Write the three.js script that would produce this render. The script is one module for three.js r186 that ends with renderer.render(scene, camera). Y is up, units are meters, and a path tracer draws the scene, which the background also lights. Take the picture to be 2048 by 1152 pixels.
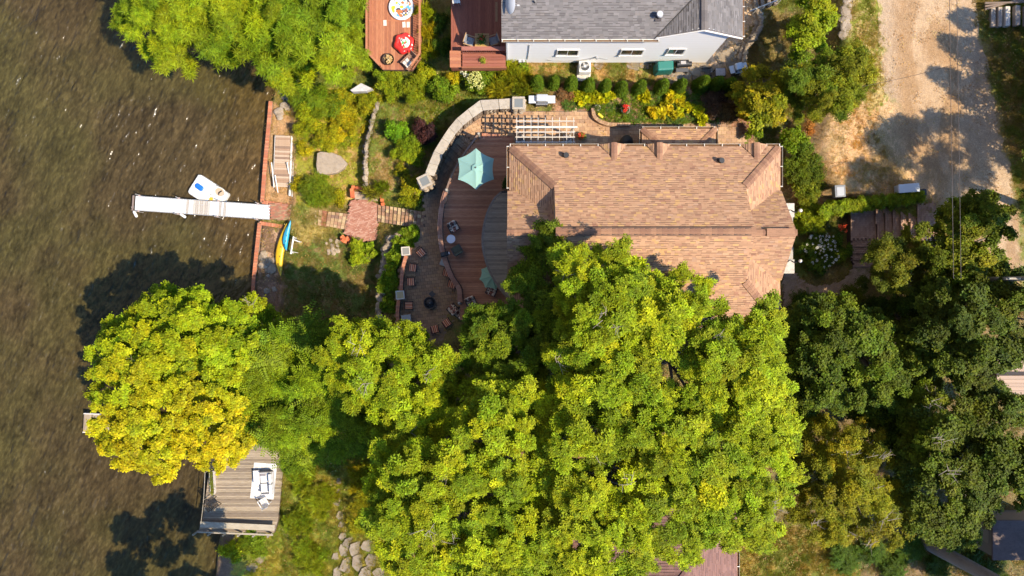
import * as THREE from 'three';
import { Sky } from 'three/addons/objects/Sky.js';
import { mergeGeometries } from 'three/addons/utils/BufferGeometryUtils.js';
import { RoundedBoxGeometry } from 'three/addons/geometries/RoundedBoxGeometry.js';

// ---------------------------------------------------------------- camera, sky, sun, exposure
const H = 50, F = 1365;                       // flying height above the lake in metres; focal length in photo pixels
const scene = new THREE.Scene();
const camera = new THREE.PerspectiveCamera(2 * Math.atan(576 / F) * 180 / Math.PI, 16 / 9, 0.5, 4000);
camera.position.set(0, H, 0); camera.up.set(0, 0, -1); camera.lookAt(0, 0, 0);
const SUN = new THREE.Vector3(0.71, 1, 0.32).normalize();
const sky = new Sky(); sky.name = 'sky'; sky.userData.kind = 'structure'; sky.scale.setScalar(3000);
sky.material.uniforms.sunPosition.value.copy(SUN); sky.material.uniforms.turbidity.value = 9; sky.material.uniforms.rayleigh.value = 0.9;
sky.material.uniforms.mieCoefficient.value = 0.004; scene.add(sky);
scene.environmentIntensity = 0.16;
const sun = new THREE.DirectionalLight(new THREE.Color().setRGB(1, 0.84, 0.6), 5);
sun.position.copy(SUN).multiplyScalar(90); sun.castShadow = true; sun.shadow.radius = 1;
Object.assign(sun.shadow.camera, { left: -50, right: 50, top: 50, bottom: -50, near: 1, far: 200 }); sun.shadow.mapSize.set(4096, 4096);
scene.add(sun); scene.add(sun.target);
const renderer = new THREE.WebGLRenderer({ antialias: true });
renderer.toneMapping = THREE.LinearToneMapping; renderer.toneMappingExposure = 1.7; renderer.shadowMap.enabled = true;

// ---------------------------------------------------------------- helpers
const V = (x, y, z) => new THREE.Vector3(x, y, z);
const W = (px, py, h = 0) => V((px - 1024) / F * (H - h), h, (py - 576) / F * (H - h));   // photo direction met at height h
const m2 = (h) => F / (H - h);                                                              // photo pixels per metre at height h
let seed = 12345;
const rnd = () => { seed |= 0; seed = seed + 0x6D2B79F5 | 0; let t = Math.imul(seed ^ seed >>> 15, 1 | seed); t = t + Math.imul(t ^ t >>> 7, 61 | t) ^ t; return ((t ^ t >>> 14) >>> 0) / 4294967296; };
const rr = (a, b) => a + (b - a) * rnd();
const lerp = (a, b, t) => a + (b - a) * t, clamp = (x, a = 0, b = 1) => Math.min(b, Math.max(a, x));
const sstep = (a, b, x) => { const t = clamp((x - a) / (b - a)); return t * t * (3 - 2 * t); };
const LAT = new Float32Array(65536); for (let i = 0; i < 65536; i++) LAT[i] = rnd();
function vn(x, y) {            // value noise 0..1
  const xi = Math.floor(x), yi = Math.floor(y); let fx = x - xi, fy = y - yi; fx = fx * fx * (3 - 2 * fx); fy = fy * fy * (3 - 2 * fy);
  const a = (xi & 255), b = ((xi + 1) & 255), c = (yi & 255) << 8, d = ((yi + 1) & 255) << 8;
  const p = LAT[a + c], q = LAT[b + c], r = LAT[a + d], s = LAT[b + d];
  return p + (q - p) * fx + (r - p + (p - q - r + s) * fx) * fy;
}
const fbm = (x, y, n = 4) => { let s = 0, a = 0.5, t = 0; for (let i = 0; i < n; i++) { s += a * vn(x, y); t += a; x = x * 2.03 + 17.1; y = y * 2.03 + 5.7; a *= 0.5; } return s / t; };
const mixc = (a, b, t) => [lerp(a[0], b[0], t), lerp(a[1], b[1], t), lerp(a[2], b[2], t)];
const C = (c) => Array.isArray(c) ? new THREE.Color().setRGB(c[0], c[1], c[2]) : new THREE.Color(c);
const mats = new Map();
function M(c, rough = 0.8, o = {}) {
  const k = JSON.stringify([c, rough, Object.keys(o).map(q => [q, o[q] && o[q].uuid || o[q]])]);
  if (!mats.has(k)) mats.set(k, new THREE.MeshStandardMaterial({ color: C(c), roughness: rough, side: THREE.DoubleSide, ...o }));
  return mats.get(k);
}
function tex(w, h, f, srgb = true, rep) {        // f(u, v) -> linear rgb 0..1
  const d = new Uint8Array(w * h * 4);
  const e = (x) => { x = clamp(x); return srgb ? (x <= 0.0031308 ? 12.92 * x : 1.055 * Math.pow(x, 1 / 2.4) - 0.055) * 255 : x * 255; };
  for (let j = 0; j < h; j++) for (let i = 0; i < w; i++) { const c = f((i + 0.5) / w, (j + 0.5) / h, i, j), k = (j * w + i) * 4; d[k] = e(c[0]); d[k + 1] = e(c[1]); d[k + 2] = e(c[2]); d[k + 3] = 255; }
  const t = new THREE.DataTexture(d, w, h); t.magFilter = THREE.LinearFilter; t.minFilter = THREE.LinearMipmapLinearFilter; t.generateMipmaps = true;
  if (srgb) t.colorSpace = THREE.SRGBColorSpace; t.wrapS = t.wrapT = THREE.RepeatWrapping; if (rep) t.repeat.set(rep[0], rep[1]); t.needsUpdate = true; return t;
}
// tileable grey grain used as colour modulation and relief on small things (uv in metres)
const perN = (x, y, p) => { const xi = Math.floor(x), yi = Math.floor(y); let fx = x - xi, fy = y - yi; fx = fx * fx * (3 - 2 * fx); fy = fy * fy * (3 - 2 * fy); const g = (a, b) => LAT[((a % p) + p) % p + 57 + ((((b % p) + p) % p) + 31 << 8)]; return lerp(lerp(g(xi, yi), g(xi + 1, yi), fx), lerp(g(xi, yi + 1), g(xi + 1, yi + 1), fx), fy); };
const grainT = tex(256, 256, (u, v) => { const n = 0.35 * perN(u * 8, v * 8, 8) + 0.3 * perN(u * 32, v * 32, 32) + 0.35 * perN(u * 128, v * 128, 128); const g = 0.55 + 0.75 * n; return [g, g, g]; }, false);
const woodT = tex(256, 256, (u, v) => { const n = 0.5 * perN(u * 4, v * 64, 64) + 0.3 * perN(u * 8, v * 128, 128) + 0.2 * perN(u * 128, v * 128, 128); const g = 0.5 + 0.8 * n; return [g, g * 0.99, g * 0.97]; }, false);
const grainB = tex(256, 256, (u, v) => { const n = 0.5 * perN(u * 32, v * 32, 32) + 0.5 * perN(u * 128, v * 128, 128); return [n, n, n]; }, false);
const taken = new Map();
function numbered(n) { const k = taken.get(n) || 0; taken.set(n, k + 1); return k ? `${n}_${String(k).padStart(3, '0')}` : n; }
function shadow(o) { o.castShadow = o.receiveShadow = true; return o; }
function thing(name, label, category, p = V(0, 0, 0), turn = 0, group) {
  const o = new THREE.Group(); o.name = numbered(name); o.position.copy(p); o.rotation.y = turn; o.userData = { label, category };
  if (group) o.userData.group = group; scene.add(o); return o;
}
function part(name, g, mat, parent, label) { const m = shadow(new THREE.Mesh(Array.isArray(g) ? merge(g) : g, mat)); m.name = name; if (label) m.userData.label = label; parent.add(m); return m; }
function single(name, g, mat, label, category, group) { const m = part(numbered(name), g, mat, scene); m.userData = { label, category }; if (group) m.userData.group = group; return m; }
function struct(name, g, mat) { const m = part(numbered(name), g, mat, scene); m.userData.kind = 'structure'; return m; }
function stuff(o) { o.userData.kind = 'stuff'; return o; }
function copyOf(o, p, turn, label) { const c = o.clone(); c.name = numbered(o.name.replace(/_\d{3}$/, '')); c.userData = { ...o.userData }; if (label) c.userData.label = label; if (p) c.position.copy(p); if (turn !== undefined) c.rotation.y = turn; scene.add(c); return c; }
function plain(g) { const n = g.index ? g.toNonIndexed() : g; for (const k of Object.keys(n.attributes)) if (!['position', 'normal', 'uv', 'color'].includes(k)) n.deleteAttribute(k); if (!n.attributes.normal) n.computeVertexNormals(); if (!n.attributes.uv) n.setAttribute('uv', new THREE.BufferAttribute(new Float32Array(n.attributes.position.count * 2), 2)); return n; }
function merge(l) { l = l.map(plain); if (l.some(g => g.attributes.color)) l.forEach(g => { if (!g.attributes.color) tint(g, [1, 1, 1]); }); return mergeGeometries(l, false); }
function tint(g, c) { const n = g.attributes.position.count, a = new Float32Array(n * 3); for (let i = 0; i < n; i++) { a[3 * i] = c[0]; a[3 * i + 1] = c[1]; a[3 * i + 2] = c[2]; } g.setAttribute('color', new THREE.BufferAttribute(a, 3)); return g; }
function metric(g) {          // uv in metres from position and normal
  g = plain(g); const p = g.attributes.position, n = g.attributes.normal, u = g.attributes.uv;
  for (let i = 0; i < p.count; i++) { const ax = Math.abs(n.getX(i)), ay = Math.abs(n.getY(i)), az = Math.abs(n.getZ(i)); if (ay >= ax && ay >= az) u.setXY(i, p.getX(i), p.getZ(i)); else if (ax > az) u.setXY(i, p.getZ(i), p.getY(i)); else u.setXY(i, p.getX(i), p.getY(i)); }
  return g;
}
const box = (w, h, d, x = 0, y = 0, z = 0, ry = 0) => { const g = new THREE.BoxGeometry(w, h, d); if (ry) g.rotateY(ry); g.translate(x, y, z); return g; };
const rbox = (w, h, d, r, x = 0, y = 0, z = 0, ry = 0, s = 2) => { const g = new RoundedBoxGeometry(w, h, d, s, r); if (ry) g.rotateY(ry); g.translate(x, y, z); return g; };
const cyl = (r1, r2, h, x = 0, y = 0, z = 0, n = 16) => { const g = new THREE.CylinderGeometry(r1, r2, h, n); g.translate(x, y, z); return g; };
function rod(a, b, r1, r2 = r1, n = 7) { const d = b.clone().sub(a), l = d.length(), g = new THREE.CylinderGeometry(r2, r1, l, n, 1); g.translate(0, l / 2, 0); g.applyQuaternion(new THREE.Quaternion().setFromUnitVectors(V(0, 1, 0), d.normalize())); g.translate(a.x, a.y, a.z); return g; }
function tube(pts, r, n = 6, seg) { return new THREE.TubeGeometry(new THREE.CatmullRomCurve3(pts), seg || pts.length * 5, r, n, false); }
function prism(pts, y0, y1, bevel = 0) {      // pts: world [x,z] or Vector3
  const s = new THREE.Shape(pts.map(p => p.isVector3 ? new THREE.Vector2(p.x, -p.z) : new THREE.Vector2(p[0], -p[1])));
  const g = new THREE.ExtrudeGeometry(s, { depth: y1 - y0 - 2 * bevel, bevelEnabled: bevel > 0, bevelThickness: bevel, bevelSize: bevel, bevelOffset: -bevel, bevelSegments: 2, steps: 1 });
  g.rotateX(-Math.PI / 2); g.translate(0, y0 + bevel, 0); return metric(g);
}
const P = (l, h) => l.map(p => W(p[0], p[1], h));
const pprism = (l, h, y0, bevel) => prism(P(l, h), y0, h, bevel);
function inside(p, poly) { let c = false; for (let i = 0, j = poly.length - 1; i < poly.length; j = i++) { const a = poly[i], b = poly[j]; if ((a[1] > p[1]) !== (b[1] > p[1]) && p[0] < (b[0] - a[0]) * (p[1] - a[1]) / (b[1] - a[1]) + a[0]) c = !c; } return c; }
function sdist(p, poly) { let d = 1e9; for (let i = 0, j = poly.length - 1; i < poly.length; j = i++) { const a = poly[i], b = poly[j], ex = b[0] - a[0], ey = b[1] - a[1], t = clamp(((p[0] - a[0]) * ex + (p[1] - a[1]) * ey) / (ex * ex + ey * ey + 1e-9)); d = Math.min(d, Math.hypot(p[0] - a[0] - t * ex, p[1] - a[1] - t * ey)); } return inside(p, poly) ? d : -d; }
const bounds = (poly) => [Math.min(...poly.map(p => p[0])), Math.min(...poly.map(p => p[1])), Math.max(...poly.map(p => p[0])), Math.max(...poly.map(p => p[1]))];
function clipPoly(sub, lo, hi, ax) {          // clip polygon (array of [x,y]) to lo<=coord<=hi
  const half = (l, v, s) => { const o = []; for (let i = 0; i < l.length; i++) { const a = l[i], b = l[(i + 1) % l.length], da = s * (a[ax] - v), db = s * (b[ax] - v); if (da >= 0) o.push(a); if (da * db < 0) { const t = da / (da - db); o.push([lerp(a[0], b[0], t), lerp(a[1], b[1], t)]); } } return o; };
  return half(half(sub, lo, 1), hi, -1);
}
function polyAlong(pts, n) { const c = new THREE.CatmullRomCurve3(pts, false, 'centripetal'); return c.getSpacedPoints(n); }
// a band of rectangular section swept level along a line of points
function band(pts, w, y0, y1, n) {
  const q = n ? polyAlong(pts, n) : pts, L = [], R = [];
  q.forEach((p, i) => { const a = q[Math.max(0, i - 1)], b = q[Math.min(q.length - 1, i + 1)], dx = b.x - a.x, dz = b.z - a.z, l = Math.hypot(dx, dz) || 1; L.push([p.x - dz / l * w / 2, p.z + dx / l * w / 2]); R.push([p.x + dz / l * w / 2, p.z - dx / l * w / 2]); });
  return prism([...L, ...R.reverse()], y0, y1);
}
function stoneGeo(r, flat = 0.7, s = 1) { const g = new THREE.IcosahedronGeometry(1, s), p = g.attributes.position, k = rr(0, 99), sx = rr(0.8, 1.25), sz = rr(0.8, 1.25); for (let i = 0; i < p.count; i++) { const x = p.getX(i), y = p.getY(i), z = p.getZ(i), n = 0.75 + 0.5 * vn(x * 1.7 + k, y * 1.7 + z * 2.3 + k); p.setXYZ(i, x * n * r * sx, y * n * r * flat, z * n * r * sz); } g.computeVertexNormals(); return g; }
const stoneV = [...Array(8)].map(() => stoneGeo(1, 0.7));
const stoneM = [[0.29, 0.225, 0.16], [0.34, 0.27, 0.2], [0.23, 0.18, 0.13], [0.38, 0.3, 0.215]].map(c => M(c, 0.9, { map: grainT, bumpMap: grainB, bumpScale: 0.01 }));
function stone(parent, name, p, r, flat = 1) { const m = part(name, stoneV[Math.floor(rnd() * 8)], stoneM[Math.floor(rnd() * 4)], parent); m.position.copy(p); m.scale.set(r * rr(0.85, 1.15), r * flat, r * rr(0.85, 1.15)); m.rotation.y = rr(0, 6.3); return m; }

function flag(parent, px, py, r) { const p = onG(px, py), n = 6 + Math.floor(rnd() * 3), a0 = rr(0, 6), pts = [...Array(n)].map((_, i) => { const a = a0 - i / n * 6.283 + rr(-0.25, 0.25), q = r * rr(0.75, 1.15); return [Math.cos(a) * q, Math.sin(a) * q]; }), m = part('flagstone', prism(pts, -0.1, 0.05, 0.012), flagM[Math.floor(rnd() * 3)], parent); m.position.copy(p); return m; }
const flagM = [[0.25, 0.2, 0.145], [0.22, 0.175, 0.13], [0.28, 0.225, 0.165]].map(c => M(c, 0.95, { map: grainT, bumpMap: grainB, bumpScale: 0.012 }));

// ---------------------------------------------------------------- levels (m above the lake)
const LP = 5.0, LL = 3.0, LR = 6.6, LB = 7.6, LAKE = 0;
// terrain: bank lines running down the photograph, each with (px, h) at chosen rows
const ROWS = [-260, -60, 140, 205, 300, 380, 402, 460, 476, 560, 680, 820, 950, 1090, 1260, 1500];
const BANK = [
  [[650, 650, 560, 541, 531, 525, 525, 520, 520, 508, 505, 490, 470, 432, 420, 420], [-1.2, -1.2, -1.2, -1.2, -1.2, -1.2, -1.2, -1.2, -1.2, -1.2, -1.2, -1.2, -1.2, -1.2, -1.2, -1.2]],
  [[653, 653, 564, 545, 535, 529, 529, 524, 524, 512, 509, 494, 474, 438, 426, 426], [0.5, 0.5, 0.5, 0.5, 0.5, 0.5, 0.5, 0.5, 0.5, 0.5, 0.5, 0.5, 0.5, 0.5, 0.5, 0.5]],
  [[670, 670, 590, 582, 583, 582, 582, 574, 574, 562, 548, 545, 560, 570, 570, 570], [0.6, 0.6, 0.6, 0.6, 0.6, 0.6, 0.6, 0.6, 0.6, 0.6, 0.6, 0.6, 0.6, 0.6, 0.6, 0.6]],
  [[674, 674, 594, 586, 587, 586, 586, 578, 578, 566, 552, 549, 564, 574, 574, 574], [0.95, 0.95, 0.95, 0.95, 0.95, 0.95, 0.95, 0.95, 0.95, 0.95, 0.95, 0.95, 0.95, 0.95, 0.95, 0.95]],
  [[725, 725, 750, 755, 733, 727, 738, 748, 752, 754, 755, 700, 680, 670, 670, 670], [2.3, 2.3, 1.8, 1.7, 1.6, 1.45, 1.35, 1.3, 1.3, 1.3, 1.5, 1.6, 1.6, 1.6, 1.6, 1.6]],
  [[729, 729, 754, 760, 738, 732, 756, 756, 772, 772, 772, 760, 740, 730, 730, 730], [2.6, 2.6, 2.5, 2.5, 2.5, 2.3, 1.4, 1.4, 2.3, 2.6, 2.6, 2.2, 2.2, 2.2, 2.2, 2.2]],
  [[850, 850, 860, 862, 850, 830, 853, 853, 815, 800, 800, 850, 880, 900, 900, 900], [3.6, 3.6, 3.5, 3.3, 2.9, 2.85, 2.85, 2.85, 2.85, 2.9, 2.9, 3.0, 3.2, 3.4, 3.4, 3.4]],
  [[905, 905, 960, 1010, 1030, 1034, 1034, 1034, 1034, 1034, 1034, 1034, 1010, 1000, 1000, 1000], [5.0, 5.0, 4.8, 4.6, 3.0, 2.9, 2.9, 2.9, 2.9, 2.9, 3.2, 3.8, 4.0, 4.0, 4.0, 4.0]],
  [[915, 915, 1000, 1040, 1040, 1042, 1042, 1042, 1042, 1042, 1042, 1060, 1030, 1020, 1020, 1020], [5.1, 5.1, 5.0, 4.93, 4.93, 4.93, 4.93, 4.93, 4.93, 4.93, 4.93, 4.6, 4.4, 4.3, 4.3, 4.3]],
  [[1660, 1660, 1640, 1600, 1570, 1600, 1700, 1740, 1740, 1740, 1640, 1620, 1600, 1560, 1560, 1560], [5.2, 5.2, 5.1, 5.0, 5.0, 5.0, 4.93, 4.93, 4.93, 4.93, 4.9, 4.8, 4.6, 4.5, 4.5, 4.5]],
  [[1690, 1690, 1690, 1660, 1650, 1688, 1790, 1860, 1860, 1880, 1850, 1850, 1850, 1850, 1850, 1850], [6.6, 6.6, 6.6, 6.6, 6.6, 6.6, 6.57, 6.45, 6.45, 6.4, 6.2, 6.0, 5.8, 5.6, 5.6, 5.6]],
  [[2300, 2300, 2300, 2300, 2300, 2300, 2300, 2300, 2300, 2300, 2300, 2300, 2300, 2300, 2300, 2300], [6.62, 6.62, 6.62, 6.62, 6.62, 6.62, 6.62, 6.62, 6.7, 6.6, 6.5, 6.4, 6.2, 6.0, 6.0, 6.0]],
].map(([px, h]) => ROWS.map((y, i) => W(px[i], y, h[i])));
const atZ = (line, z) => { if (z <= line[0].z) return line[0]; for (let i = 1; i < line.length; i++) if (z <= line[i].z) { const t = (z - line[i - 1].z) / (line[i].z - line[i - 1].z); return { x: lerp(line[i - 1].x, line[i].x, t), y: lerp(line[i - 1].y, line[i].y, t) }; } return line[line.length - 1]; };
function G0(x, z) {
  let p = null;
  for (const l of BANK) { const q = atZ(l, z); if (x <= q.x) { if (!p) return -1.2; const t = (x - p.x) / Math.max(1e-4, q.x - p.x); return lerp(p.y, q.y, t); } p = q; }
  return p.y;
}
function G(x, z) { const h = G0(x, z); return h > 0.2 && h < 4.8 ? h + 0.07 * (fbm(x * 0.7, z * 0.7, 3) - 0.5) : h; }
function onG(px, py) { let h = 3; for (let i = 0; i < 14; i++) { const p = W(px, py, h); h = lerp(h, G(p.x, p.z), 0.6); } const p = W(px, py, h); p.y = G(p.x, p.z); return p; }
const toPx = (x, y, z) => [x * F / (H - y) + 1024, z * F / (H - y) + 576];

// ---------------------------------------------------------------- what the ground is made of
const REG = [
  { p: [[565, 170], [770, 170], [760, 400], [590, 410]], f: (n, k) => mixc([0.5, 0.31, 0.1], [0.29, 0.27, 0.026], sstep(0.4, 0.62, n)), e: 14, g: 0.4 },
  { p: [[754, 190], [900, 190], [860, 300], [850, 400], [728, 402], [732, 300]], f: (n) => mixc([0.36, 0.24, 0.1], [0.2, 0.23, 0.035], sstep(0.38, 0.55, n)), e: 12, g: 0.75 },
  { p: [[770, 150], [1000, 140], [1010, 190], [950, 205], [890, 250], [860, 300], [815, 240], [770, 200]], f: (n) => mixc([0.27, 0.24, 0.04], [0.17, 0.22, 0.03], sstep(0.35, 0.6, n)), e: 12, g: 0.97 },
  { p: [[538, 198], [586, 236], [592, 410], [520, 406]], f: (n) => mixc([0.468, 0.26, 0.117], [0.351, 0.221, 0.104], n), e: 6, g: 0.12 },
  { p: [[560, 440], [700, 446], [775, 470], [770, 680], [540, 700]], f: (n, k) => mixc([0.247, 0.169, 0.065], [0.13, 0.169, 0.033], sstep(0.36, 0.6, n)), e: 8, g: 0.9 },
  { p: [[582, 446], [690, 450], [640, 482], [596, 486]], f: (n) => mixc([0.429, 0.312, 0.104], [0.338, 0.26, 0.078], n), e: 14, g: 0.6 },
  { p: [[516, 446], [578, 452], [566, 560], [546, 690], [500, 690]], f: (n) => mixc([0.195, 0.117, 0.072], [0.39, 0.247, 0.156], sstep(0.45, 0.75, n)), e: 6, g: 0.2 },
  { p: [[540, 560], [572, 560], [560, 690], [530, 690]], f: (n) => mixc([0.234, 0.143, 0.091], [0.325, 0.195, 0.13], n), e: 8, g: 0.15 },
  { p: [[1012, 110], [1490, 118], [1500, 170], [1012, 165]], f: (n) => mixc([0.468, 0.286, 0.104], [0.195, 0.195, 0.033], sstep(0.38, 0.6, n)), e: 8, g: 0.7 },
  { p: [[1310, 110], [1500, 60], [1530, 0], [1490, -60], [1440, 40], [1500, 150], [1310, 165]], f: (n) => mixc([0.546, 0.351, 0.195], [0.39, 0.26, 0.143], n), e: 12, g: 0.15 },
  { p: [[1490, -60], [1560, -60], [1520, 60], [1440, 150], [1410, 110]], f: (n) => mixc([0.65, 0.455, 0.299], [0.52, 0.351, 0.208], n), e: 12, g: 0.05 },
  { p: [[1500, 60], [1560, 20], [1670, 30], [1680, 100], [1560, 180], [1490, 160]], f: (n) => mixc([0.26, 0.169, 0.078], [0.169, 0.143, 0.039], n), e: 14, g: 0.7 },
  { p: [[1108, 168], [1510, 168], [1510, 300], [1450, 250], [1190, 250], [1100, 225]], f: (n) => mixc([0.26, 0.13, 0.078], [0.39, 0.208, 0.117], n), e: 8, g: 0.15 },
  { p: [[1560, 240], [1660, 225], [1770, 190], [1850, 240], [1900, 400], [1560, 420]], f: (n) => mixc([0.598, 0.377, 0.195], [0.39, 0.26, 0.117], sstep(0.35, 0.7, n)), e: 25, g: 0.35 },
  { p: [[1690, -80], [1770, -80], [1772, 200], [1740, 230], [1690, 60]], f: (n) => mixc([0.468, 0.351, 0.143], [0.221, 0.234, 0.033], sstep(0.4, 0.6, n)), e: 10, g: 0.7 },
  { p: [[1950, -80], [2300, -80], [2300, 600], [2060, 560], [2030, 350], [1985, 160]], f: (n) => mixc([0.221, 0.156, 0.052], [0.13, 0.169, 0.026], sstep(0.4, 0.6, n)), e: 8, g: 0.85 },
  { p: [[1560, 560], [1900, 560], [2300, 620], [2300, 1400], [1720, 1400], [1560, 900]], f: (n) => mixc([0.26, 0.17, 0.09], [0.17, 0.15, 0.05], n), e: 30, g: 0.3 },
  { p: [[560, 900], [800, 880], [800, 1400], [430, 1400], [440, 1060]], f: (n) => mixc([0.325, 0.26, 0.039], [0.195, 0.234, 0.026], sstep(0.35, 0.6, n)), e: 16, g: 0.95 },
  { p: [[440, 1065], [470, 1060], [455, 1400], [380, 1400]], f: (n) => mixc([0.26, 0.169, 0.104], [0.13, 0.091, 0.065], n), e: 14, g: 0.1 },
  { p: [[700, 690], [1600, 650], [1600, 1400], [830, 1400]], f: (n) => mixc([0.27, 0.17, 0.09], [0.18, 0.17, 0.05], n), e: 20, g: 0.3 },
  { p: [[1475, 1040], [1720, 1060], [1720, 1400], [1475, 1400]], f: (n) => mixc([0.312, 0.221, 0.052], [0.169, 0.182, 0.026], sstep(0.4, 0.6, n)), e: 10, g: 0.95 },
].map(r => ({ ...r, b: bounds(r.p) }));
const ROAD = [[1748, -200], [1750, 0], [1758, 90], [1768, 190], [1752, 230], [1748, 262], [1775, 300], [1800, 350], [1850, 395], [1870, 430], [2100, 620], [2160, 640], [2058, 520], [2042, 440], [2026, 330], [2006, 250], [1986, 170], [1968, 90], [1952, 0], [1948, -200]];
function groundAt(px, py) {     // [r,g,b,grass]
  const n1 = fbm(px * 0.03, py * 0.03, 4), n2 = fbm(px * 0.11 + 40, py * 0.11, 3), n3 = vn(px * 0.55, py * 0.55), n4 = vn(px * 1.1 + 9, py * 1.1);
  let c = mixc([0.27, 0.2, 0.065], [0.16, 0.18, 0.03], sstep(0.4, 0.6, n1)), g = 0.8;
  for (const r of REG) {
    if (px < r.b[0] - 30 || px > r.b[2] + 30 || py < r.b[1] - 30 || py > r.b[3] + 30) continue;
    const d = sdist([px, py], r.p) + (n2 - 0.5) * 2.4 * r.e, t = sstep(-r.e * 0.35, r.e * 0.35, d);
    if (t > 0) { const n = clamp(0.5 + (n1 - 0.5) * 0.9 + (n2 - 0.5) * 1.1 + (n3 - 0.5) * 0.35); c = mixc(c, r.f(n), t); g = lerp(g, r.g, t); }
  }
  const k = 0.42 + 0.6 * n3 + 0.56 * n4; return [c[0] * k, c[1] * k, c[2] * k, g];
}
const k0 = (px, py) => 0.42 + 0.6 * vn(px * 0.55, py * 0.55) + 0.56 * vn(px * 1.1 + 9, py * 1.1);
function roadAt(px, py) {
  const n1 = fbm(px * 0.03, py * 0.012 + 9, 4), n2 = fbm(px * 0.15, py * 0.1, 3), n3 = vn(px * 0.7, py * 0.7), n4 = vn(px * 1.4 + 3, py * 1.4);
  const side = px - (py < 230 ? lerp(1752, 1764, py / 230) : py < 262 ? 1750 : lerp(1750, 1870, clamp((py - 262) / 170))), w = 200, u = side / w;
  let c = mixc([0.43, 0.3, 0.185], [0.34, 0.215, 0.115], sstep(0.42, 0.62, n1 + 0.12 * (Math.exp(-Math.pow((u - 0.32) / 0.09, 2)) + Math.exp(-Math.pow((u - 0.7) / 0.09, 2)) - 0.4)));
  c = mixc(c, [0.44, 0.345, 0.25], 0.55 * sstep(0.25, 0.08, u) + 0.3 * sstep(0.8, 0.95, u));
  const k = 0.55 + 0.3 * n2 + 0.3 * n3 + 0.42 * n4 * n4; { const edge = side + 46 * (fbm(px * 0.05 + 3, py * 0.05, 3) - 0.5), bw = 10 + 55 * sstep(170, 240, py), right = lerp(1952, 2045, clamp(py / 440)) - px, t = Math.max(sstep(bw, -4, edge), sstep(12, -2, right + 26 * (fbm(px * 0.07, py * 0.07 + 9, 3) - 0.5))); if (t > 0) { const g = groundAt(px, py); c = mixc(c, [g[0] / k0(px, py), g[1] / k0(px, py), g[2] / k0(px, py)], t * 0.9); } }
  const sp = n4 > 0.86 && n3 > 0.45 ? 1.2 : 1; return [c[0] * k * sp, c[1] * k * sp, c[2] * k * sp];
}
{ // the ground sheet: fine cells round the houses, coarse ones out to the horizon
  const xs = [], zs = [], X0 = -22, X1 = 42, Z0 = -25, Z1 = 25;
  for (const a of [-900, -300, -120, -70, -45, -32]) xs.push(a); for (let x = X0; x <= X1 + 1e-6; x += 0.2) xs.push(x); for (const a of [50, 70, 120, 300, 900]) xs.push(a);
  for (const a of [-900, -300, -120, -70, -45, -32]) zs.push(a); for (let z = Z0; z <= Z1 + 1e-6; z += 0.2) zs.push(z); for (const a of [32, 45, 70, 120, 300, 900]) zs.push(a);
  const pos = [], uv = [], idx = [], nx = xs.length;
  for (const z of zs) for (const x of xs) { pos.push(x, G(x, z), z); uv.push((x + 40) / 82, (z + 23) / 46); }
  for (let j = 0; j < zs.length - 1; j++) for (let i = 0; i < nx - 1; i++) { const a = j * nx + i; idx.push(a, a + nx, a + 1, a + 1, a + nx, a + nx + 1); }
  const g = new THREE.BufferGeometry(); g.setAttribute('position', new THREE.Float32BufferAttribute(pos, 3)); g.setAttribute('uv', new THREE.Float32BufferAttribute(uv, 2)); g.setIndex(idx); g.computeVertexNormals();
  const t = tex(2048, 1150, (u, v) => { const x = u * 82 - 40, z = v * 46 - 23, p = toPx(x, G0(x, z), z); return groundAt(p[0], p[1]); });
  const bt = grainB.clone(); bt.repeat.set(90, 50); bt.needsUpdate = true;
  struct('ground', g, new THREE.MeshStandardMaterial({ map: t, roughness: 1, bumpMap: bt, bumpScale: 0.03 }));
  // gravel road
  const rw = P(ROAD, LR).map((p, i) => { const k = 0.15 * Math.sin(i * 2.1); return [p.x + k, p.z]; }), edge = [];
  for (let i = 0; i < rw.length; i++) { const a = rw[i], b = rw[(i + 1) % rw.length], n = Math.max(1, Math.round(Math.hypot(a[0] - b[0], a[1] - b[1]) / 0.35)); for (let k = 0; k < n; k++) edge.push([lerp(a[0], b[0], k / n) + 0.35 * (fbm(k * 0.6 + i * 7, i * 3.3, 2) - 0.5), lerp(a[1], b[1], k / n) + 0.3 * (fbm(k * 0.6 + i * 5, i * 1.3 + 50, 2) - 0.5)]); }
  const rg = prism(edge, LR - 0.3, LR + 0.02), q = rg.attributes.uv, pp = rg.attributes.position, b = bounds(edge);
  for (let i = 0; i < q.count; i++) q.setXY(i, (pp.getX(i) - b[0]) / (b[2] - b[0]), (pp.getZ(i) - b[1]) / (b[3] - b[1]));
  const rt = tex(700, 1500, (u, v) => { const p = toPx(lerp(b[0], b[2], u), LR, lerp(b[1], b[3], v)); return roadAt(p[0], p[1]); });
  const rb = grainB.clone(); rb.repeat.set(12, 24); rb.needsUpdate = true;
  struct('gravel_road', rg, new THREE.MeshStandardMaterial({ map: rt, roughness: 1, bumpMap: rb, bumpScale: 0.025 }));
}
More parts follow.
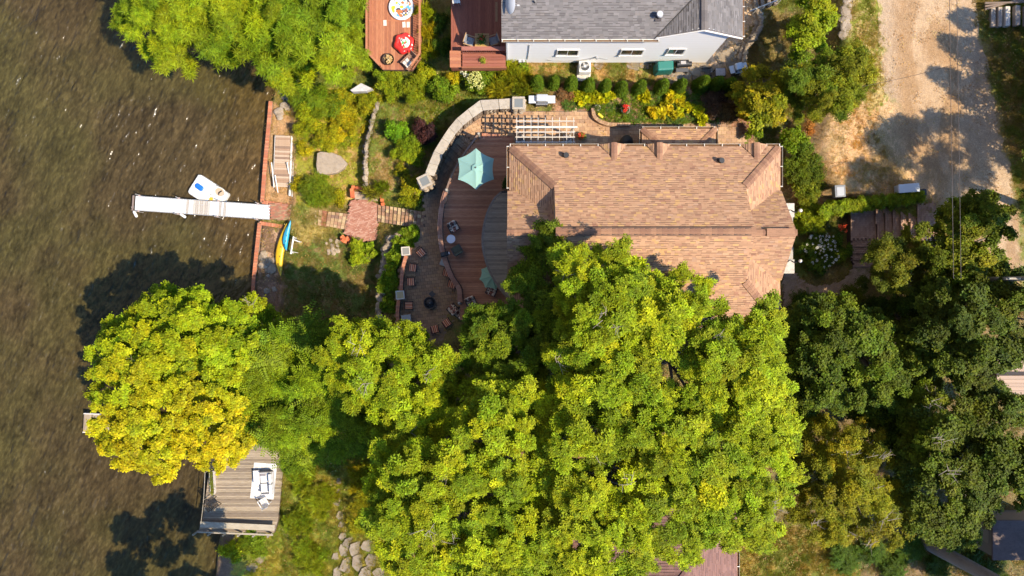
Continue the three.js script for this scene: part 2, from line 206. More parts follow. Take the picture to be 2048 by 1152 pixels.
{ // the lake: real waves near the shore, a plain sheet far out
  const pos = [], uv = [], idx = [], xs = [], zs = [];
  for (const a of [-900, -200, -70]) xs.push(a); for (let x = -42; x <= -11; x += 0.11) xs.push(x);
  for (const a of [-900, -200, -60]) zs.push(a); for (let z = -24; z <= 24; z += 0.11) zs.push(z); for (const a of [60, 200, 900]) zs.push(a);
  const wave = (x, z) => { const a = x * 0.9 + z * 0.42, b = z * 0.9 - x * 0.42; const w = fbm(x * 0.25 + 3, z * 0.25, 2); return (0.11 * (fbm(a * 1.7, b * 0.6, 3) - 0.5) + 0.075 * (vn(a * 4.2 + 9, b * 1.5) - 0.5) + 0.05 * (vn(a * 8.2, b * 3.2) - 0.5)) * (0.45 + 1.1 * w); };
  for (const z of zs) for (const x of xs) { pos.push(x, LAKE + (Math.abs(z) < 25 && x > -43 ? wave(x, z) : 0), z); uv.push((x + 42) / 31, (z + 24) / 48); }
  const nx = xs.length; for (let j = 0; j < zs.length - 1; j++) for (let i = 0; i < nx - 1; i++) { const a = j * nx + i; idx.push(a, a + nx, a + 1, a + 1, a + nx, a + nx + 1); }
  const g = new THREE.BufferGeometry(); g.setAttribute('position', new THREE.Float32BufferAttribute(pos, 3)); g.setAttribute('uv', new THREE.Float32BufferAttribute(uv, 2)); g.setIndex(idx); g.computeVertexNormals();
  const t = tex(1024, 1536, (u, v) => {       // murky water: silt and weed patches; wave light painted on as streaks
    const x = u * 31 - 42, z = v * 48 - 24, a = x * 0.9 + z * 0.42, b = z * 0.9 - x * 0.42, n = fbm(x * 0.12, z * 0.12, 4), s = fbm(a * 1.6, b * 0.6, 4), f = fbm(a * 7, b * 3.4, 3);
    const shore = sstep(-24, -17, x + 4 * (n - 0.5)); let c = mixc([0.056, 0.046, 0.015], [0.054, 0.038, 0.016], sstep(0.35, 0.65, n)); c = mixc(c, [0.09, 0.055, 0.019], shore * 0.7);
    const k = 0.2 + 0.85 * s + 1.1 * f * f; return [c[0] * k, c[1] * k, c[2] * k];
  });
  const bt = tex(1024, 1536, (u, v) => { const x = u * 31 - 42, z = v * 48 - 24, a = x * 0.9 + z * 0.42, b = z * 0.9 - x * 0.42, h = 0.55 * vn(a * 7 + 2 * vn(x, z), b * 2.6) + 0.3 * vn(a * 13 + 5, b * 6) + 0.15 * vn(x * 14, z * 14 + 3); return [h, h, h]; }, false);
  const wm = new THREE.MeshPhysicalMaterial({ map: t, roughness: 0.24, ior: 1.33, bumpMap: bt, bumpScale: 0.06 });
  struct('lake_water', g, wm);
}
// ---------------------------------------------------------------- roofs
const vcol = new THREE.MeshStandardMaterial({ vertexColors: true, roughness: 0.95, side: THREE.DoubleSide, bumpMap: grainB, bumpScale: 0.006 });
function shingles(parent, poly, pal, dark, expo = 0.143, wmin = 0.16, wmax = 0.36) {
  const n = V(0, 0, 0).crossVectors(poly[1].clone().sub(poly[0]), poly[2].clone().sub(poly[0])).normalize(); if (n.y < 0) n.negate();
  const d = V(0, -1, 0).addScaledVector(n, n.y).normalize(), u = V(0, 0, 0).crossVectors(d, n).normalize(), o = poly[0];
  const q = poly.map(p => { const r = p.clone().sub(o); return [r.dot(u), r.dot(d)]; }), b = bounds(q), pos = [], col = [], uv = [];
  const at = (s, t, h) => o.clone().addScaledVector(u, s).addScaledVector(d, t).addScaledVector(n, h);
  const ref = n.clone().addScaledVector(d, 0.5);
  const tri = (a, b2, c2, c) => { if (V(0, 0, 0).crossVectors(b2.clone().sub(a), c2.clone().sub(a)).dot(ref) < 0) [b2, c2] = [c2, b2]; for (const p of [a, b2, c2]) { pos.push(p.x, p.y, p.z); col.push(c[0], c[1], c[2]); } uv.push(0, 0, 0.1, 0, 0, 0.1); };
  const t0 = b[3];
  for (let t1 = t0, row = 0; t1 > b[1]; t1 -= expo, row++) {
    let s = b[0] - rnd() * 0.3;
    while (s < b[2]) {
      const w = rr(wmin, wmax), th = rnd() < 0.5 ? 0.026 : 0.012, c0 = pal[Math.floor(rnd() * rnd() * pal.length)], k = rr(0.86, 1.12), c = [c0[0] * k, c0[1] * k, c0[2] * k];
      const cell = clipPoly(clipPoly(q, t1 - expo, t1, 1), s, s + w, 0);
      if (cell.length > 2) {
        const hh = (t) => lerp(0.004, th, (t - t1 + expo) / expo);
        const P3 = cell.map(p => at(p[0], p[1], hh(p[1])));
        for (let i = 1; i < P3.length - 1; i++) tri(P3[0], P3[i], P3[i + 1], c);
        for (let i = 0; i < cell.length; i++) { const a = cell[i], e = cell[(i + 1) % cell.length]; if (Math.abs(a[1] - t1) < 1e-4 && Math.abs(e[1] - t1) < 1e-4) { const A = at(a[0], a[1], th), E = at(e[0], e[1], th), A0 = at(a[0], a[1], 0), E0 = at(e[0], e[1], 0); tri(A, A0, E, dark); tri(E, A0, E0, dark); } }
        if (rnd() < 0.5) { const bd = clipPoly(cell, t1 - expo, t1 - expo + 0.03, 1); if (bd.length > 2) { const B3 = bd.map(p => at(p[0], p[1], hh(p[1]) + 0.003)); for (let i = 1; i < B3.length - 1; i++) tri(B3[0], B3[i], B3[i + 1], dark); } }  // random dark strips painted on, standing for the shadow lines between courses
      }
      s += w;
    }
  }
  const g = new THREE.BufferGeometry(); g.setAttribute('position', new THREE.Float32BufferAttribute(pos, 3)); g.setAttribute('color', new THREE.Float32BufferAttribute(col, 3)); g.setAttribute('uv', new THREE.Float32BufferAttribute(uv, 2)); g.computeVertexNormals();
  const plane = part('roof_deck', slab3(poly, 0.12), M([0.12, 0.07, 0.05], 0.95), parent);
  stuff(part('shingle', g, vcol, plane)); return plane;
}
function slab3(poly, t) {      // solid plate under a planar polygon
  const n = V(0, 0, 0).crossVectors(poly[1].clone().sub(poly[0]), poly[2].clone().sub(poly[0])).normalize(); if (n.y < 0) n.negate();
  const top = poly, bot = poly.map(p => p.clone().addScaledVector(n, -t)), pos = []; const tri = (a, b, c) => pos.push(...a.toArray(), ...b.toArray(), ...c.toArray());
  for (let i = 1; i < top.length - 1; i++) { tri(top[0], top[i], top[i + 1]); tri(bot[0], bot[i + 1], bot[i]); }
  for (let i = 0; i < top.length; i++) { const j = (i + 1) % top.length; tri(top[i], bot[i], top[j]); tri(top[j], bot[i], bot[j]); }
  const g = new THREE.BufferGeometry(); g.setAttribute('position', new THREE.Float32BufferAttribute(pos, 3)); g.computeVertexNormals(); return g;
}
const flat3 = (pts, m, name, parent) => { const pos = []; for (let i = 1; i < pts.length - 1; i++) pos.push(...pts[0].toArray(), ...pts[i].toArray(), ...pts[i + 1].toArray()); const g = new THREE.BufferGeometry(); g.setAttribute('position', new THREE.Float32BufferAttribute(pos, 3)); g.computeVertexNormals(); return part(name, metric(g), m, parent); };
function caps(parent, a, b, ms, w = 0.34, step = 0.21, lift = 0.035, arch = 0.28) {
  const L = a.distanceTo(b), n = Math.round(L / step), dir = b.clone().sub(a).normalize(), side = V(0, 0, 0).crossVectors(dir, V(0, 1, 0)).normalize(), up = V(0, 0, 0).crossVectors(side, dir);
  const half = (s) => { const g = box(w / 2, 0.02, step + 0.04, s * w / 4, 0, 0); g.rotateZ(-s * arch); return g; };
  const g = merge([half(1), half(-1)]), q = new THREE.Quaternion().setFromRotationMatrix(new THREE.Matrix4().makeBasis(side, up, dir.clone().negate()));
  for (let i = 0; i < n; i++) { const m = part('ridge_cap', g, ms[Math.floor(rnd() * ms.length)], parent); m.position.copy(a).addScaledVector(dir, (i + 0.5) * L / n).addScaledVector(up, lift + 0.004 * (i % 2)); m.quaternion.copy(q); m.rotateX(0.04); }
}
const BR = [[0.375, 0.212, 0.12], [0.35, 0.194, 0.11], [0.395, 0.23, 0.13], [0.44, 0.258, 0.11], [0.305, 0.16, 0.094], [0.36, 0.214, 0.134], [0.285, 0.142, 0.086]];
const GR = [[0.155, 0.141, 0.136], [0.137, 0.126, 0.122], [0.174, 0.159, 0.153], [0.115, 0.104, 0.101], [0.16, 0.141, 0.131]];
const capM = [[0.27, 0.142, 0.083], [0.31, 0.165, 0.095], [0.24, 0.122, 0.074]].map(c => M(c, 0.95, { map: grainT }));
const capG = [[0.12, 0.105, 0.1], [0.15, 0.13, 0.12]].map(c => M(c, 0.95, { map: grainT }));
const WHITE = M([0.66, 0.64, 0.6], 0.5), CREAM = M([0.42, 0.35, 0.26], 0.6), GLASS = M([0.02, 0.025, 0.03], 0.08, { metalness: 0 }), LEAFY = M([0.2, 0.1, 0.045], 1, { map: grainT, bumpMap: grainB, bumpScale: 0.03 });
const STRAP = M([0.56, 0.52, 0.45], 0.5);
// gutter along x or z: a trough holding dead leaves, a lip and straps
function gutter(parent, a, b, out) {
  const d = b.clone().sub(a), L = d.length(), c = a.clone().add(b).multiplyScalar(0.5), ry = Math.atan2(-d.z, d.x), g = new THREE.Group();
  const gm = part('gutter', [box(L, 0.012, 0.14, 0, -0.11, 0), box(L, 0.12, 0.014, 0, -0.05, out * 0.07)], CREAM, parent); gm.position.copy(c); gm.rotation.y = ry;
  const lf = part('dead_leaves', box(L, 0.02, 0.1, 0, -0.075, 0), LEAFY, gm); stuff(lf);
  const n = Math.max(2, Math.round(L / 0.85)), sg = box(0.045, 0.014, 0.15); for (let i = 0; i < n; i++) { const s = part('strap', sg, STRAP, gm); s.position.set(-L / 2 + 0.05 + (L - 0.1) * i / (n - 1), 0.012, 0); }
}
function windowAt(parent, p, w, h, nx, nz) {     // p: centre on the wall, facing (nx, nz)
  const f = part('window', [box(w + 0.14, 0.07, 0.07, 0, h / 2 + 0.035, 0), box(w + 0.2, 0.07, 0.12, 0, -h / 2 - 0.035, 0.02), box(0.07, h, 0.07, -w / 2 - 0.035, 0, 0), box(0.07, h, 0.07, w / 2 + 0.035, 0, 0)], WHITE, parent);
  f.position.copy(p); f.rotation.y = Math.atan2(nx, nz);
  for (const s of [-1, 1]) { part('pane', box(w / 2 - 0.03, h, 0.02, s * w / 4, 0, -0.01 + 0.02 * (s > 0)), GLASS, f); }
  part('sash', box(0.045, h, 0.05, 0, 0, 0), WHITE, f); return f;
}
// ---------------------------------------------------------------- the brown-roofed house
{
  const E = 9.7, T = 12.75, zN = W(0, 293, E).z, zR = W(0, 463, T).z, zS = 2 * zR - zN, xL = W(1019, 0, E).x, xR = W(1560, 0, E).x, s = (T - E) / (zR - zN);
  const xl = W(1110, 0, 11.9).x, xr = W(1500, 0, 11.9).x, dl = xl - xL, dr = xR - xr;
  const h = thing('brown_house', 'large two storey house with brown shingle roof beside the curved timber deck', 'house', V(0, 0, 0));
  const stucco = M([0.4, 0.31, 0.22], 0.9, { map: grainT }); const o = 0.45;
  part('wall', metric(box(xR - xL - 2 * o, E - LP + 0.3, zS - zN - 2 * o, (xL + xR) / 2, (E + LP) / 2 - 0.19, zR)), stucco, h);
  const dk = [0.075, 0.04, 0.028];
  const hl = E + dl * s, hr = E + dr * s;
  for (const [z, q] of [[zN, 1], [zS, -1]]) {
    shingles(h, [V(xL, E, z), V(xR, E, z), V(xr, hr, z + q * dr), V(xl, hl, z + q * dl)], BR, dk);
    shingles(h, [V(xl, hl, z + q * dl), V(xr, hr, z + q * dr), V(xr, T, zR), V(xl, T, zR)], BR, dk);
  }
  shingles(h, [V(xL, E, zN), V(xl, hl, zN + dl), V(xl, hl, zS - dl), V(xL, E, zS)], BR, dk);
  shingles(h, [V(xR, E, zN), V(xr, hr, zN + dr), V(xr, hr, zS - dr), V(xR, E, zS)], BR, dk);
  for (const [x, y] of [[xl, hl], [xr, hr]]) { const dz = x === xl ? dl : dr; flat3([V(x, y - 0.1, zN + dz), V(x, T - 0.02, zR), V(x, y - 0.1, zS - dz)], stucco, 'gable_wall', h); }
  // the two end gables, lower than the main ridge
  for (const [x0, x1] of [[xl, xL - 0.12], [xr, xR + 0.02]]) {
    const t = 12.05, g = 2.62, e = E + 0.18; const o2 = x1 > x0 ? 1 : -1;
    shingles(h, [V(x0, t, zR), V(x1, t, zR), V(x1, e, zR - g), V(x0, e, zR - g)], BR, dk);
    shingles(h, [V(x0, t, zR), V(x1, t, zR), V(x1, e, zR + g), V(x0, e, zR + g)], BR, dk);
    flat3([V(x1 - o2 * 0.35, e - 0.4, zR - g), V(x1 - o2 * 0.35, t - 0.05, zR), V(x1 - o2 * 0.35, e - 0.4, zR + g)], stucco, 'gable_wall', h);
    caps(h, V(x0, t, zR), V(x1, t, zR), capM, 0.36);
    if (o2 > 0) part('ridge_vent', [box(1.55, 0.06, 0.46, (x0 + x1) / 2 + 0.35, t + 0.07, zR)], capM[1], h);
  }
  // hips and main ridge with its long vent
  for (const zz of [zN, zS]) { const q = zz === zN ? 1 : -1; caps(h, V(xL + 0.1, E + 0.06, zz + q * 0.1), V(xl, hl, zz + q * dl), capM, 0.46); caps(h, V(xR - 0.1, E + 0.06, zz + q * 0.1), V(xr, hr, zz + q * dr), capM, 0.46); }
  caps(h, V(xl, T, zR), V(xr, T, zR), capM, 0.5, 0.3, 0.09);
  part('ridge_vent', box(xr - xl - 0.5, 0.05, 0.44, (xl + xr) / 2, T + 0.03, zR), M([0.06, 0.04, 0.03], 0.9), h);
  // three small eave gables
  for (const [px, wp] of [[1226, 27], [1316, 24], [1508, 26]]) {
    const x = W(px, 0, E).x, w = wp / m2(E) * 1.02, hh = E + 0.5, zj = zN + 0.5 / s;
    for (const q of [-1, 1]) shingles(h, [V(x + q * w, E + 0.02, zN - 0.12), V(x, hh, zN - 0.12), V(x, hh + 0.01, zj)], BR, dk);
    caps(h, V(x, hh, zN - 0.12), V(x, hh, zj), capM, 0.34);
    flat3([V(x - w, E - 0.05, zN - 0.06), V(x, hh - 0.02, zN - 0.06), V(x + w, E - 0.05, zN - 0.06)], stucco, 'gable_wall', h);
  }
  const gx = (a, b) => gutter(h, V(W(a, 0, E).x, E - 0.02, zN - 0.09), V(W(b, 0, E).x, E - 0.02, zN - 0.09), -1);
  gx(1019, 1198); gx(1248, 1291); gx(1336, 1482); gx(1532, 1561);
  gutter(h, V(xL - 0.09, E - 0.02, zN - 0.05), V(xL - 0.09, E - 0.02, zN + 2.5), 1);
  gutter(h, V(xR + 0.09, E - 0.02, zN + 2.4), V(xR + 0.09, E - 0.02, zN - 0.05), 1);
  gutter(h, V(xR - 8, E - 0.02, zS + 0.09), V(xR, E - 0.02, zS + 0.09), 1);
  for (const [px, py] of [[1131, 311], [1440, 323]]) {
    const z = W(px, py, E + 0.5).z, y = E + (z - zN) * s, x = W(px, py, y).x;
    const v = part('roof_vent', [cyl(0.13, 0.15, 0.26, 0, 0.13, 0), box(0.36, 0.02, 0.36, 0, 0.02, 0)], M([0.015, 0.015, 0.017], 0.5), h); v.position.set(x, y, z); part('vent_cap', cyl(0.15, 0.17, 0.06, 0.02, 0.3, 0), M([0.03, 0.03, 0.03], 0.4), v);
  }
  for (const [x, y] of [[1.5, 6.2], [5, 6.2], [11, 8.2], [4.3, 8.2], [8, 8.2]]) windowAt(h, V(x, y, zN + o - 0.03), 1.2, 1.2, 0, -1);
  for (const z of [zN + 2.2, zN + 5, zN + 8]) windowAt(h, V(xL + o - 0.03, 6.1, z), 1.6, 1.7, -1, 0);
  windowAt(h, V(xL + o - 0.03, 8.5, zR), 1.8, 1.6, -1, 0); windowAt(h, V(xR - o + 0.03, 7.9, zN + 2.2), 1.2, 1.2, 1, 0);
  const dr1 = part('door', [box(0.06, 2.1, 1.0, xR - o + 0.03, 6.75, zR)], M([0.2, 0.06, 0.04], 0.5), h); part('handle', rbox(0.06, 0.04, 0.14, 0.015, xR - o + 0.09, 6.65, zR + 0.36), M([0.4, 0.35, 0.2], 0.3, { metalness: 1 }), dr1);
  // low porch roof over the side entrance
  const e2 = LP + 2.2, z2 = W(0, 258, e2).z, x2 = W(1284, 0, e2).x, x3 = W(1431, 0, e2).x, zw = zN + o, rise = 0.75, k = zw - z2;
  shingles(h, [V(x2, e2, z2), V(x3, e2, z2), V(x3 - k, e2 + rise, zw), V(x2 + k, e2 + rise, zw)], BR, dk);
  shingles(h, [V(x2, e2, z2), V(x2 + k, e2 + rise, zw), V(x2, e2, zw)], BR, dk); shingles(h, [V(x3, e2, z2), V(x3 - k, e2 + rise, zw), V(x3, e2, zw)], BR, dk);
  caps(h, V(x2, e2 + 0.03, z2), V(x2 + k, e2 + rise, zw), capM, 0.36); caps(h, V(x3, e2 + 0.03, z2), V(x3 - k, e2 + rise, zw), capM, 0.36);
  gutter(h, V(x2, e2 - 0.02, z2 - 0.08), V(x3, e2 - 0.02, z2 - 0.08), -1); gutter(h, V(x2 - 0.08, e2 - 0.02, z2), V(x2 - 0.08, e2 - 0.02, zw), 1); gutter(h, V(x3 + 0.08, e2 - 0.02, zw), V(x3 + 0.08, e2 - 0.02, z2), 1);
  for (const x of [x2 + 0.25, (x2 + x3) / 2, x3 - 0.25]) part('porch_post', box(0.14, e2 - LP - 0.1, 0.14, x, (e2 + LP) / 2 - 0.1, z2 + 0.25), CREAM, h);
  // front porch with stone piers, coping and balusters
  const px0 = xR - o + 0.02, px1 = W(1590, 0, 6.7).x, pz0 = W(0, 407, 6.7).z, pz1 = W(0, 546, 6.7).z, con = M([0.42, 0.38, 0.33], 0.9, { map: grainT, bumpMap: grainB, bumpScale: 0.008 });
  part('porch_floor', metric(box(px1 - px0, 0.8, pz1 - pz0, (px0 + px1) / 2, LP + 0.3, (pz0 + pz1) / 2)), con, h);
  for (const z of [pz0 + 0.42, pz1 - 0.42]) { part('porch_pier', metric(box(0.75, 0.95, 0.75, px1 - 0.5, 6.1, z)), con, h); part('pier_cap', rbox(0.95, 0.1, 0.9, 0.03, px1 - 0.5, 6.64, z), M([0.5, 0.46, 0.41], 0.85, { map: grainT }), h); }
  part('coping', rbox(0.3, 0.09, pz1 - pz0 - 1.7, 0.02, px1 - 0.24, 6.58, (pz0 + pz1) / 2), con, h);
  for (let i = 0; i < 17; i++) part('baluster', rbox(0.1, 0.8, 0.05, 0.02, px1 - 0.55, 6.05, lerp(pz0 + 1, pz1 - 1, i / 16)), WHITE, h);
}
// ---------------------------------------------------------------- the white-walled house
const NB = 5.1;
{
  const h = thing('white_house', 'white clapboard house with grey shingle roof and three small windows', 'house', V(0, 0, 0)), E = 9.9;
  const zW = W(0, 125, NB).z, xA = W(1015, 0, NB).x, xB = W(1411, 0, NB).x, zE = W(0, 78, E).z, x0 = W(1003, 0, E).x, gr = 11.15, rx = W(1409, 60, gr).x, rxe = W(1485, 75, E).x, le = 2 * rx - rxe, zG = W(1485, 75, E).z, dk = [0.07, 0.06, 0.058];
  part('wall', box(xB - xA, E - NB + 0.3, 12, (xA + xB) / 2, (E + NB) / 2 - 0.2, zW - 6.03), M([0.5, 0.5, 0.5], 0.8), h);
  const sid = [M([0.88, 0.87, 0.85], 0.55), M([0.85, 0.84, 0.82], 0.55)], bg = (w) => { const g = new THREE.BoxGeometry(w, 0.17, 0.012); g.rotateX(-0.06); return g; };
  const full = bg(xB - xA + 0.04);
  for (let i = 0, y = NB + 0.14; y < E - 0.2; y += 0.15, i++) { const b = part('siding_board', full, sid[i % 2], h); b.position.set((xA + xB) / 2, y, zW + 0.01); }
  for (let y = E - 0.15, i = 0; y < gr - 0.15; y += 0.15, i++) { const w = 2 * (rxe - rx) * (1 - (y - E + 0.1) / (gr - E + 0.08)); if (w > 0.2) { const b = part('siding_board', bg(Math.min(w, 2 * (xB - rx) + 1)), sid[i % 2], h); b.position.set(rx, y, zW + 0.01); } }
  const zb = zW - 14, gy = (z) => E + 0.5 * (zE - z);
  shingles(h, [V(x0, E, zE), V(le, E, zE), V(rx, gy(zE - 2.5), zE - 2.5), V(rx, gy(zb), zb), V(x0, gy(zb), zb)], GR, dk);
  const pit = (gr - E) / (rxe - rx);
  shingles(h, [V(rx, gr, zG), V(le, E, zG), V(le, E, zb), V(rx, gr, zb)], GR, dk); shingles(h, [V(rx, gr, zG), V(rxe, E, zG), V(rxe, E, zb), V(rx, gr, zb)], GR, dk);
  caps(h, V(rx, gr + 0.02, zG), V(rx, gr + 0.02, zG - 8), capG, 0.36);
  part('valley', rod(V(le, E + 0.04, zE), V(rx, gr + 0.04, zE - 2.5), 0.035), M([0.05, 0.045, 0.04], 0.8), h);
  for (const q of [le, rxe]) part('rake_board', rod(V(q, E - 0.08, zG + 0.03), V(rx, gr - 0.06, zG + 0.03), 0.06, 0.06, 4), WHITE, h);
  gutter(h, V(x0, E - 0.02, zE + 0.08), V(le + 0.3, E - 0.02, zE + 0.08), 1); gutter(h, V(rxe + 0.08, E - 0.02, zG - 0.02), V(rxe + 0.08, E - 0.02, zb), -1);
  part('soffit', box(le - x0, 0.03, 0.34, (le + x0) / 2, E - 0.16, zE - 0.12), WHITE, h);
  const dsp = W(1013, 124, NB); part('downspout', [box(0.09, E - NB - 0.3, 0.08, xA - 0.02, (E + NB) / 2, zW + 0.07), rbox(0.1, 0.07, 0.6, 0.02, xA - 0.12, NB + 0.1, zW + 0.4, -0.5)], M([0.62, 0.64, 0.66], 0.4), h);
  const onWall = (px, py) => { const D = zW * F / (py - 576); return V((px - 1024) / F * D, H - D, zW); };
  for (const [px, py, w] of [[1135, 104.5, 1.25], [1263, 104, 1.3], [1351, 102.5, 0.95]]) windowAt(h, onWall(px, py).add(V(0, 0.05, 0.05)), w, 0.95, 0, 1);
  part('conduit', tube([onWall(1059, 89), onWall(1058, 100), onWall(1055, 117)].map(p => p.add(V(0, 0, 0.05))), 0.022), M([0.45, 0.45, 0.45], 0.5), h);
  for (const px of [1040, 1048]) part('meter_box', rbox(0.2, 0.3, 0.14, 0.02, onWall(px, 120).x, NB + 0.45, zW + 0.1), M([0.4, 0.41, 0.42], 0.5), h);
  part('wall_lamp', [cyl(0.07, 0.09, 0.12, onWall(1194, 112).x, onWall(1194, 112).y, zW + 0.12)], M([0.3, 0.3, 0.3], 0.5), h);
  part('hose', tube([onWall(1094, 118), onWall(1110, 120), onWall(1160, 119), onWall(1190, 114), onWall(1215, 117)].map(p => p.add(V(0, 0, 0.06))), 0.015), M([0.25, 0.25, 0.25], 0.6), h);
  // chimney cowl on the roof
  { const y = 10.65, p = W(1318, 32, y), v = part('roof_vent', [cyl(0.09, 0.11, 0.5, 0, 0.2, 0), box(0.36, 0.03, 0.36, 0, 0.02, 0.05)], M([0.06, 0.05, 0.05], 0.6), h); v.position.copy(p); v.position.y = gy(p.z); part('vent_cap', cyl(0.17, 0.19, 0.1, 0, 0.5, 0), M([0.62, 0.62, 0.62], 0.35, { metalness: 0.4 }), v); }
  { const p = W(1070, 8, 10.6), v = part('roof_pipe', cyl(0.05, 0.05, 0.3, 0, 0.1, 0), M([0.2, 0.18, 0.16], 0.6), h); v.position.copy(p); v.position.y = gy(p.z); }
  // satellite dish
  const d = thing('satellite_dish', 'pale grey satellite dish on the corner of the grey shingle roof', 'satellite dish', W(1018, 20, 10.35)); d.position.y = gy(d.position.z);
  const dg = new THREE.SphereGeometry(0.75, 24, 10, 0, 6.3, 0, 0.6); dg.translate(0, -0.75, 0); dg.scale(1, 0.8, 1); const ds = part('dish', dg, M([0.55, 0.56, 0.58], 0.4), d); ds.position.set(0, 0.62, 0); ds.rotation.set(0.35, 0, 0.85); ds.scale.set(1, 1, 1.35);
  part('mast', rod(V(0.05, 0, 0.1), V(0, 0.6, 0), 0.03), M([0.2, 0.2, 0.2], 0.5), d); const ar = part('arm', rod(V(0, 0.4, 0), V(0.5, 0.55, 0.1), 0.02), M([0.5, 0.5, 0.5], 0.5), d); part('receiver', rbox(0.16, 0.08, 0.08, 0.02, 0.52, 0.58, 0.1), M([0.5, 0.5, 0.5], 0.5), ar);
}
// ---------------------------------------------------------------- the house under the oak and two outbuildings
{
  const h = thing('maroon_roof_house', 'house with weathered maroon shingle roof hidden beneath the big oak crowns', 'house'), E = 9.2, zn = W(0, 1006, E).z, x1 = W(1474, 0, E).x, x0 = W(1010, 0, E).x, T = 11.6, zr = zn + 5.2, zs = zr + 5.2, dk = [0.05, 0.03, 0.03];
  const PAL = [[0.2, 0.105, 0.085], [0.17, 0.09, 0.075], [0.23, 0.125, 0.1], [0.15, 0.08, 0.07]];
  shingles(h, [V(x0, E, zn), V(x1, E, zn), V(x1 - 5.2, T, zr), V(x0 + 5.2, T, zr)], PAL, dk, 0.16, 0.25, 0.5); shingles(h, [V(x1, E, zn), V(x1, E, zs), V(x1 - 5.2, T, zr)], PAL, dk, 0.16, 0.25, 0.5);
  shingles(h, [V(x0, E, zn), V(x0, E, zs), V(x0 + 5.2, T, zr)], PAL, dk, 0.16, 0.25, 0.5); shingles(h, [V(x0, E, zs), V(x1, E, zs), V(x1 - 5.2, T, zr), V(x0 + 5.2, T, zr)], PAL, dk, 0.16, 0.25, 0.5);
  part('wall', metric(box(x1 - x0 - 0.9, E - 4, zs - zn - 0.9, (x0 + x1) / 2, (E + 3.8) / 2, zr)), M([0.3, 0.25, 0.2], 0.9), h); const cm = [M([0.16, 0.08, 0.07], 0.95)];
  caps(h, V(x0 + 5.2, T, zr), V(x1 - 5.2, T, zr), cm); caps(h, V(x1, E + 0.05, zn), V(x1 - 5.2, T, zr), cm); caps(h, V(x0, E + 0.05, zn), V(x0 + 5.2, T, zr), cm);
  gutter(h, V(x1 + 0.08, E, zs), V(x1 + 0.08, E, zn), 1); for (const z of [zn + 2, zn + 5]) windowAt(h, V(x1 - 0.42, 7, z), 1.2, 1.1, 1, 0);
}
{
  const h = thing('garden_shed', 'small shed with flat mauve felt roof at the foot of the tall grey trunk', 'shed'), y = 8.2, a = W(1984, 1040, y), b = W(2110, 1120, y);
  part('roof', rbox(b.x - a.x, 0.12, b.z - a.z, 0.02, (a.x + b.x) / 2, y, (a.z + b.z) / 2), M([0.12, 0.09, 0.085], 0.95, { map: grainT }), h);
  part('wall', box(b.x - a.x - 0.3, y - 5.6, b.z - a.z - 0.3, (a.x + b.x) / 2, (y + 5.6) / 2 - 0.1, (a.z + b.z) / 2), M([0.2, 0.17, 0.14], 0.9), h); part('door', box(0.04, 1.9, 0.8, a.x + 0.13, 6.8, (a.z + b.z) / 2), M([0.25, 0.22, 0.18], 0.8), h);
}
{
  const h = thing('timber_garage', 'garage with pinkish board roof peeping out among the dark trees', 'garage'), y = 8.6, a = W(1996, 705, y), b = W(2200, 790, y);
  for (let i = 0; i < 11; i++) part('roof_board', box(b.x - a.x, 0.04, (b.z - a.z) / 11 - 0.02, (a.x + b.x) / 2, y - i * 0.03 + (i > 5 ? 0.08 : 0), lerp(a.z, b.z, (i + 0.5) / 11)), M(i === 5 ? [0.05, 0.04, 0.04] : [[0.42, 0.3, 0.23], [0.46, 0.33, 0.25]][i % 2], 0.9, { map: woodT }), h);
  part('wall', box(b.x - a.x - 0.3, y - 6.3, b.z - a.z - 0.3, (a.x + b.x) / 2, (y + 6.2) / 2 - 0.3, (a.z + b.z) / 2), M([0.3, 0.25, 0.2], 0.9), h);
}
// ---------------------------------------------------------------- paving, walls, stairs, decks
const paveM = [[0.44, 0.27, 0.15], [0.4, 0.235, 0.13], [0.36, 0.21, 0.12], [0.47, 0.3, 0.17], [0.33, 0.2, 0.12]].map(c => M(c, 0.9, { map: grainT, bumpMap: grainB, bumpScale: 0.006 }));
const darkM = [[0.36, 0.24, 0.14], [0.32, 0.205, 0.125], [0.39, 0.255, 0.155], [0.28, 0.19, 0.125]].map(c => M(c, 0.92, { map: grainT, bumpMap: grainB, bumpScale: 0.006 }));
const brickM = [[0.42, 0.17, 0.1], [0.36, 0.14, 0.085], [0.46, 0.21, 0.13], [0.33, 0.15, 0.1]].map(c => M(c, 0.9, { map: grainT, bumpMap: grainB, bumpScale: 0.006 }));
const tanM = [[0.4, 0.26, 0.14], [0.3, 0.17, 0.1], [0.46, 0.33, 0.19], [0.22, 0.13, 0.09], [0.36, 0.2, 0.12]].map(c => M(c, 0.9, { map: grainT, bumpMap: grainB, bumpScale: 0.006 }));
const mortar = M([0.16, 0.11, 0.075], 1, { map: grainT });
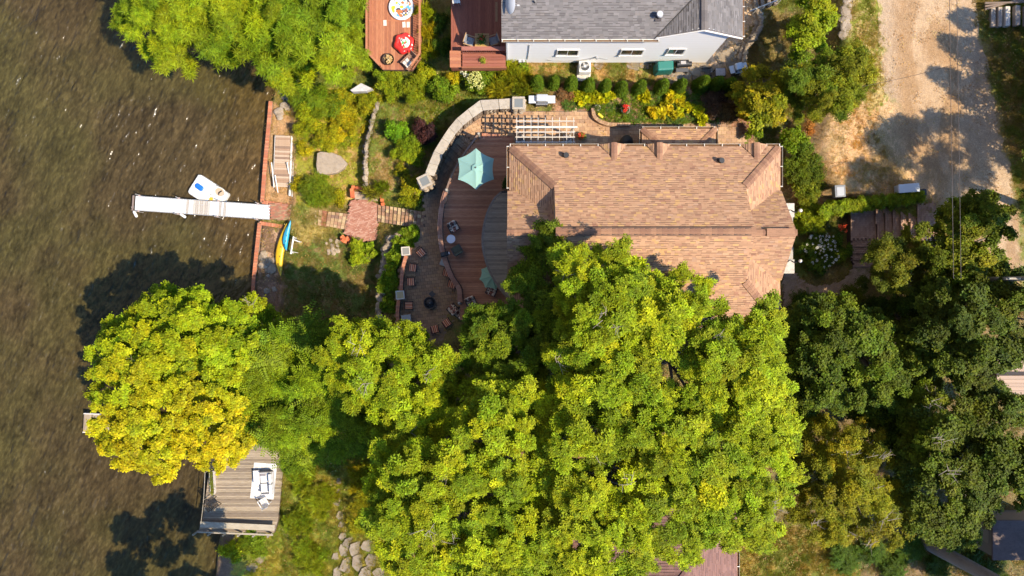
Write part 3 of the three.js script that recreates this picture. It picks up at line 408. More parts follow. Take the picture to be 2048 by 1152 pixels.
// lay rectangular pieces in running bond over a polygon (world xz); the first `most` nearest the focus are pieces of their own
function lay(parent, poly, y, w, d, ms, name, turn = 0, most = 300, gap = 0.014, th = 0.05, focus) {
  const b = bounds(poly), cx = (b[0] + b[2]) / 2, cz = (b[1] + b[3]) / 2, R = Math.hypot(b[2] - b[0], b[3] - b[1]) / 2 + w, ct = Math.cos(turn), st = Math.sin(turn), at = [];
  for (let r = 0, v = -R; v < R; v += d, r++) for (let u = -R + (r % 2) * w / 2; u < R; u += w) { const x = cx + u * ct + v * st, z = cz - u * st + v * ct; if (sdist([x, z], poly) > -0.02) at.push([x, z]); }
  const f = focus || [cx, cz]; at.sort((p, q) => Math.hypot(p[0] - f[0], p[1] - f[1]) - Math.hypot(q[0] - f[0], q[1] - f[1]));
  const g = metric(box(w - gap, th, d - gap)), rest = [];
  at.forEach(([x, z], i) => {
    const dy = rr(-0.006, 0.004), mm = ms[Math.floor(rnd() * ms.length)];
    if (i < most) { const m = part(name, g, mm, parent); m.position.set(x, y - th / 2 + dy, z); m.rotation.y = turn; }
    else { const q = tint(plain(g.clone()), [mm.color.r, mm.color.g, mm.color.b]); q.rotateY(turn); q.translate(x, y - th / 2 + dy, z); rest.push(q); }
  });
  if (rest.length) stuff(part(name, merge(rest), M([1, 1, 1], 0.92, { vertexColors: true, map: grainT }), parent));
}
const xz = (l) => l.map(p => [p.x, p.z]);
const PATIO = P([[1028, 221], [1115, 222], [1150, 220], [1186, 221], [1190, 234], [1202, 243], [1216, 249], [1300, 249], [1420, 247], [1452, 246], [1476, 256], [1492, 276], [1496, 345], [1028, 345]], LP);
{
  const t = struct('upper_patio', prism(PATIO, LP - 0.5, LP - 0.035), mortar);
  lay(t, xz(PATIO), LP, 0.34, 0.25, paveM, 'paver', 0, 300, 0.014, 0.05, [W(1180, 240, LP).x, W(0, 240, LP).z]);
}
const LOWP = P([[846, 372], [850, 420], [846, 452], [832, 472], [814, 492], [806, 505], [798, 545], [793, 590], [792, 640], [800, 672], [830, 692], [905, 690], [938, 660], [940, 590], [900, 500], [886, 420], [892, 385], [870, 372]], LL);
{
  const t = struct('lower_patio', prism(LOWP, LL - 0.5, LL - 0.035), M([0.09, 0.065, 0.05], 1));
  lay(t, xz(LOWP), LL, 0.3, 0.22, darkM, 'paver', 0.12, 300, 0.014, 0.05, [W(840, 540, LL).x, W(0, 560, LL).z]);
}
{ // edging wall of the planting bed beside the patio
  const t = thing('bed_edging_wall', 'low curved brown paver edging between patio and ivy bed', 'garden wall');
  const pts = P([[1186, 220], [1189, 233], [1201, 243], [1216, 248], [1262, 249]], LP + 0.3), q = polyAlong(pts, 18), g = rbox(0.26, 0.12, 0.22, 0.02);
  q.forEach((p, i) => { if (i === 18) return; const d = q[i + 1].clone().sub(p); for (let k = 0; k < 3; k++) { const m = part('edging_block', g, paveM[(i + k * 2) % 5], t); m.position.set(p.x, LP + 0.06 + 0.12 * k, p.z); m.rotation.y = Math.atan2(-d.z, d.x); } });
}
// four wide steps down from the patio and the landing below them
{
  const t = thing('patio_steps', 'four wide tan paver steps beside the white pergola', 'steps'); const xs = [1030, 1014, 999, 983, 966];
  for (let i = 0; i < 4; i++) { const y = LP - 0.15 * (i + 1), q = P([[xs[i], 219], [xs[i], 275], [xs[i + 1], 275], [xs[i + 1], 219]], y), st = part('step', prism(q, LL, y - 0.05), mortar, t); lay(st, xz(q), y, 0.255, 0.25, paveM, 'paver', 0, 99); }
  const y = LP - 0.72, q = P([[968, 219], [968, 273], [950, 283], [922, 260], [934, 244], [952, 226]], y), st = part('landing', prism(q, LL, y - 0.05), mortar, t); lay(st, xz(q), y, 0.33, 0.24, paveM, 'paver', 0.4, 99);
  const bs = P([[964, 269], [1028, 271], [1028, 277], [964, 276]], LP - 0.05), bk = part('brick_edge', prism(bs, LL, LP - 0.1), mortar, t); lay(bk, xz(bs), LP - 0.03, 0.1, 0.21, brickM, 'brick', 0, 60, 0.012, 0.07);
}
{ // curved stairs along the stone wall
  const t = thing('curved_stairs', 'curved stairs of dark pavers between stone wall and timber deck', 'stairs');
  const w = [[923, 258], [914, 268], [905, 279], [896, 291], [888, 304], [880, 318], [873, 332], [867, 346], [862, 360], [856, 374]], r = [[951, 281], [941, 292], [931, 304], [922, 316], [914, 329], [907, 341], [901, 353], [897, 365], [892, 378], [888, 392]];
  for (let i = 0; i < 9; i++) { const y = LP - 0.86 - 0.125 * i, q = P([w[i], r[i], r[i + 1], w[i + 1]], y), st = part('step', prism(q, LL - 0.3, y - 0.045), M([0.07, 0.05, 0.04], 1), t), d = q[1].clone().sub(q[0]); lay(st, xz(q), y, 0.24, 0.3, darkM, 'paver', Math.atan2(-d.z, d.x), 40, 0.014, 0.045); }
}
{ // curved stone wall with pale coping slabs and two piers
  const t = thing('curved_stone_wall', 'curved stone garden wall with broad pale coping slabs', 'garden wall');
  const out = [[1026, 196], [997, 198], [960, 200], [936, 218], [913, 237], [898, 255], [884, 276], [868, 302], [858, 326], [849, 349]], inn = [[1026, 217], [999, 218], [966, 221], [946, 235], [926, 251], [911, 268], [899, 286], [885, 310], [876, 331], [868, 352]];
  const cm = [[0.39, 0.335, 0.27], [0.36, 0.31, 0.25], [0.41, 0.36, 0.29]].map(c => M(c, 0.9, { map: grainT, bumpMap: grainB, bumpScale: 0.006 }));
  for (let i = 0; i < 9; i++) {
    const y = 5.75 - 0.045 * i, q = P([out[i], out[i + 1], inn[i + 1], inn[i]], y), c = q.reduce((a, p) => a.add(p.clone().multiplyScalar(0.25)), V(0, 0, 0)); const sh = (k) => q.map(p => p.clone().lerp(c, k));
    part('coping_slab', prism(q.map(p => p.clone().lerp(c, 0.014)), y - 0.09, y, 0.012), cm[i % 3], t);
    const b = part('wall_section', prism(sh(0.1), 1.8, y - 0.09), mortar, t);
    // stones of the inner and outer faces
    const f = sh(0.26); for (const [p0, p1] of [[f[0], f[1]], [f[3], f[2]]]) { const L = p0.distanceTo(p1); for (let k = 0; k < 3; k++) for (let v = 0; v < 4; v++) { const p = p0.clone().lerp(p1, (k + 0.5 + 0.2 * (v % 2)) / 3.2); p.y = y - 0.26 - v * 0.27; stone(b, 'stone', p, L / 8.5 + 0.01, 0.95); } }
  }
  for (const [px, py, w, a, y] of [[1037, 206, 0.82, 0, 5.95], [849, 362, 0.82, 0.45, 5.5]]) {
    const p = W(px, py, y), k = part('pier', [box(w - 0.1, y - 2, w - 0.1)], mortar, t); k.position.set(p.x, (y + 2) / 2 - 0.1, p.z); k.rotation.y = a;
    for (let v = 0; v < 4; v++) for (let e = 0; e < 8; e++) { const s = e % 4, u = (Math.floor(e / 4) - 0.5) * 0.36, q = V(s < 2 ? u : (s === 2 ? 1 : -1) * w * 0.42, 0, s < 2 ? (s ? 1 : -1) * w * 0.42 : u); q.y = (y - 2) / 2 - 0.2 - v * 0.3; stone(k, 'stone', q, 0.18, 0.9); }
    const cap = part('pier_cap', [rbox(w, 0.08, 0.14, 0.02, 0, 0, -w / 2 + 0.07), rbox(w, 0.08, 0.14, 0.02, 0, 0, w / 2 - 0.07), rbox(0.14, 0.08, w - 0.28, 0.02, -w / 2 + 0.07, 0, 0), rbox(0.14, 0.08, w - 0.28, 0.02, w / 2 - 0.07, 0, 0)], cm[0], t); cap.position.set(p.x, y, p.z); cap.rotation.y = a;
    part('lamp_glass', box(w - 0.28, 0.05, w - 0.28, 0, 0.0, 0), M([0.16, 0.17, 0.17], 0.25), cap);
  }
}
{ // brick piers and low brick wall round the lower patio
  const t = thing('patio_brick_wall', 'low red brick wall edging the lower patio behind the striped chairs', 'garden wall');
  const lines = [[[812, 512], [805, 540], [802, 580]], [[797, 600], [795, 630], [800, 668]]];
  for (const l of lines) { const q = polyAlong(P(l, LL + 0.55), 14); part('wall_core', band(q, 0.2, LL - 0.4, LL + 0.5), mortar, t); const g = rbox(0.24, 0.07, 0.1, 0.01); for (let i = 0; i < 14; i++) { const d = q[i + 1].clone().sub(q[i]), L = d.length(), n = Math.round(L / 0.11); for (let k = 0; k < n; k++) { const m = part('brick', g, brickM[(i * 3 + k) % 4], t); m.position.copy(q[i]).addScaledVector(d, (k + 0.5) / n); m.position.y = LL + 0.535; m.rotation.y = Math.atan2(-d.z, d.x) + Math.PI / 2; } } }
  for (const [px, py] of [[811, 502], [800, 590]]) {
    const y = LL + 1.05, p = W(px, py, y), o = thing('lantern_pier', px > 805 ? 'square pier lantern with pale frame among hostas' : 'square pier lantern with yellowish glass beside the low brick wall', 'pier', V(p.x, LL, p.z), 0.08);
    part('pier', box(0.5, 0.9, 0.5, 0, 0.42, 0), brickM[3], o); part('lantern_frame', [rbox(0.58, 0.07, 0.07, 0.02, 0, 1, -0.26), rbox(0.58, 0.07, 0.07, 0.02, 0, 1, 0.26), rbox(0.07, 0.07, 0.46, 0.02, -0.26, 1, 0), rbox(0.07, 0.07, 0.46, 0.02, 0.26, 1, 0)], M([0.5, 0.47, 0.42], 0.7), o); part('lantern_glass', box(0.47, 0.14, 0.47, 0, 0.93, 0), M(px > 805 ? [0.2, 0.2, 0.19] : [0.36, 0.3, 0.16], 0.35), o);
  }
}
{ // brick flights to the lake
  const t = thing('brick_stairs', 'upper flight of shallow brick steps climbing to the lower patio', 'stairs'), u = thing('brick_stairs', 'lower flight of shallow brick steps running down towards the white dock', 'stairs');
  const flight = (par, n, A, B, A2, B2, y0, y1) => { for (let i = 0; i < n; i++) { const y = lerp(y0, y1, (i + 1) / n), f = (k) => [lerp(A[0], A2[0], k), lerp(A[1], A2[1], k)], g = (k) => [lerp(B[0], B2[0], k), lerp(B[1], B2[1], k)], q = P([f(i / n), g(i / n), g((i + 1) / n), f((i + 1) / n)], y), s = part('step', prism(q, y - 0.6, y - 0.06), mortar, par); for (let k = 0; k < 5; k++) { const c = [0, 1].map(e => q[0].clone().lerp(q[1], (k + e) / 5)), d = [0, 1].map(e => q[3].clone().lerp(q[2], (k + e) / 5)), m = c[0].clone().add(c[1]).add(d[0]).add(d[1]).multiplyScalar(0.25); part('brick', prism([c[0], c[1], d[1], d[0]].map(p => p.clone().lerp(m, 0.06)), y - 0.07, y + rr(-0.008, 0.004)), tanM[Math.floor(rnd() * 5)], s); } } };
  flight(t, 12, [756, 409], [755, 443], [852, 424], [847, 458], 1.55, LL - 0.03);
  flight(u, 6, [602, 412], [601, 442], [645, 420], [642, 452], 0.8, 1.12); flight(u, 6, [656, 423], [652, 452], [702, 428], [695, 460], 1.2, 1.5);
  const ld = P([[700, 402], [738, 398], [757, 408], [756, 444], [752, 480], [702, 484], [690, 466], [697, 430]], 1.55), pd = struct('brick_landing', prism(ld, 0.6, 1.5), mortar); lay(pd, xz(ld), 1.56, 0.21, 0.105, [[0.42, 0.2, 0.14], [0.36, 0.16, 0.11], [0.47, 0.26, 0.19]].map(c => M(c, 0.95, { map: grainT })), 'brick', 0.3, 300, 0.012);
  const mid = P([[645, 420], [657, 423], [653, 453], [642, 452]], 1.14), pm = part('landing', prism(mid, 0.4, 1.13), brickM[1], u);
  const pa = P([[541, 406], [602, 412], [601, 443], [541, 438]], 0.8), pt = struct('brick_path', prism(pa, 0, 0.74), mortar); lay(pt, xz(pa), 0.8, 0.21, 0.105, [...brickM, darkM[0], tanM[1]], 'brick', 0.07, 200);
}
// seawall
function seawall(label, l) { const t = thing('seawall', label, 'seawall'), y = 0.62, q = P(l, y); part('wall_face', band(q, 0.26, -1.3, y - 0.07), M([0.3, 0.22, 0.17], 0.95, { map: grainT }), t); const g = rbox(0.27, 0.075, 0.1, 0.012); const gs = []; for (let i = 0; i < q.length - 1; i++) { const d = q[i + 1].clone().sub(q[i]), n = Math.round(d.length() / 0.112); for (let k = 0; k < n; k++) { const m = plain(g.clone()); const c = brickM[Math.floor(rnd() * 4)].color; tint(m, [c.r * 1.15, c.g, c.b * 0.85]); m.rotateY(Math.atan2(-d.z, d.x) + Math.PI / 2); const p = q[i].clone().addScaledVector(d, (k + 0.5) / n); m.translate(p.x, y - 0.03, p.z); gs.push(m); } } stuff(part('brick', merge(gs), M([1, 1, 1], 0.9, { vertexColors: true }), t)); }
seawall('orange brick seawall beside the stored boardwalk', [[541, 202], [536, 260], [530, 325], [524, 404], [582, 411]]);
seawall('orange brick seawall below the kayaks', [[577, 455], [519, 446], [513, 500], [507, 560], [503, 640], [497, 720]]);

// ---------------------------------------------------------------- timber decks
const redWood = [[0.44, 0.2, 0.11], [0.38, 0.165, 0.09], [0.48, 0.23, 0.13], [0.33, 0.14, 0.08], [0.42, 0.2, 0.115]].map(c => M(c, 0.75, { map: woodT, bumpMap: woodT, bumpScale: 0.004 }));
const greyWood = [[0.32, 0.28, 0.22], [0.36, 0.31, 0.24], [0.27, 0.235, 0.185], [0.39, 0.34, 0.265]].map(c => M(c, 0.9, { map: woodT, bumpMap: woodT, bumpScale: 0.004 }));
const tanWood = [[0.32, 0.255, 0.18], [0.27, 0.21, 0.15], [0.37, 0.295, 0.21], [0.22, 0.17, 0.125]].map(c => M(c, 0.9, { map: woodT, bumpMap: woodT, bumpScale: 0.004 }));
const rust = [[0.4, 0.15, 0.07], [0.36, 0.13, 0.065], [0.43, 0.175, 0.085], [0.33, 0.12, 0.06]].map(c => M(c, 0.75, { map: woodT, bumpMap: woodT, bumpScale: 0.004 }));
const wine = [[0.27, 0.082, 0.048], [0.24, 0.07, 0.042], [0.3, 0.1, 0.058]].map(c => M(c, 0.7, { map: woodT, bumpMap: woodT, bumpScale: 0.004 }));
// boards over a polygon [x,z]; along: 'x' or 'z'
function boards(parent, poly, y, w, ms, along, name = 'deck_board', gap = 0.008, th = 0.035) {
  const b = bounds(poly), ax = along === 'x' ? 1 : 0;
  for (let v = b[ax], i = 0; v < b[ax + 2] - 0.02; v += w, i++) {
    const cell = clipPoly(poly, v + gap / 2, Math.min(v + w - gap / 2, b[ax + 2]), ax); if (cell.length < 3) continue;
    const pts = cell.filter((p, k) => { const q = cell[(k + 1) % cell.length]; return Math.hypot(p[0] - q[0], p[1] - q[1]) > 1e-3; }); if (pts.length < 3) continue;
    const g = prism(pts, y - th, y), uv = g.attributes.uv; if (ax === 0) for (let k = 0; k < uv.count; k++) uv.setXY(k, uv.getY(k) + i * 0.37, uv.getX(k)); else for (let k = 0; k < uv.count; k++) uv.setX(k, uv.getX(k) + i * 0.61);
    part(name, g, ms[Math.floor(rnd() * ms.length)], parent);
  }
}
const IRON = M([0.012, 0.012, 0.014], 0.45, { metalness: 0.3 });
{
  const t = thing('timber_deck', 'curved red brown timber deck under the teal parasol', 'deck');
  const L = [[962, 276], [945, 290], [930, 309], [915, 332], [902, 358], [893, 385], [886, 410], [882, 440], [882, 470], [887, 500], [895, 530], [906, 556], [918, 578], [921, 600], [920, 640]], poly = xz([...P(L, LP - 0.02), W(1040, 640, LP), W(1040, 276, LP)]);
  boards(t, poly, LP - 0.02, 0.145, redWood, 'x');
  part('deck_frame', prism(poly.map(p => [p[0] + 0.05, p[1]]), LP - 0.35, LP - 0.07), M([0.08, 0.045, 0.03], 1), t);
  const wf = polyAlong(P(L, LP - 0.02), 40); part('fascia', band(wf.map(p => p.clone().add(V(0.03, 0, 0))), 0.05, LL - 0.1, LP - 0.06), M([0.16, 0.09, 0.06], 0.9, { map: woodT }), t);
  // broad cap board on the outer edge
  const cp = polyAlong(P([[892, 380], [884, 410], [880, 440], [880, 470], [884, 500], [893, 530], [903, 554], [917, 576], [920, 606]], LP + 0.45), 26);
  for (let i = 0; i < 13; i++) { const q = cp.slice(2 * i, 2 * i + 3); part('cap_board', band(q, 0.3, LP + 0.4, LP + 0.45), M([[0.33, 0.17, 0.12], [0.3, 0.15, 0.1], [0.36, 0.2, 0.14]][i % 3], 0.8, { map: woodT }), t); }
  for (let i = 0; i < 27; i += 3) part('post', box(0.09, 0.45, 0.09, cp[i].x, LP + 0.2, cp[i].z), IRON, t);
  const rl = cp.map(p => p.clone().add(V(0.24, 0.42, 0))); const rail = part('hand_rail', tube(rl, 0.026), IRON, t); for (let i = 0; i < 27; i++) part('baluster', cyl(0.01, 0.01, 0.86, rl[i].x, LP + 0.43, rl[i].z, 6), IRON, rail);
  // rail beside the curved stairs
  const r2 = polyAlong(P([[957, 268], [943, 287], [925, 312], [910, 337], [899, 362], [893, 380]], LP + 0.95), 18), c2 = part('stair_rail', band(r2, 0.12, LP + 0.9, LP + 0.96), M([0.2, 0.13, 0.1], 0.7, { map: woodT }), t); for (const p of r2) part('baluster', cyl(0.014, 0.014, 0.95, p.x, LP + 0.45, p.z, 6), IRON, c2);
  for (const p of [r2[0], r2[18], cp[26]]) { const n = part('newel_post', [cyl(0.09, 0.1, 1.1, 0, 0.5, 0, 12), new THREE.SphereGeometry(0.1, 12, 8).translate(0, 1.08, 0)], M([0.3, 0.28, 0.25], 0.6), t); n.position.set(p.x, LP, p.z); }
}
{
  const t = thing('balcony', 'weathered grey board balcony with curved rail on the end of the brown house', 'balcony');
  const L = [[1003, 384], [990, 396], [979, 415], [971, 437], [966, 462], [965, 485], [968, 508], [975, 532], [986, 556], [1002, 580], [1024, 604]], poly = xz([...P(L, LB), W(1036, 604, LB), W(1036, 384, LB)]);
  boards(t, poly, LB, 0.12, greyWood, 'x'); part('balcony_frame', prism(poly.map(p => [p[0] + 0.03, p[1]]), LB - 0.3, LB - 0.045), M([0.1, 0.085, 0.07], 1), t);
  const q = polyAlong(P(L, LB + 0.95), 30), r = part('hand_rail', band(q, 0.13, LB + 0.9, LB + 0.95), M([0.2, 0.165, 0.13], 0.85, { map: woodT }), t); for (let i = 0; i <= 30; i++) part('baluster', cyl(0.012, 0.012, 0.9, q[i].x, LB + 0.45, q[i].z, 6), IRON, r);
  const e = [q[0], V(W(1020, 384, LB + 0.9).x, LB + 0.95, q[0].z)]; part('hand_rail', band(e, 0.12, LB + 0.9, LB + 0.95), IRON, t);
  for (const k of [0, 10, 20]) part('post', box(0.14, LB - LP, 0.14, q[k].x + 0.25, (LB + LP) / 2 - 0.15, q[k].z), greyWood[0], t);
}
const DB = 3.9;
{ // picket-railed deck with the pool floats
  const t = thing('picket_deck', 'orange brown deck with picket railing holding the pool floats', 'deck'), y = DB;
  const o = [[739, -90], [739, 112], [765, 139], [824, 140], [843, 116], [843, -90]], poly = xz(P(o, y)); boards(t, poly, y, 0.145, rust, 'z'); part('deck_frame', prism(xz(P(o, y)).map(p => [p[0], p[1]]), y - 0.3, y - 0.045), M([0.12, 0.05, 0.03], 1), t);
  for (const [px, py] of [[745, 20], [745, 105], [836, 20], [836, 105], [790, 132]]) { const p = W(px, py, y), g = G(p.x, p.z); part('post', box(0.14, y - g + 0.3, 0.14, p.x, (y + g) / 2 - 0.2, p.z), rust[3], t); }
  const rail = (a, b, name) => { const A = W(a[0], a[1], y), B = W(b[0], b[1], y), n = Math.round(A.distanceTo(B) / 0.16), d = B.clone().sub(A); const r = part('rail', [band([A, B], 0.14, y + 0.9, y + 0.94), band([A, B], 0.05, y + 0.12, y + 0.18)], rust[2], t); const g = box(0.04, 0.8, 0.04); for (let i = 0; i <= n; i++) { const m = part('picket', g, rust[i % 4], r); m.position.copy(A).addScaledVector(d, i / n); m.position.y = y + 0.5; } };
  rail([739, -80], [739, 112]); rail([739, 112], [765, 139]); rail([843, -80], [843, 116]); rail([843, 116], [826, 140]);
  part('seam_board', band([W(739, 41, y), W(800, 41, y)], 0.12, y, y + 0.006), rust[0], t);
}
const DA = 6.2;
{ // wine-red deck of the white house
  const t = thing('wine_red_deck', 'wine red timber deck attached to the white house', 'deck'), y = DA, o = [[902, -90], [902, 136], [1011, 136], [1011, -90]], poly = xz(P(o, y));
  boards(t, poly, y, 0.145, [...wine], 'z'); part('deck_frame', prism(poly, y - 0.6, y - 0.045), wine[1], t);
  const A = W(925, 107, y), B = W(1012, 107, y), rail = part('rail', [band([A, B], 0.26, y + 0.88, y + 0.93), band([A, B], 0.06, y + 0.1, y + 0.18)], M([0.3, 0.11, 0.08], 0.7, { map: woodT }), t), n = 20; for (let i = 0; i <= n; i++) { const m = part('picket', box(0.05, 0.8, 0.04), wine[i % 3], rail); m.position.lerpVectors(A, B, i / n); m.position.y = y + 0.5; }
  // long bench-planter outside the rail
  for (let k = 0; k < 4; k++) part('planter_board', box(2.75, 0.05, 0.17, (A.x + B.x) / 2, y + 0.35, A.z + 0.25 + 0.2 * k), wine[k % 3], t); part('planter_front', box(2.85, 0.4, 0.06, (A.x + B.x) / 2, y + 0.2, A.z + 1.0), rust[1], t);
  const g2 = W(912, 120, y); for (let k = 0; k < 5; k++) { const m = part('step_board', box(0.7, 0.05, 0.2), rust[k % 4], t); m.position.set(g2.x, y + 0.55 - 0.04 * k, g2.z - 0.3 + 0.2 * k); }
  part('pale_board', box(0.15, 0.04, 1.25, W(993, 25, y).x, y + 0.02, W(0, 24, y).z), M([0.36, 0.22, 0.12], 0.8, { map: woodT }), t);
}
const DL = 1.0;
{ // lakeside deck in the lower left
  const t = thing('lakeside_deck', 'weathered grey brown lakeside deck with bench rail and white sofa set', 'deck'), y = DL, o = [[428, 870], [405, 1040], [397, 1062], [548, 1066], [556, 1040], [570, 900], [572, 870]], poly = xz(P(o, y)); boards(t, poly, y, 0.125, tanWood, 'x', 'deck_board', 0.016); part('deck_frame', prism(poly, y - 0.35, y - 0.045), M([0.1, 0.07, 0.05], 1), t);
  for (const [px, py] of [[425, 900], [412, 1000], [402, 1055], [480, 1058], [545, 1058]]) { const p = W(px, py, y); part('pile', cyl(0.1, 0.1, 2.4, p.x, y - 1.35, p.z, 10), tanWood[3], t); }
  const a = W(399, 1050, y + 0.5), b = W(548, 1056, y + 0.5); part('bench_board', band([W(400, 1049, y + 0.5), W(549, 1056, y + 0.5)], 0.42, y + 0.45, y + 0.5), greyWood[3], t); part('bench_rail', band([W(394, 1064, y + 0.8), W(546, 1070, y + 0.8)], 0.12, y + 0.76, y + 0.81), greyWood[1], t); for (let i = 0; i < 6; i++) part('post', box(0.1, 0.8, 0.1, lerp(W(396, 0, y).x, W(543, 0, y).x, i / 5), y + 0.38, lerp(W(0, 1062, y).z, W(0, 1066, y).z, i / 5)), greyWood[0], t);
  const rr1 = [W(410, 945, y + 0.5), W(407, 1000, y + 0.5), W(402, 1045, y + 0.5)]; part('edge_rail', tube(rr1, 0.025), greyWood[0], t); for (const p of rr1) part('post', cyl(0.03, 0.03, 0.55, p.x, y + 0.25, p.z, 8), greyWood[0], t);
}
{ // dock whose end shows beyond the yellow tree
  const t = thing('timber_dock', 'weathered timber dock reaching out beneath the yellow maple', 'dock'), y = 0.7, poly = xz(P([[168, 827], [450, 838], [448, 878], [166, 864]], y)); boards(t, poly, y, 0.15, tanWood, 'z', 'dock_plank'); for (const e of [[[168, 827], [450, 838]], [[166, 864], [448, 878]]]) part('edge_beam', band(P(e, y - 0.05), 0.07, y - 0.22, y + 0.01), M([0.55, 0.53, 0.5], 0.7), t);
  for (let i = 0; i < 5; i++) for (const e of [[[172, 830], [445, 841]], [[170, 862], [444, 875]]]) { const p = W(lerp(e[0][0], e[1][0], i / 4), lerp(e[0][1], e[1][1], i / 4), y); part('pile', cyl(0.06, 0.06, 1.9, p.x, y - 1.05, p.z, 8), greyWood[0], t); }
}
{ // the white dock
  const y = 0.72, A = W(270, 406, y), B = W(540, 424.5, y), d = B.clone().sub(A), L = d.length(), t = thing('white_dock', 'long narrow white slatted dock with the pedal boat alongside', 'dock', V(A.x, 0, A.z), Math.atan2(-d.z, d.x)), n = 58, g = rbox(L / n - 0.022, 0.05, 0.98, 0.008);
  const wm = [[0.56, 0.58, 0.6], [0.52, 0.54, 0.57], [0.6, 0.61, 0.62]].map(c => M(c, 0.5)), gm = [[0.42, 0.38, 0.34], [0.5, 0.46, 0.42]].map(c => M(c, 0.7, { map: woodT }));
  for (let i = 0; i < n; i++) { const px = i / n; const m = part('dock_slat', g, (px > 0.43 && px < 0.55 && rnd() < 0.75) || (px > 0.36 && px < 0.66 && rnd() < 0.3) ? gm[i % 2] : wm[i % 3], t); m.position.set((i + 0.5) * L / n, y - 0.025, 0); }
  for (const s of [-1, 1]) part('side_rail', rbox(L, 0.14, 0.05, 0.01, L / 2, y - 0.1, s * 0.515), M([0.5, 0.5, 0.5], 0.4, { metalness: 0.6 }), t);
  for (let i = 0; i < 4; i++) for (const s of [-1, 1]) { const q = part('leg', cyl(0.03, 0.03, 2.5, 0.25 + (L - 0.6) * i / 3.2, y - 0.8, s * 0.6, 8), M([0.45, 0.42, 0.4], 0.5, { metalness: 0.5 }), t); part('clamp', rbox(0.16, 0.05, 0.1, 0.015, 0.25 + (L - 0.6) * i / 3.2, y - 0.02, s * 0.57), M([0.4, 0.3, 0.28], 0.6), q); }
  part('end_board', box(0.12, 0.06, 1.1, -0.22, y - 0.15, 0), M([0.2, 0.15, 0.13], 0.8), t);
  const fend = (px, py, a, lab) => { const p = W(px, py, 0.3), f = thing('dock_fender', lab, 'fender', V(p.x, 0.32, p.z), a, 'dock fenders'); const bg = new THREE.CapsuleGeometry(0.105, 0.32, 6, 14); bg.rotateZ(Math.PI / 2); part('fender_body', bg, M([0.75, 0.72, 0.72], 0.35), f); part('rope', rod(V(-0.26, 0, 0), V(-0.5, 0.3, -0.1), 0.012), M([0.5, 0.42, 0.35], 0.9), f); };
  fend(271, 428, -1.1, 'white fender tied at the far end of the dock'); fend(366, 431, -0.6, 'white fender tied halfway along the dock');
}
{ // boardwalk section stored on the bank
  const y = 0.95, a = W(566, 271, y), b = W(562, 374, y), d = b.clone().sub(a), L = d.length(), t = thing('stored_boardwalk', 'weathered boardwalk section stored on the bank with white side rails', 'boardwalk', V(a.x, 0.6, a.z), Math.atan2(-d.z, d.x)), n = 24;
  for (let i = 0; i < n; i++) { const m = part('plank', box(L / n - 0.012, 0.045, 1.08), M([[0.44, 0.3, 0.2], [0.36, 0.23, 0.15], [0.5, 0.37, 0.27], [0.26, 0.17, 0.12]][Math.floor(rnd() * 4)], 0.9, { map: woodT }), t); m.position.set((i + 0.5) * L / n, 0.33, 0); }
  part('side_beam', box(L, 0.2, 0.06, L / 2, 0.2, 0.58), M([0.6, 0.56, 0.5], 0.7), t); part('side_beam', box(L + 0.6, 0.24, 0.1, L / 2 + 0.3, 0.2, -0.62), WHITE, t); part('side_beam', box(L + 0.5, 0.2, 0.07, L / 2 + 0.4, 0.16, -0.8), WHITE, t); part('foot', box(0.1, 0.12, 1, 0.6, 0.06, 0), greyWood[0], t); part('foot', box(0.1, 0.12, 1, L - 0.6, 0.06, 0), greyWood[0], t);
  for (const [p, q] of [[[543, 325], [548, 375]], [[574, 325], [578, 348]], [[550, 350], [556, 385]]]) { const A = W(p[0], p[1], 1.2), B = W(q[0], q[1], 1); single('white_pole', rod(A, B, 0.045, 0.035), WHITE, 'thin white pole lying on the stored boardwalk', 'pole', 'poles on the stored boardwalk'); }
}
{ // stairs from the road to the front path
  const t = thing('road_stairs', 'brown brick stairs stepping down from the gravel road beside the ivy hedge', 'stairs'), u = thing('garden_stairs', 'short flight of brick steps curving down to the front path', 'stairs');
  const st = (par, q0, y, a = 0) => { const q = P(q0, y), s = part('step', prism(q, y - 0.7, y - 0.05), M([0.1, 0.06, 0.05], 1), par); lay(s, xz(q), y, 0.24, 0.13, [[0.36, 0.22, 0.16], [0.31, 0.19, 0.14], [0.4, 0.255, 0.19]].map(c => M(c, 0.95, { map: grainT })), 'brick', a, 60, 0.01, 0.05); };
  const X = [1752, 1769, 1785, 1801, 1818, 1834, 1872]; st(t, [[1704, 424], [1752, 420], [1756, 478], [1704, 478]], 5.7, 1.57);
  for (let i = 0; i < 6; i++) st(t, [[X[i], 418 - i * 2], [X[i + 1], 415 - i * 2], [X[i + 1] + 4, 480], [X[i] + 4, 480]], 5.87 + 0.155 * i, 1.57);
  for (let i = 0; i < 4; i++) st(u, [[1703, 477 + i * 13.5], [1752, 477 + i * 13.5], [1750 - i * 3, 492 + i * 13.5], [1703 + i * 2, 492 + i * 13.5]], 5.55 - 0.14 * i, 0);
  const pa = P([[1708, 531], [1742, 532], [1738, 556], [1718, 578], [1690, 594], [1650, 602], [1610, 596], [1584, 612], [1568, 612], [1566, 545], [1588, 545], [1604, 562], [1630, 572], [1660, 570], [1690, 560]], LP); const p = struct('front_path', prism(pa, 4.4, LP - 0.02), M([0.2, 0.135, 0.095], 1, { map: grainT })); lay(p, xz(pa), LP + 0.01, 0.22, 0.11, [[0.42, 0.29, 0.2], [0.37, 0.25, 0.175], [0.46, 0.32, 0.23]].map(c => M(c, 0.95, { map: grainT })), 'brick', 0.5, 300, 0.01);
}
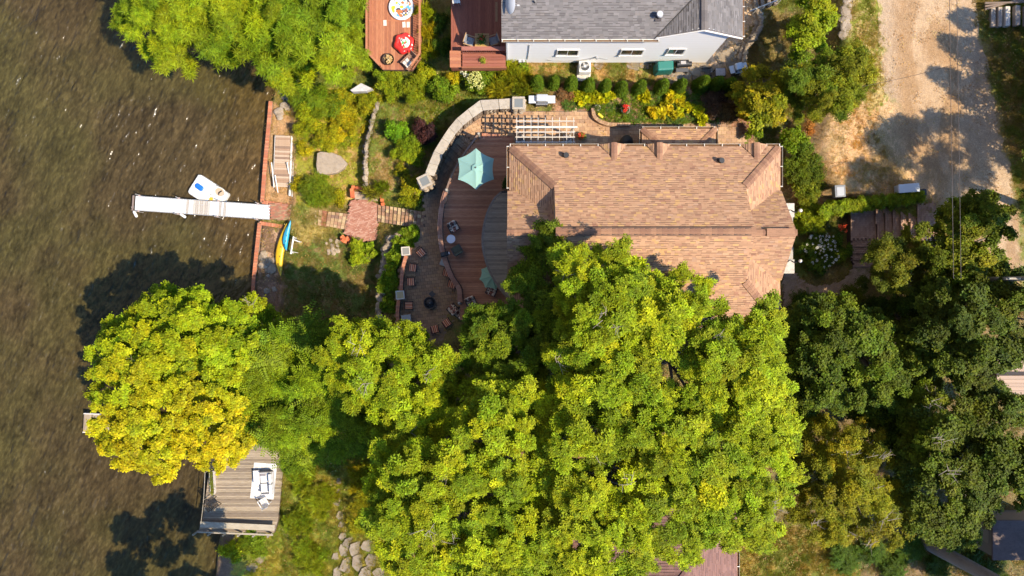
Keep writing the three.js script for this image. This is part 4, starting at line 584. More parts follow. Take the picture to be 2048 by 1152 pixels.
{ // sleepers as steps beyond the road, stone wall and walk by the white house
  const t = thing('sleeper_steps', 'pale timber sleepers laid as steps in the grass across the road', 'steps'); [[1987, 34, 0.28], [2001, 33, 0.26], [2016, 32, 0.3], [2036, 30, 0.32], [2056, 30, 0.3]].forEach(([px, py, w], i) => { const y = LR + 0.25 + 0.12 * i, p = W(px, py, y); part('sleeper', rbox(w, 0.3, 1.25, 0.03, p.x, y - 0.15, p.z), M(i === 2 ? [0.6, 0.56, 0.5] : [0.4, 0.33, 0.27], 0.9, { map: woodT }), t); }); const lo = W(2010, 8, LR + 0.5); for (let i = 0; i < 3; i++) part('branch', rod(V(lo.x - 1.2, LR + 0.4, lo.z + 0.3 - i * 0.2), V(lo.x + 1.3, LR + 0.6 + i * 0.1, lo.z - 0.4 + i * 0.2), 0.07, 0.05), M([0.2, 0.15, 0.12], 0.9), t);
  const w = thing('stone_retaining_wall', 'pale fieldstone retaining wall between driveway and shaded walk', 'retaining wall'); for (let i = 0; i < 26; i++) { const py = lerp(-30, 72, (i + rnd()) / 26), p = W(lerp(1703, 1690, i / 26) + rr(-6, 5), py, LR + 0.1); stone(w, 'stone', V(p.x, LR - 0.02 + rr(-0.05, 0.05), p.z), rr(0.2, 0.32), 0.7); } for (let i = 0; i < 24; i++) { const py = lerp(-30, 76, (i + rnd()) / 24), y = rr(5.3, 6.3), p = W(1682 + rr(-6, 4), py, y); stone(w, 'stone', p, rr(0.2, 0.3), 0.8); }
  const sw = P([[1655, -60], [1674, -60], [1668, 50], [1672, 92], [1655, 92]], 5.2); const ss = struct('side_walk', prism(sw, 4.7, 5.22), mortar); for (let i = 0; i < 7; i++) { const q = P([[1656, -50 + i * 20], [1672, -50 + i * 20], [1671, -32 + i * 20], [1656, -32 + i * 20]], 5.25); part('paving_slab', prism(q, 5.15, 5.26, 0.01), M([0.36, 0.31, 0.27], 0.9, { map: grainT }), ss); }
  const gw = thing('dry_stone_kerb', 'dark winding kerb of stacked stone by the sandy walk', 'kerb'); const kq = polyAlong(P([[1511, 10], [1520, 30], [1522, 50], [1508, 75], [1494, 95], [1489, 120]], 5.45), 26); kq.forEach(p => stone(gw, 'stone', p, rr(0.14, 0.24), 0.9)); kq.forEach(p => stone(gw, 'stone', V(p.x - 0.2, 5.2, p.z), rr(0.14, 0.24), 0.9));
  const br = thing('white_railing', 'white stair railing beside the sandy walk', 'railing'); const y = 6.2, A = W(1500, 22, y), B = W(1565, -4, y); part('top_rail', rod(A, B, 0.04), WHITE, br); for (let i = 0; i < 5; i++) { const p = A.clone().lerp(B, i / 4); part('post', rod(V(p.x, 5.1, p.z), p, 0.03), WHITE, br); } for (let i = 0; i < 4; i++) { const p = W(1511 + i * 13, 12 - i * 4, 5.4); part('sleeper', box(0.22, 0.3, 1.2, p.x, 5.3, p.z - 0.3, 0.1), M([0.25, 0.2, 0.16], 0.95, { map: woodT }), br); }
}
{ // low stone walls and rockery
  const along = (name, label, line, n, r, h0, jit = 5) => { const t = thing(name, label, 'stone wall'); for (let i = 0; i < n; i++) { const k = (i + 0.3 * rnd()) / n * (line.length - 1), a = line[Math.floor(k)], b = line[Math.min(line.length - 1, Math.floor(k) + 1)], f = k % 1, px = lerp(a[0], b[0], f) + rr(-jit, jit) * 0.6, py = lerp(a[1], b[1], f), p = W(px, py, h0); stone(t, 'stone', V(p.x, h0 - 0.05 + rr(-0.06, 0.04), p.z), rr(r * 0.75, r * 1.2), 0.75); if (i % 2) stone(t, 'stone', V(p.x - 0.15, h0 - 0.45, p.z), r * 1.2, 0.9); } };
  along('stone_wall', 'low dry stone wall of pale rounded stones beside the flat boulder', [[757, 206], [750, 222], [742, 252], [736, 280], [731, 310], [730, 340], [733, 372]], 34, 0.17, 2.5, 3);
  along('stone_wall', 'rockery of grey stones below the hosta row', [[822, 462], [795, 468], [779, 480], [772, 500], [770, 530], [764, 560], [760, 600], [758, 650]], 60, 0.19, 2.65, 9);
  const r = thing('rock_pile', 'pile of rounded grey rocks at the end of the seawall', 'rock pile'); for (let i = 0; i < 30; i++) { const px = rr(558, 594), py = lerp(165, 225, rnd()) + (594 - px) * 0.6 - 10, p = onG(px, py); stone(r, 'rock', V(p.x, Math.max(0.5, p.y) + 0.1, p.z), rr(0.16, 0.3), 0.8); }
  const r2 = thing('rock_pile', 'scattered brown rocks on the bank below the yellow kayak', 'rock pile'); for (let i = 0; i < 18; i++) { const p = onG(rr(524, 552), rr(508, 590)); stone(r2, 'rock', V(p.x, Math.max(0.5, p.y) + 0.03, p.z), rr(0.14, 0.34), 0.55); }
  const r3 = thing('rock_pile', 'small loose stones in the lawn beneath the red brick heap', 'rock pile'); for (let i = 0; i < 22; i++) { const p = onG(rr(645, 690), rr(475, 510)); stone(r3, 'rock', V(p.x, p.y + 0.03, p.z), rr(0.08, 0.17), 0.7); }
  const f = thing('flagstone_path', 'flagstones leading down the sunny lawn beside the oak', 'path'); for (const [px, py, s] of [[678, 962, 0.22], [676, 984, 0.3], [675, 1004, 0.3], [681, 1030, 0.32], [684, 1048, 0.3], [688, 1072, 0.34], [700, 1085, 0.5], [715, 1100, 0.6], [690, 1100, 0.55], [735, 1092, 0.5], [720, 1125, 0.6], [745, 1120, 0.5], [695, 1130, 0.6], [735, 1145, 0.6], [680, 1148, 0.5], [760, 1148, 0.5], [672, 1112, 0.3], [520, 1120, 0.3], [505, 1135, 0.4], [526, 1112, 0.2]]) { flag(f, px, py, s * 1.05); }
  const f2 = thing('flagstone_path', 'irregular sandy flagstones beside the covered grill', 'path'); for (const [px, py, s] of [[1355, 146, 0.5], [1372, 148, 0.45], [1390, 140, 0.5], [1405, 132, 0.45], [1342, 156, 0.45], [1420, 150, 0.5], [1395, 155, 0.4], [1440, 115, 0.4], [1455, 105, 0.4], [1465, 125, 0.5], [1480, 95, 0.4], [1198, 130, 0.35], [1262, 130, 0.35], [1272, 133, 0.3], [1285, 128, 0.3], [1295, 130, 0.3]]) { flag(f2, px, py, s * 1.05); }
  { const q = [[634, 306], [640, 303], [662, 304], [680, 311], [694, 326], [688, 336], [672, 346], [652, 349], [634, 346], [632, 330]], y = 1.75, g = pprism(q, y, 0.9, 0.06); single('flat_boulder', g, M([0.36, 0.285, 0.21], 0.95, { map: grainT, bumpMap: grainB, bumpScale: 0.02 }), 'big flat topped tan boulder on the dry lawn', 'boulder'); }
  single('concrete_slab', pprism([[700, 180], [722, 166], [745, 177], [732, 182], [704, 183]], 2.75, 2.2, 0.02), M([0.5, 0.47, 0.45], 0.9, { map: grainT }), 'pointed pale concrete slab poking out of yellow shrubs', 'slab');
}
// ---------------------------------------------------------------- plants
// one leaf: base, two shoulders, tip; folded along its middle
function leaf(out, p, dir, up, len, wid, fold = 0.15, shape = 0.45) {
  const s = V(0, 0, 0).crossVectors(dir, up).normalize(), n = V(0, 0, 0).crossVectors(s, dir).normalize();
  const b = p, t = p.clone().addScaledVector(dir, len), m = p.clone().addScaledVector(dir, len * shape), l = m.clone().addScaledVector(s, wid / 2).addScaledVector(n, fold * wid), r = m.clone().addScaledVector(s, -wid / 2).addScaledVector(n, fold * wid);
  out.push(b, r, t, b, t, l);
}
const geoOf = (tris) => { const a = new Float32Array(tris.length * 3); tris.forEach((p, i) => { a[3 * i] = p.x; a[3 * i + 1] = p.y; a[3 * i + 2] = p.z; }); const g = new THREE.BufferGeometry(); g.setAttribute('position', new THREE.BufferAttribute(a, 3)); g.computeVertexNormals(); return g; };
const rdir = (y0 = -1, y1 = 1) => { const a = rr(0, 6.2832), y = rr(y0, y1), r = Math.sqrt(Math.max(0, 1 - y * y)); return V(r * Math.cos(a), y, r * Math.sin(a)); };
function clumpGeo(kind) {
  const o = [];
  if (kind === 'oak') for (let k = 0; k < 5; k++) { const c = rdir().multiplyScalar(rr(0, 0.27)); c.y *= 0.5; for (let i = 0; i < 5; i++) { const a = i * 1.257 + rr(-0.4, 0.4), y = rr(-0.35, 0.45), d = V(Math.cos(a), y, Math.sin(a)).normalize(), u = V(rr(-0.35, 0.35), 1, rr(-0.35, 0.35)).normalize(); leaf(o, c, d, u, rr(0.12, 0.18), rr(0.05, 0.075), 0.2, 0.6); } }
  if (kind === 'maple') for (let i = 0; i < 24; i++) { const c = rdir().multiplyScalar(rr(0.05, 0.3)); c.y *= 0.5; const a = rr(0, 6.28), d = V(Math.cos(a), rr(-0.5, 0.3), Math.sin(a)).normalize(), u = V(rr(-0.45, 0.45), 1, rr(-0.45, 0.45)).normalize(); leaf(o, c, d, u, rr(0.09, 0.14), rr(0.085, 0.12), 0.12, 0.42); }
  if (kind === 'willow') for (let k = 0; k < 3; k++) { const c = rdir().multiplyScalar(rr(0, 0.22)); for (let i = 0; i < 9; i++) { const a = i * 0.7 + rr(-0.3, 0.3), d = V(Math.cos(a), rr(-0.5, 0.6), Math.sin(a)).normalize(), u = V(rr(-0.4, 0.4), 1, rr(-0.4, 0.4)).normalize(); leaf(o, c, d, u, rr(0.2, 0.3), rr(0.035, 0.05), 0.15, 0.4); } }
  if (kind === 'frond') for (let k = 0; k < 4; k++) { const a = k * 1.57 + rr(-0.5, 0.5), d = V(Math.cos(a), rr(-0.25, 0.35), Math.sin(a)).normalize(), u = V(0, 1, 0), s = V(0, 0, 0).crossVectors(d, u).normalize(); for (let i = 1; i < 8; i++) for (const q of [-1, 1]) { const c = d.clone().multiplyScalar(i * 0.075); c.y -= 0.012 * i * i * 0.3; leaf(o, c, s.clone().multiplyScalar(q).addScaledVector(d, 0.5).normalize(), V(rr(-0.2, 0.2), 1, rr(-0.2, 0.2)).normalize(), 0.15 - i * 0.008, 0.05, 0.1, 0.4); } }
  if (kind === 'fine') for (let i = 0; i < 26; i++) { const c = rdir().multiplyScalar(rr(0.03, 0.24)); c.y *= 0.6; const d = rdir(-0.4, 0.6), u = V(rr(-0.5, 0.5), 1, rr(-0.5, 0.5)).normalize(); leaf(o, c, d, u, rr(0.07, 0.11), rr(0.04, 0.06), 0.15, 0.45); }
  if (kind === 'hosta') for (let i = 0; i < 15; i++) { const a = i * 2.4, q = i / 15, d = V(Math.cos(a), lerp(1.2, 0.1, q), Math.sin(a)).normalize(), c = V(Math.cos(a) * 0.1 * q, 0.05, Math.sin(a) * 0.1 * q); const u = V(0, 1, 0).addScaledVector(V(Math.cos(a), 0, Math.sin(a)), -0.3).normalize(); leaf(o, c, d, u, rr(0.22, 0.32), rr(0.13, 0.18), -0.12, 0.55); }
  if (kind === 'cedar') for (let i = 0; i < 18; i++) { const c = rdir().multiplyScalar(rr(0.02, 0.1)), d = rdir(0.0, 1), u = rdir(-0.3, 0.3); leaf(o, c, d, u, rr(0.09, 0.15), rr(0.025, 0.04), 0.2, 0.4); }
  if (kind === 'grass') for (let i = 0; i < 12; i++) { const a = rr(0, 6.28), c = V(rr(-0.09, 0.09), 0, rr(-0.09, 0.09)), d = V(Math.cos(a) * rr(0.4, 1.2), 1, Math.sin(a) * rr(0.4, 1.2)).normalize(); leaf(o, c, d, V(Math.cos(a + 1), 0.4, Math.sin(a + 1)).normalize(), rr(0.08, 0.16), rr(0.012, 0.02), 0.1, 0.3); }
  if (kind === 'turf') for (let k = 0; k < 9; k++) { const cx = rr(-0.24, 0.24), cz = rr(-0.24, 0.24); for (let i = 0; i < 10; i++) { const a = rr(0, 6.28), c = V(cx + rr(-0.09, 0.09), 0, cz + rr(-0.09, 0.09)), d = V(Math.cos(a) * rr(0.4, 1.2), 1, Math.sin(a) * rr(0.4, 1.2)).normalize(); leaf(o, c, d, V(Math.cos(a + 1), 0.4, Math.sin(a + 1)).normalize(), rr(0.07, 0.15), rr(0.014, 0.022), 0.1, 0.3); } }
  if (kind === 'reed') for (let i = 0; i < 22; i++) { const a = rr(0, 6.28), c = V(rr(-0.06, 0.06), 0, rr(-0.06, 0.06)), d = V(Math.cos(a) * rr(0.2, 1.3), 1, Math.sin(a) * rr(0.2, 1.3)).normalize(); leaf(o, c, d, V(Math.cos(a + 1.2), 0.5, Math.sin(a + 1.2)).normalize(), rr(0.35, 0.6), rr(0.025, 0.04), 0.1, 0.35); }
  if (kind === 'litter') for (let i = 0; i < 5; i++) { const a = rr(0, 6.28); leaf(o, V(rr(-0.25, 0.25), 0, rr(-0.25, 0.25)), V(Math.cos(a), rr(-0.2, 0.3), Math.sin(a)).normalize(), V(rr(-0.3, 0.3), 1, rr(-0.3, 0.3)).normalize(), rr(0.08, 0.13), rr(0.05, 0.08), 0.15, 0.5); }
  if (kind === 'twig') for (let i = 0; i < 7; i++) { const d = rdir(-0.2, 0.9), c = d.clone().multiplyScalar(0.04); leaf(o, c, d, rdir(), rr(0.3, 0.6), 0.02, 0.3, 0.1); }
  if (kind === 'petal') for (let i = 0; i < 14; i++) { const d = rdir(-0.1, 1), u = rdir(); leaf(o, d.clone().multiplyScalar(0.04), d, u, rr(0.05, 0.08), rr(0.05, 0.07), 0.1, 0.6); }
  return geoOf(o);
}
const clumps = {}; for (const k of ['oak', 'maple', 'willow', 'frond', 'fine', 'hosta', 'cedar', 'grass', 'turf', 'reed', 'petal', 'twig', 'litter']) clumps[k] = clumpGeo(k);
const leafM = new THREE.MeshPhysicalMaterial({ color: 0xffffff, roughness: 0.6, transmission: 0.34, thickness: 0, side: THREE.DoubleSide, specularIntensity: 0.22, vertexColors: true });
const bladeM = new THREE.MeshPhysicalMaterial({ color: 0xffffff, roughness: 0.9, transmission: 0.3, thickness: 0, side: THREE.DoubleSide, specularIntensity: 0.3 });
const dryM = new THREE.MeshStandardMaterial({ color: 0xffffff, roughness: 0.95, side: THREE.DoubleSide });
const bark = M([0.2, 0.165, 0.13], 0.95, { map: grainT, bumpMap: grainB, bumpScale: 0.02 }), paleBark = M([0.3, 0.25, 0.2], 0.95, { map: grainT });
const tmpM = new THREE.Matrix4(), tmpQ = new THREE.Quaternion(), tmpQ2 = new THREE.Quaternion(), tmpC = new THREE.Color(), UPV = V(0, 1, 0);
let nInst = 0;
function scatter(name, kind, list, parent, mat = bladeM) {      // list: [pos, axis, scale, colour]
  const m = shadow(new THREE.InstancedMesh(clumps[kind], mat, list.length)); m.name = name; stuff(m); nInst += list.length;
  list.forEach(([p, ax, s, c], i) => { tmpQ.setFromUnitVectors(UPV, ax); tmpQ2.setFromAxisAngle(UPV, rr(0, 6.28)); tmpQ.multiply(tmpQ2); tmpM.compose(p, tmpQ, V(s, s, s)); m.setMatrixAt(i, tmpM); m.setColorAt(i, tmpC.setRGB(c[0], c[1], c[2])); });
  parent.add(m); return m;
}
const jit = (c, a = 0.22, hue = 0.15) => { const k = 1 + rr(-a, a), y = rr(-hue, hue); return [Math.max(0, c[0] * k * (1 + y)), c[1] * k, Math.max(0, c[2] * k * (1 - y))]; };
// boughs: ready-made uneven balls of leaf clumps in a few sizes, placed as copies (leaves keep their real size)
const BOUGH = {}, BS = [0.2, 0.42, 0.7, 1.0], PER = { oak: 95, maple: 105, willow: 100, frond: 46, fine: 140, hosta: 34, cedar: 260, reed: 55 };
function boughGeo(kind, R) {
  const n = Math.round(PER[kind] * R * R + 5), gs = [], cs = [], src = clumps[kind].attributes.position, k = rr(0, 50), q = new THREE.Quaternion(), q2 = new THREE.Quaternion(), m = new THREE.Matrix4(), v = V(0, 0, 0);
  const sub = [...Array(R < 0.3 ? 2 : R < 0.6 ? 6 : 9)].map(() => { const d = rdir(-0.5, 0.8).multiplyScalar(R * rr(0.25, 0.72)); return [d, R * rr(0.22, 0.5)]; }); sub[0] = [V(0, 0, 0), R * 0.5];
  for (let i = 0; i < n; i++) { const d = rdir(-0.5, 1), [sc, sr] = sub[Math.floor(rnd() * sub.length)], w = sr * (0.55 + 0.75 * vn(d.x * 2.3 + k, d.z * 2.3 + d.y * 1.3 + k)) * Math.pow(rnd(), 0.25), p = V(sc.x + d.x * w, sc.y + d.y * w, sc.z + d.z * w), ax = d.clone().multiplyScalar(0.7).add(V(rr(-0.6, 0.6), 0.75, rr(-0.6, 0.6))).normalize(), s = rr(0.7, 1.3), c = jit([1, 1, 1], 0.24, 0.13); q.setFromUnitVectors(UPV, ax); q2.setFromAxisAngle(UPV, rr(0, 6.28)); m.compose(p, q.multiply(q2), v.set(s, s, s)); const e = V(0, 0, 0); for (let t = 0; t < src.count; t++) { if (t % 6 === 0) { const f = rr(0.6, 1.45); e.set(c[0] * f, c[1] * f, c[2] * f); } const x = V(src.getX(t), src.getY(t), src.getZ(t)).applyMatrix4(m); gs.push(x.x, x.y, x.z); cs.push(e.x, e.y, e.z); } }
  const g = new THREE.BufferGeometry(); g.setAttribute('position', new THREE.Float32BufferAttribute(gs, 3)); g.setAttribute('color', new THREE.Float32BufferAttribute(cs, 3)); g.computeVertexNormals(); return g;
}
function bough(kind, si, v) { const k = kind + si + v; return BOUGH[k] || (BOUGH[k] = boughGeo(kind, BS[si])); }
function lobe(list, c, R, n, col, size, flat = 0.75) { list.push([c, R, typeof col === 'function' ? col(c) : col, size, flat]); }
function scatterL(name, kind, list, parent) {
  const by = {}; for (const l of list) { const r = l[1] / l[3]; let si = 0; for (let i = 1; i < BS.length; i++) if (Math.abs(BS[i] - r) < Math.abs(BS[si] - r)) si = i; const v = Math.floor(rnd() * 3); (by[si + '_' + v] ||= []).push([l, si, v, r]); }
  const keys = Object.keys(by), grp = new THREE.Group(); grp.name = name; parent.add(grp);
  for (const k of keys) { const L = by[k], m = shadow(new THREE.InstancedMesh(bough(kind, L[0][1], L[0][2]), leafM, L.length)); m.name = 'leaves'; stuff(m); nInst += L.length; L.forEach(([l, si, v, r], i) => { const s = l[1] / BS[si]; tmpQ.setFromAxisAngle(UPV, rr(0, 6.28)); tmpQ2.setFromAxisAngle(V(1, 0, 0), rr(-0.25, 0.25)); tmpQ.multiply(tmpQ2); tmpM.compose(l[0], tmpQ, V(s * rr(0.85, 1.2), s * Math.max(0.35, l[4]), s * rr(0.85, 1.2))); m.setMatrixAt(i, tmpM); const c = jit(l[2], 0.22, 0.1); m.setColorAt(i, tmpC.setRGB(c[0], c[1], c[2])); }); grp.add(m); }
}
// a tree whose crown fills an outline seen from above (photo px at the crown's height)
function tree(name, label, o) {
  const { poly, top, edge, base, trunk = [0.3, 0.12], kind = 'oak', col, R = [0.75, 1.2], dens = 70, size = 1, gaps = 0.22, group, lobes = 1, fall = 60, under = 0.35, bare = 0 } = o;
  const bp = base ? onG(base[0], base[1]) : (() => { const b = bounds(poly); const w = W((b[0] + b[2]) / 2, (b[1] + b[3]) / 2, (top + edge) / 2); return V(w.x, G(w.x, w.z), w.z); })();
  const t = thing(name, label, 'tree', bp, 0, group), b = bounds(poly), list = [], cs = [], nk = rr(0, 99);
  const area = Math.abs(poly.reduce((s, p, i) => { const q = poly[(i + 1) % poly.length]; return s + p[0] * q[1] - q[0] * p[1]; }, 0)) / 2, mpp = 1 / m2((top + edge) / 2), Rm = (R[0] + R[1]) / 2, n = Math.round(lobes * 1.45 * area * mpp * mpp / (Rm * Rm * 2.2));
  let tries = 0; while (cs.length < n && tries++ < n * 60) {
    let best = null, bd = -1; for (let k = 0; k < 5; k++) { const p = [rr(b[0], b[2]), rr(b[1], b[3])], sd = sdist(p, poly); const r = rr(R[0], R[1]); if (sd < r / mpp * 0.38) continue; if (vn(p[0] * 0.022 + nk, p[1] * 0.022) < gaps) continue; let m = 1e9; for (const c of cs) m = Math.min(m, Math.hypot(c.p[0] - p[0], c.p[1] - p[1])); if (m > bd) { bd = m; best = { p, sd, r }; } }
    if (best) cs.push(best);
  }
  for (const c of cs) { const k = clamp(c.sd / fall), h = lerp(edge, top, Math.sqrt(1 - (1 - k) * (1 - k))) + rr(-1.15, 0.55), w = W(c.p[0], c.p[1], h); c.w = w; lobe(list, w.clone().sub(bp), c.r, Math.round(dens * c.r * c.r), typeof col === 'function' ? (() => col(c.p[0], c.p[1])) : col, size); if (rnd() < under) { const q = w.clone().sub(bp); q.y -= rr(1.2, 2.6); q.x *= 0.94; q.z *= 0.94; lobe(list, q, c.r, Math.round(dens * 0.5 * c.r * c.r), typeof col === 'function' ? col(c.p[0], c.p[1]) : col, size); } }
  // trunk and limbs
  const cen = cs.reduce((a, c) => a.add(c.w.clone().sub(bp)), V(0, 0, 0)).multiplyScalar(1 / cs.length), fork = V(cen.x * 0.35, cen.y * 0.5, cen.z * 0.35);
  const tr = part('trunk', [rod(V(0, -0.3, 0), fork.clone().multiplyScalar(0.5), trunk[0] * 1.15, trunk[0] * 0.9, 10), rod(fork.clone().multiplyScalar(0.5), fork, trunk[0] * 0.9, trunk[0] * 0.75, 10)], bark, t);
  const nl = Math.min(cs.length, 16), step = Math.max(1, Math.floor(cs.length / nl)); for (let i = 0; i < cs.length; i += step) { const e = cs[i].w.clone().sub(bp), mid = fork.clone().lerp(e, 0.5).add(V(rr(-0.3, 0.3), rr(-0.6, 0.1), rr(-0.3, 0.3))); part('limb', [rod(fork, mid, trunk[0] * 0.45, trunk[1] * 0.6), rod(mid, e.clone().add(V(0, -0.1, 0)), trunk[1] * 0.6, 0.03)], bark, tr); }
  for (let i = 0; i < bare; i++) { const c = cs[Math.floor(rnd() * cs.length)], e = c.w.clone().sub(bp), tw = []; for (let k = 0; k < 5; k++) { const d = rdir(-0.1, 0.6).multiplyScalar(rr(0.3, 0.75)), s = e.clone().add(V(rr(-0.2, 0.2), 0, rr(-0.2, 0.2))); tw.push(rod(s, s.clone().add(d), 0.02, 0.008, 5)); tw.push(rod(s.clone().addScaledVector(d, 0.6), s.clone().addScaledVector(d, 0.6).add(rdir(-0.2, 0.6).multiplyScalar(0.4)), 0.01, 0.004, 4)); } const m = part('dead_branch', tw, paleBark, t); m.position.y = c.r * 0.55; }
  scatterL('crown', kind, list, t); return t;
}
// a shrub: one or more lobes sitting on the ground
function shrub(name, label, px, py, r, h, kind, col, o = {}) {
  const { n = 1, dens = 90, size = 1, group, category = 'shrub', flowers, hy, flat } = o, g0 = onG(px, py), h0 = hy ?? g0.y, p0 = W(px, py, h0 + h * 0.6), p = V(p0.x, h0, p0.z), t = thing(name, label, category, p, rr(0, 6.28), group), list = [], R = r / m2(h0 + h * 0.6), fl = [];
  if (n === 1) lobe(list, V(0, h * 0.45, 0), R, Math.round(dens * R * R + 12), col, size, h * 0.55 / R, -0.5);
  else for (let i = 0; i < n; i++) { const a = i * 2.4 + rr(-0.4, 0.4), q = R * 0.72 * Math.sqrt((i + 0.4) / n), lr = R * (0.35 + 0.5 / Math.sqrt(n)) * rr(0.8, 1.15), ly = h * rr(0.35, 0.6); lobe(list, V(Math.cos(a) * q, ly, Math.sin(a) * q), lr, Math.round(dens * lr * lr + 6), col, size, Math.min(1, h * 0.5 / lr), -0.5); }
  const st = []; for (let i = 0; i < 3; i++) { const a = i * 2.1; st.push(rod(V(0, -0.15, 0), V(Math.cos(a) * R * 0.4, h * 0.5, Math.sin(a) * R * 0.4), 0.035, 0.015, 5)); } part('stem', st, bark, t);
  scatterL('foliage', kind, list, t);
  if (flowers) { for (let i = 0; i < flowers.n; i++) { const q = R * Math.sqrt(rnd()) * 0.85, a = rr(0, 6.28); fl.push([V(Math.cos(a) * q, h * (1.02 - 0.3 * q * q / R / R) + 0.03, Math.sin(a) * q), V(0, 1, 0), flowers.s * rr(0.7, 1.2), jit(flowers.c, 0.1, 0.04)]); } scatter('blossoms', 'petal', fl, t, dryM); }
  return t;
}
// a patch of plants over an outline (ground cover): uncountable
function cover(name, label, category, poly, kind, col, per, size, h = 0.1, hy) {
  const b = bounds(poly), list = [], area = Math.abs(poly.reduce((s, p, i) => { const q = poly[(i + 1) % poly.length]; return s + p[0] * q[1] - q[0] * p[1]; }, 0)) / 2 / 900, n = Math.round(area * per); let k = 0;
  while (list.length < n && k++ < n * 12) { const p = [rr(b[0], b[2]), rr(b[1], b[3])]; if (sdist(p, poly) + 9 * (vn(p[0] * 0.12, p[1] * 0.12) - 0.5) < 0) continue; const w = hy === undefined ? onG(p[0], p[1]) : W(p[0], p[1], hy); w.y += rr(0, h); list.push([w, V(rr(-0.4, 0.4), 1, rr(-0.4, 0.4)).normalize(), size * rr(0.7, 1.3), jit(typeof col === 'function' ? col(p[0], p[1]) : col)]); }
  const m = scatter(numbered(name), kind, list, scene); m.userData = { kind: 'stuff', label, category }; return m;
}
// ---------------------------------------------------------------- furniture and small things
const STEEL = M([0.55, 0.56, 0.58], 0.32, { metalness: 0.75 }), BLACK = M([0.014, 0.014, 0.016], 0.5), DKGREY = M([0.06, 0.06, 0.065], 0.6), CON = M([0.45, 0.41, 0.36], 0.9, { map: grainT });
const put = (px, py, floor, h = 0.5) => { const p = W(px, py, floor + h); p.y = floor; return p; };      // a thing on a floor whose top, h above it, is seen at this spot
const stripeT = tex(64, 64, (u, v) => { const k = Math.floor(u * 8) % 4; return [[0.72, 0.3, 0.14], [0.26, 0.07, 0.05], [0.75, 0.42, 0.25], [0.34, 0.09, 0.06]][k]; });
const floralT = tex(128, 128, (u, v) => { const a = perN(u * 7, v * 7, 7), b = perN(u * 13 + 3, v * 13, 13); return a > 0.62 ? [0.55, 0.46, 0.36] : b > 0.68 ? [0.4, 0.14, 0.1] : [0.1, 0.055, 0.04]; });
const upUV = (g, s, ox = 0.5) => { g = plain(g); const p = g.attributes.position, u = g.attributes.uv; for (let i = 0; i < p.count; i++) u.setXY(i, p.getX(i) / s + ox, p.getZ(i) / s + ox); return g; };
// ---- striped chairs round the fire pit
{
  const lab = 'dark metal patio chair with orange striped seat cushion near the fire pit', base = () => {
    const t = thing('striped_chair', lab, 'chair', V(0, 0, 0), 0, 'striped chairs round the fire pit'); for (const x of [-0.26, 0.26]) { part('leg', rod(V(x, 0, 0.26), V(x, 0.62, 0.24), 0.018), BLACK, t); part('leg', rod(V(x, 0, -0.32), V(x, 0.5, -0.24), 0.018), BLACK, t); part('armrest', rbox(0.05, 0.03, 0.5, 0.012, x, 0.62, 0), BLACK, t); }
    part('seat_frame', rbox(0.54, 0.03, 0.52, 0.01, 0, 0.38, 0), BLACK, t); part('cushion', upUV(rbox(0.5, 0.1, 0.5, 0.04, 0, 0.45, 0.02), 0.5), M([1, 1, 1], 0.9, { map: stripeT }), t); const b = part('backrest', [rbox(0.54, 0.05, 0.03, 0.012, 0, 0.25, 0), rbox(0.54, 0.04, 0.03, 0.012, 0, -0.2, 0), ...[...Array(7)].map((_, i) => box(0.012, 0.42, 0.012, -0.22 + i * 0.073, 0.02, 0))], BLACK, t); b.position.set(0, 0.68, -0.29); b.rotation.x = -0.18; return t;
  };
  const c0 = base(), F0 = W(859, 604, LL + 0.4); [[842, 505, 0.7], [826, 535, -0.15], [822, 563, 0.05], [817, 611, 0.02], [894, 545, -0.25], [904, 568, -0.25], [843, 664, 0.04], [870, 659, 0.25], [894, 646, 0.6]].forEach(([px, py, a], i) => { const p = put(px, py, LL, 0.45); const o = i ? copyOf(c0) : c0; o.userData.label = 'orange striped patio chair, ' + ['first along the brick wall from the pale framed lantern', 'second along the brick wall from the pale framed lantern', 'third along the brick wall, above the yellowish lantern', 'fourth along the brick wall, below the yellowish lantern', 'against the deck cap board next to the grey table', 'against the deck cap board, farther from the grey table', 'next to the small pale grey table at the oak', 'between two other chairs under the oak edge', 'at the oak edge next to the floral armchairs'][i]; o.position.copy(p); const want = Math.atan2(F0.x - p.x, F0.z - p.z), q = Math.round((want - a) / (Math.PI / 2)); o.rotation.y = a + q * Math.PI / 2; });
  const grey = (px, py, a, l) => { const t = thing('folding_table', l, 'table', put(px, py, LL, 0.5), a); part('table_top', rbox(0.66, 0.03, 0.44, 0.015, 0, 0.5, 0), M([0.3, 0.33, 0.34], 0.4), t); for (const x of [-0.26, 0.26]) for (const z of [-0.15, 0.15]) part('leg', cyl(0.015, 0.015, 0.49, x, 0.245, z, 6), BLACK, t); };
  grey(888, 522, 1.2, 'small grey patio table against the deck cap board'); grey(812, 636, 0.1, 'small pale grey patio table by the low brick wall');
}
function floral(px, py, floor, a, label) { const t = thing('floral_armchair', label, 'chair', put(px, py, floor, 0.55), a, 'floral cushioned armchairs'); const m = M([1, 1, 1], 0.95, { map: floralT }); part('seat_cushion', upUV(rbox(0.58, 0.16, 0.56, 0.06, 0, 0.45, 0.03), 0.6), m, t); const b = part('back_cushion', upUV(rbox(0.56, 0.55, 0.15, 0.06), 0.6), m, t); b.position.set(0, 0.75, -0.24); b.rotation.x = -0.2; for (const x of [-0.32, 0.32]) { part('armrest', rbox(0.06, 0.04, 0.6, 0.015, x, 0.6, 0), BLACK, t); part('leg', cyl(0.02, 0.02, 0.6, x, 0.3, 0.26, 6), BLACK, t); part('leg', cyl(0.02, 0.02, 0.6, x, 0.3, -0.26, 6), BLACK, t); } }
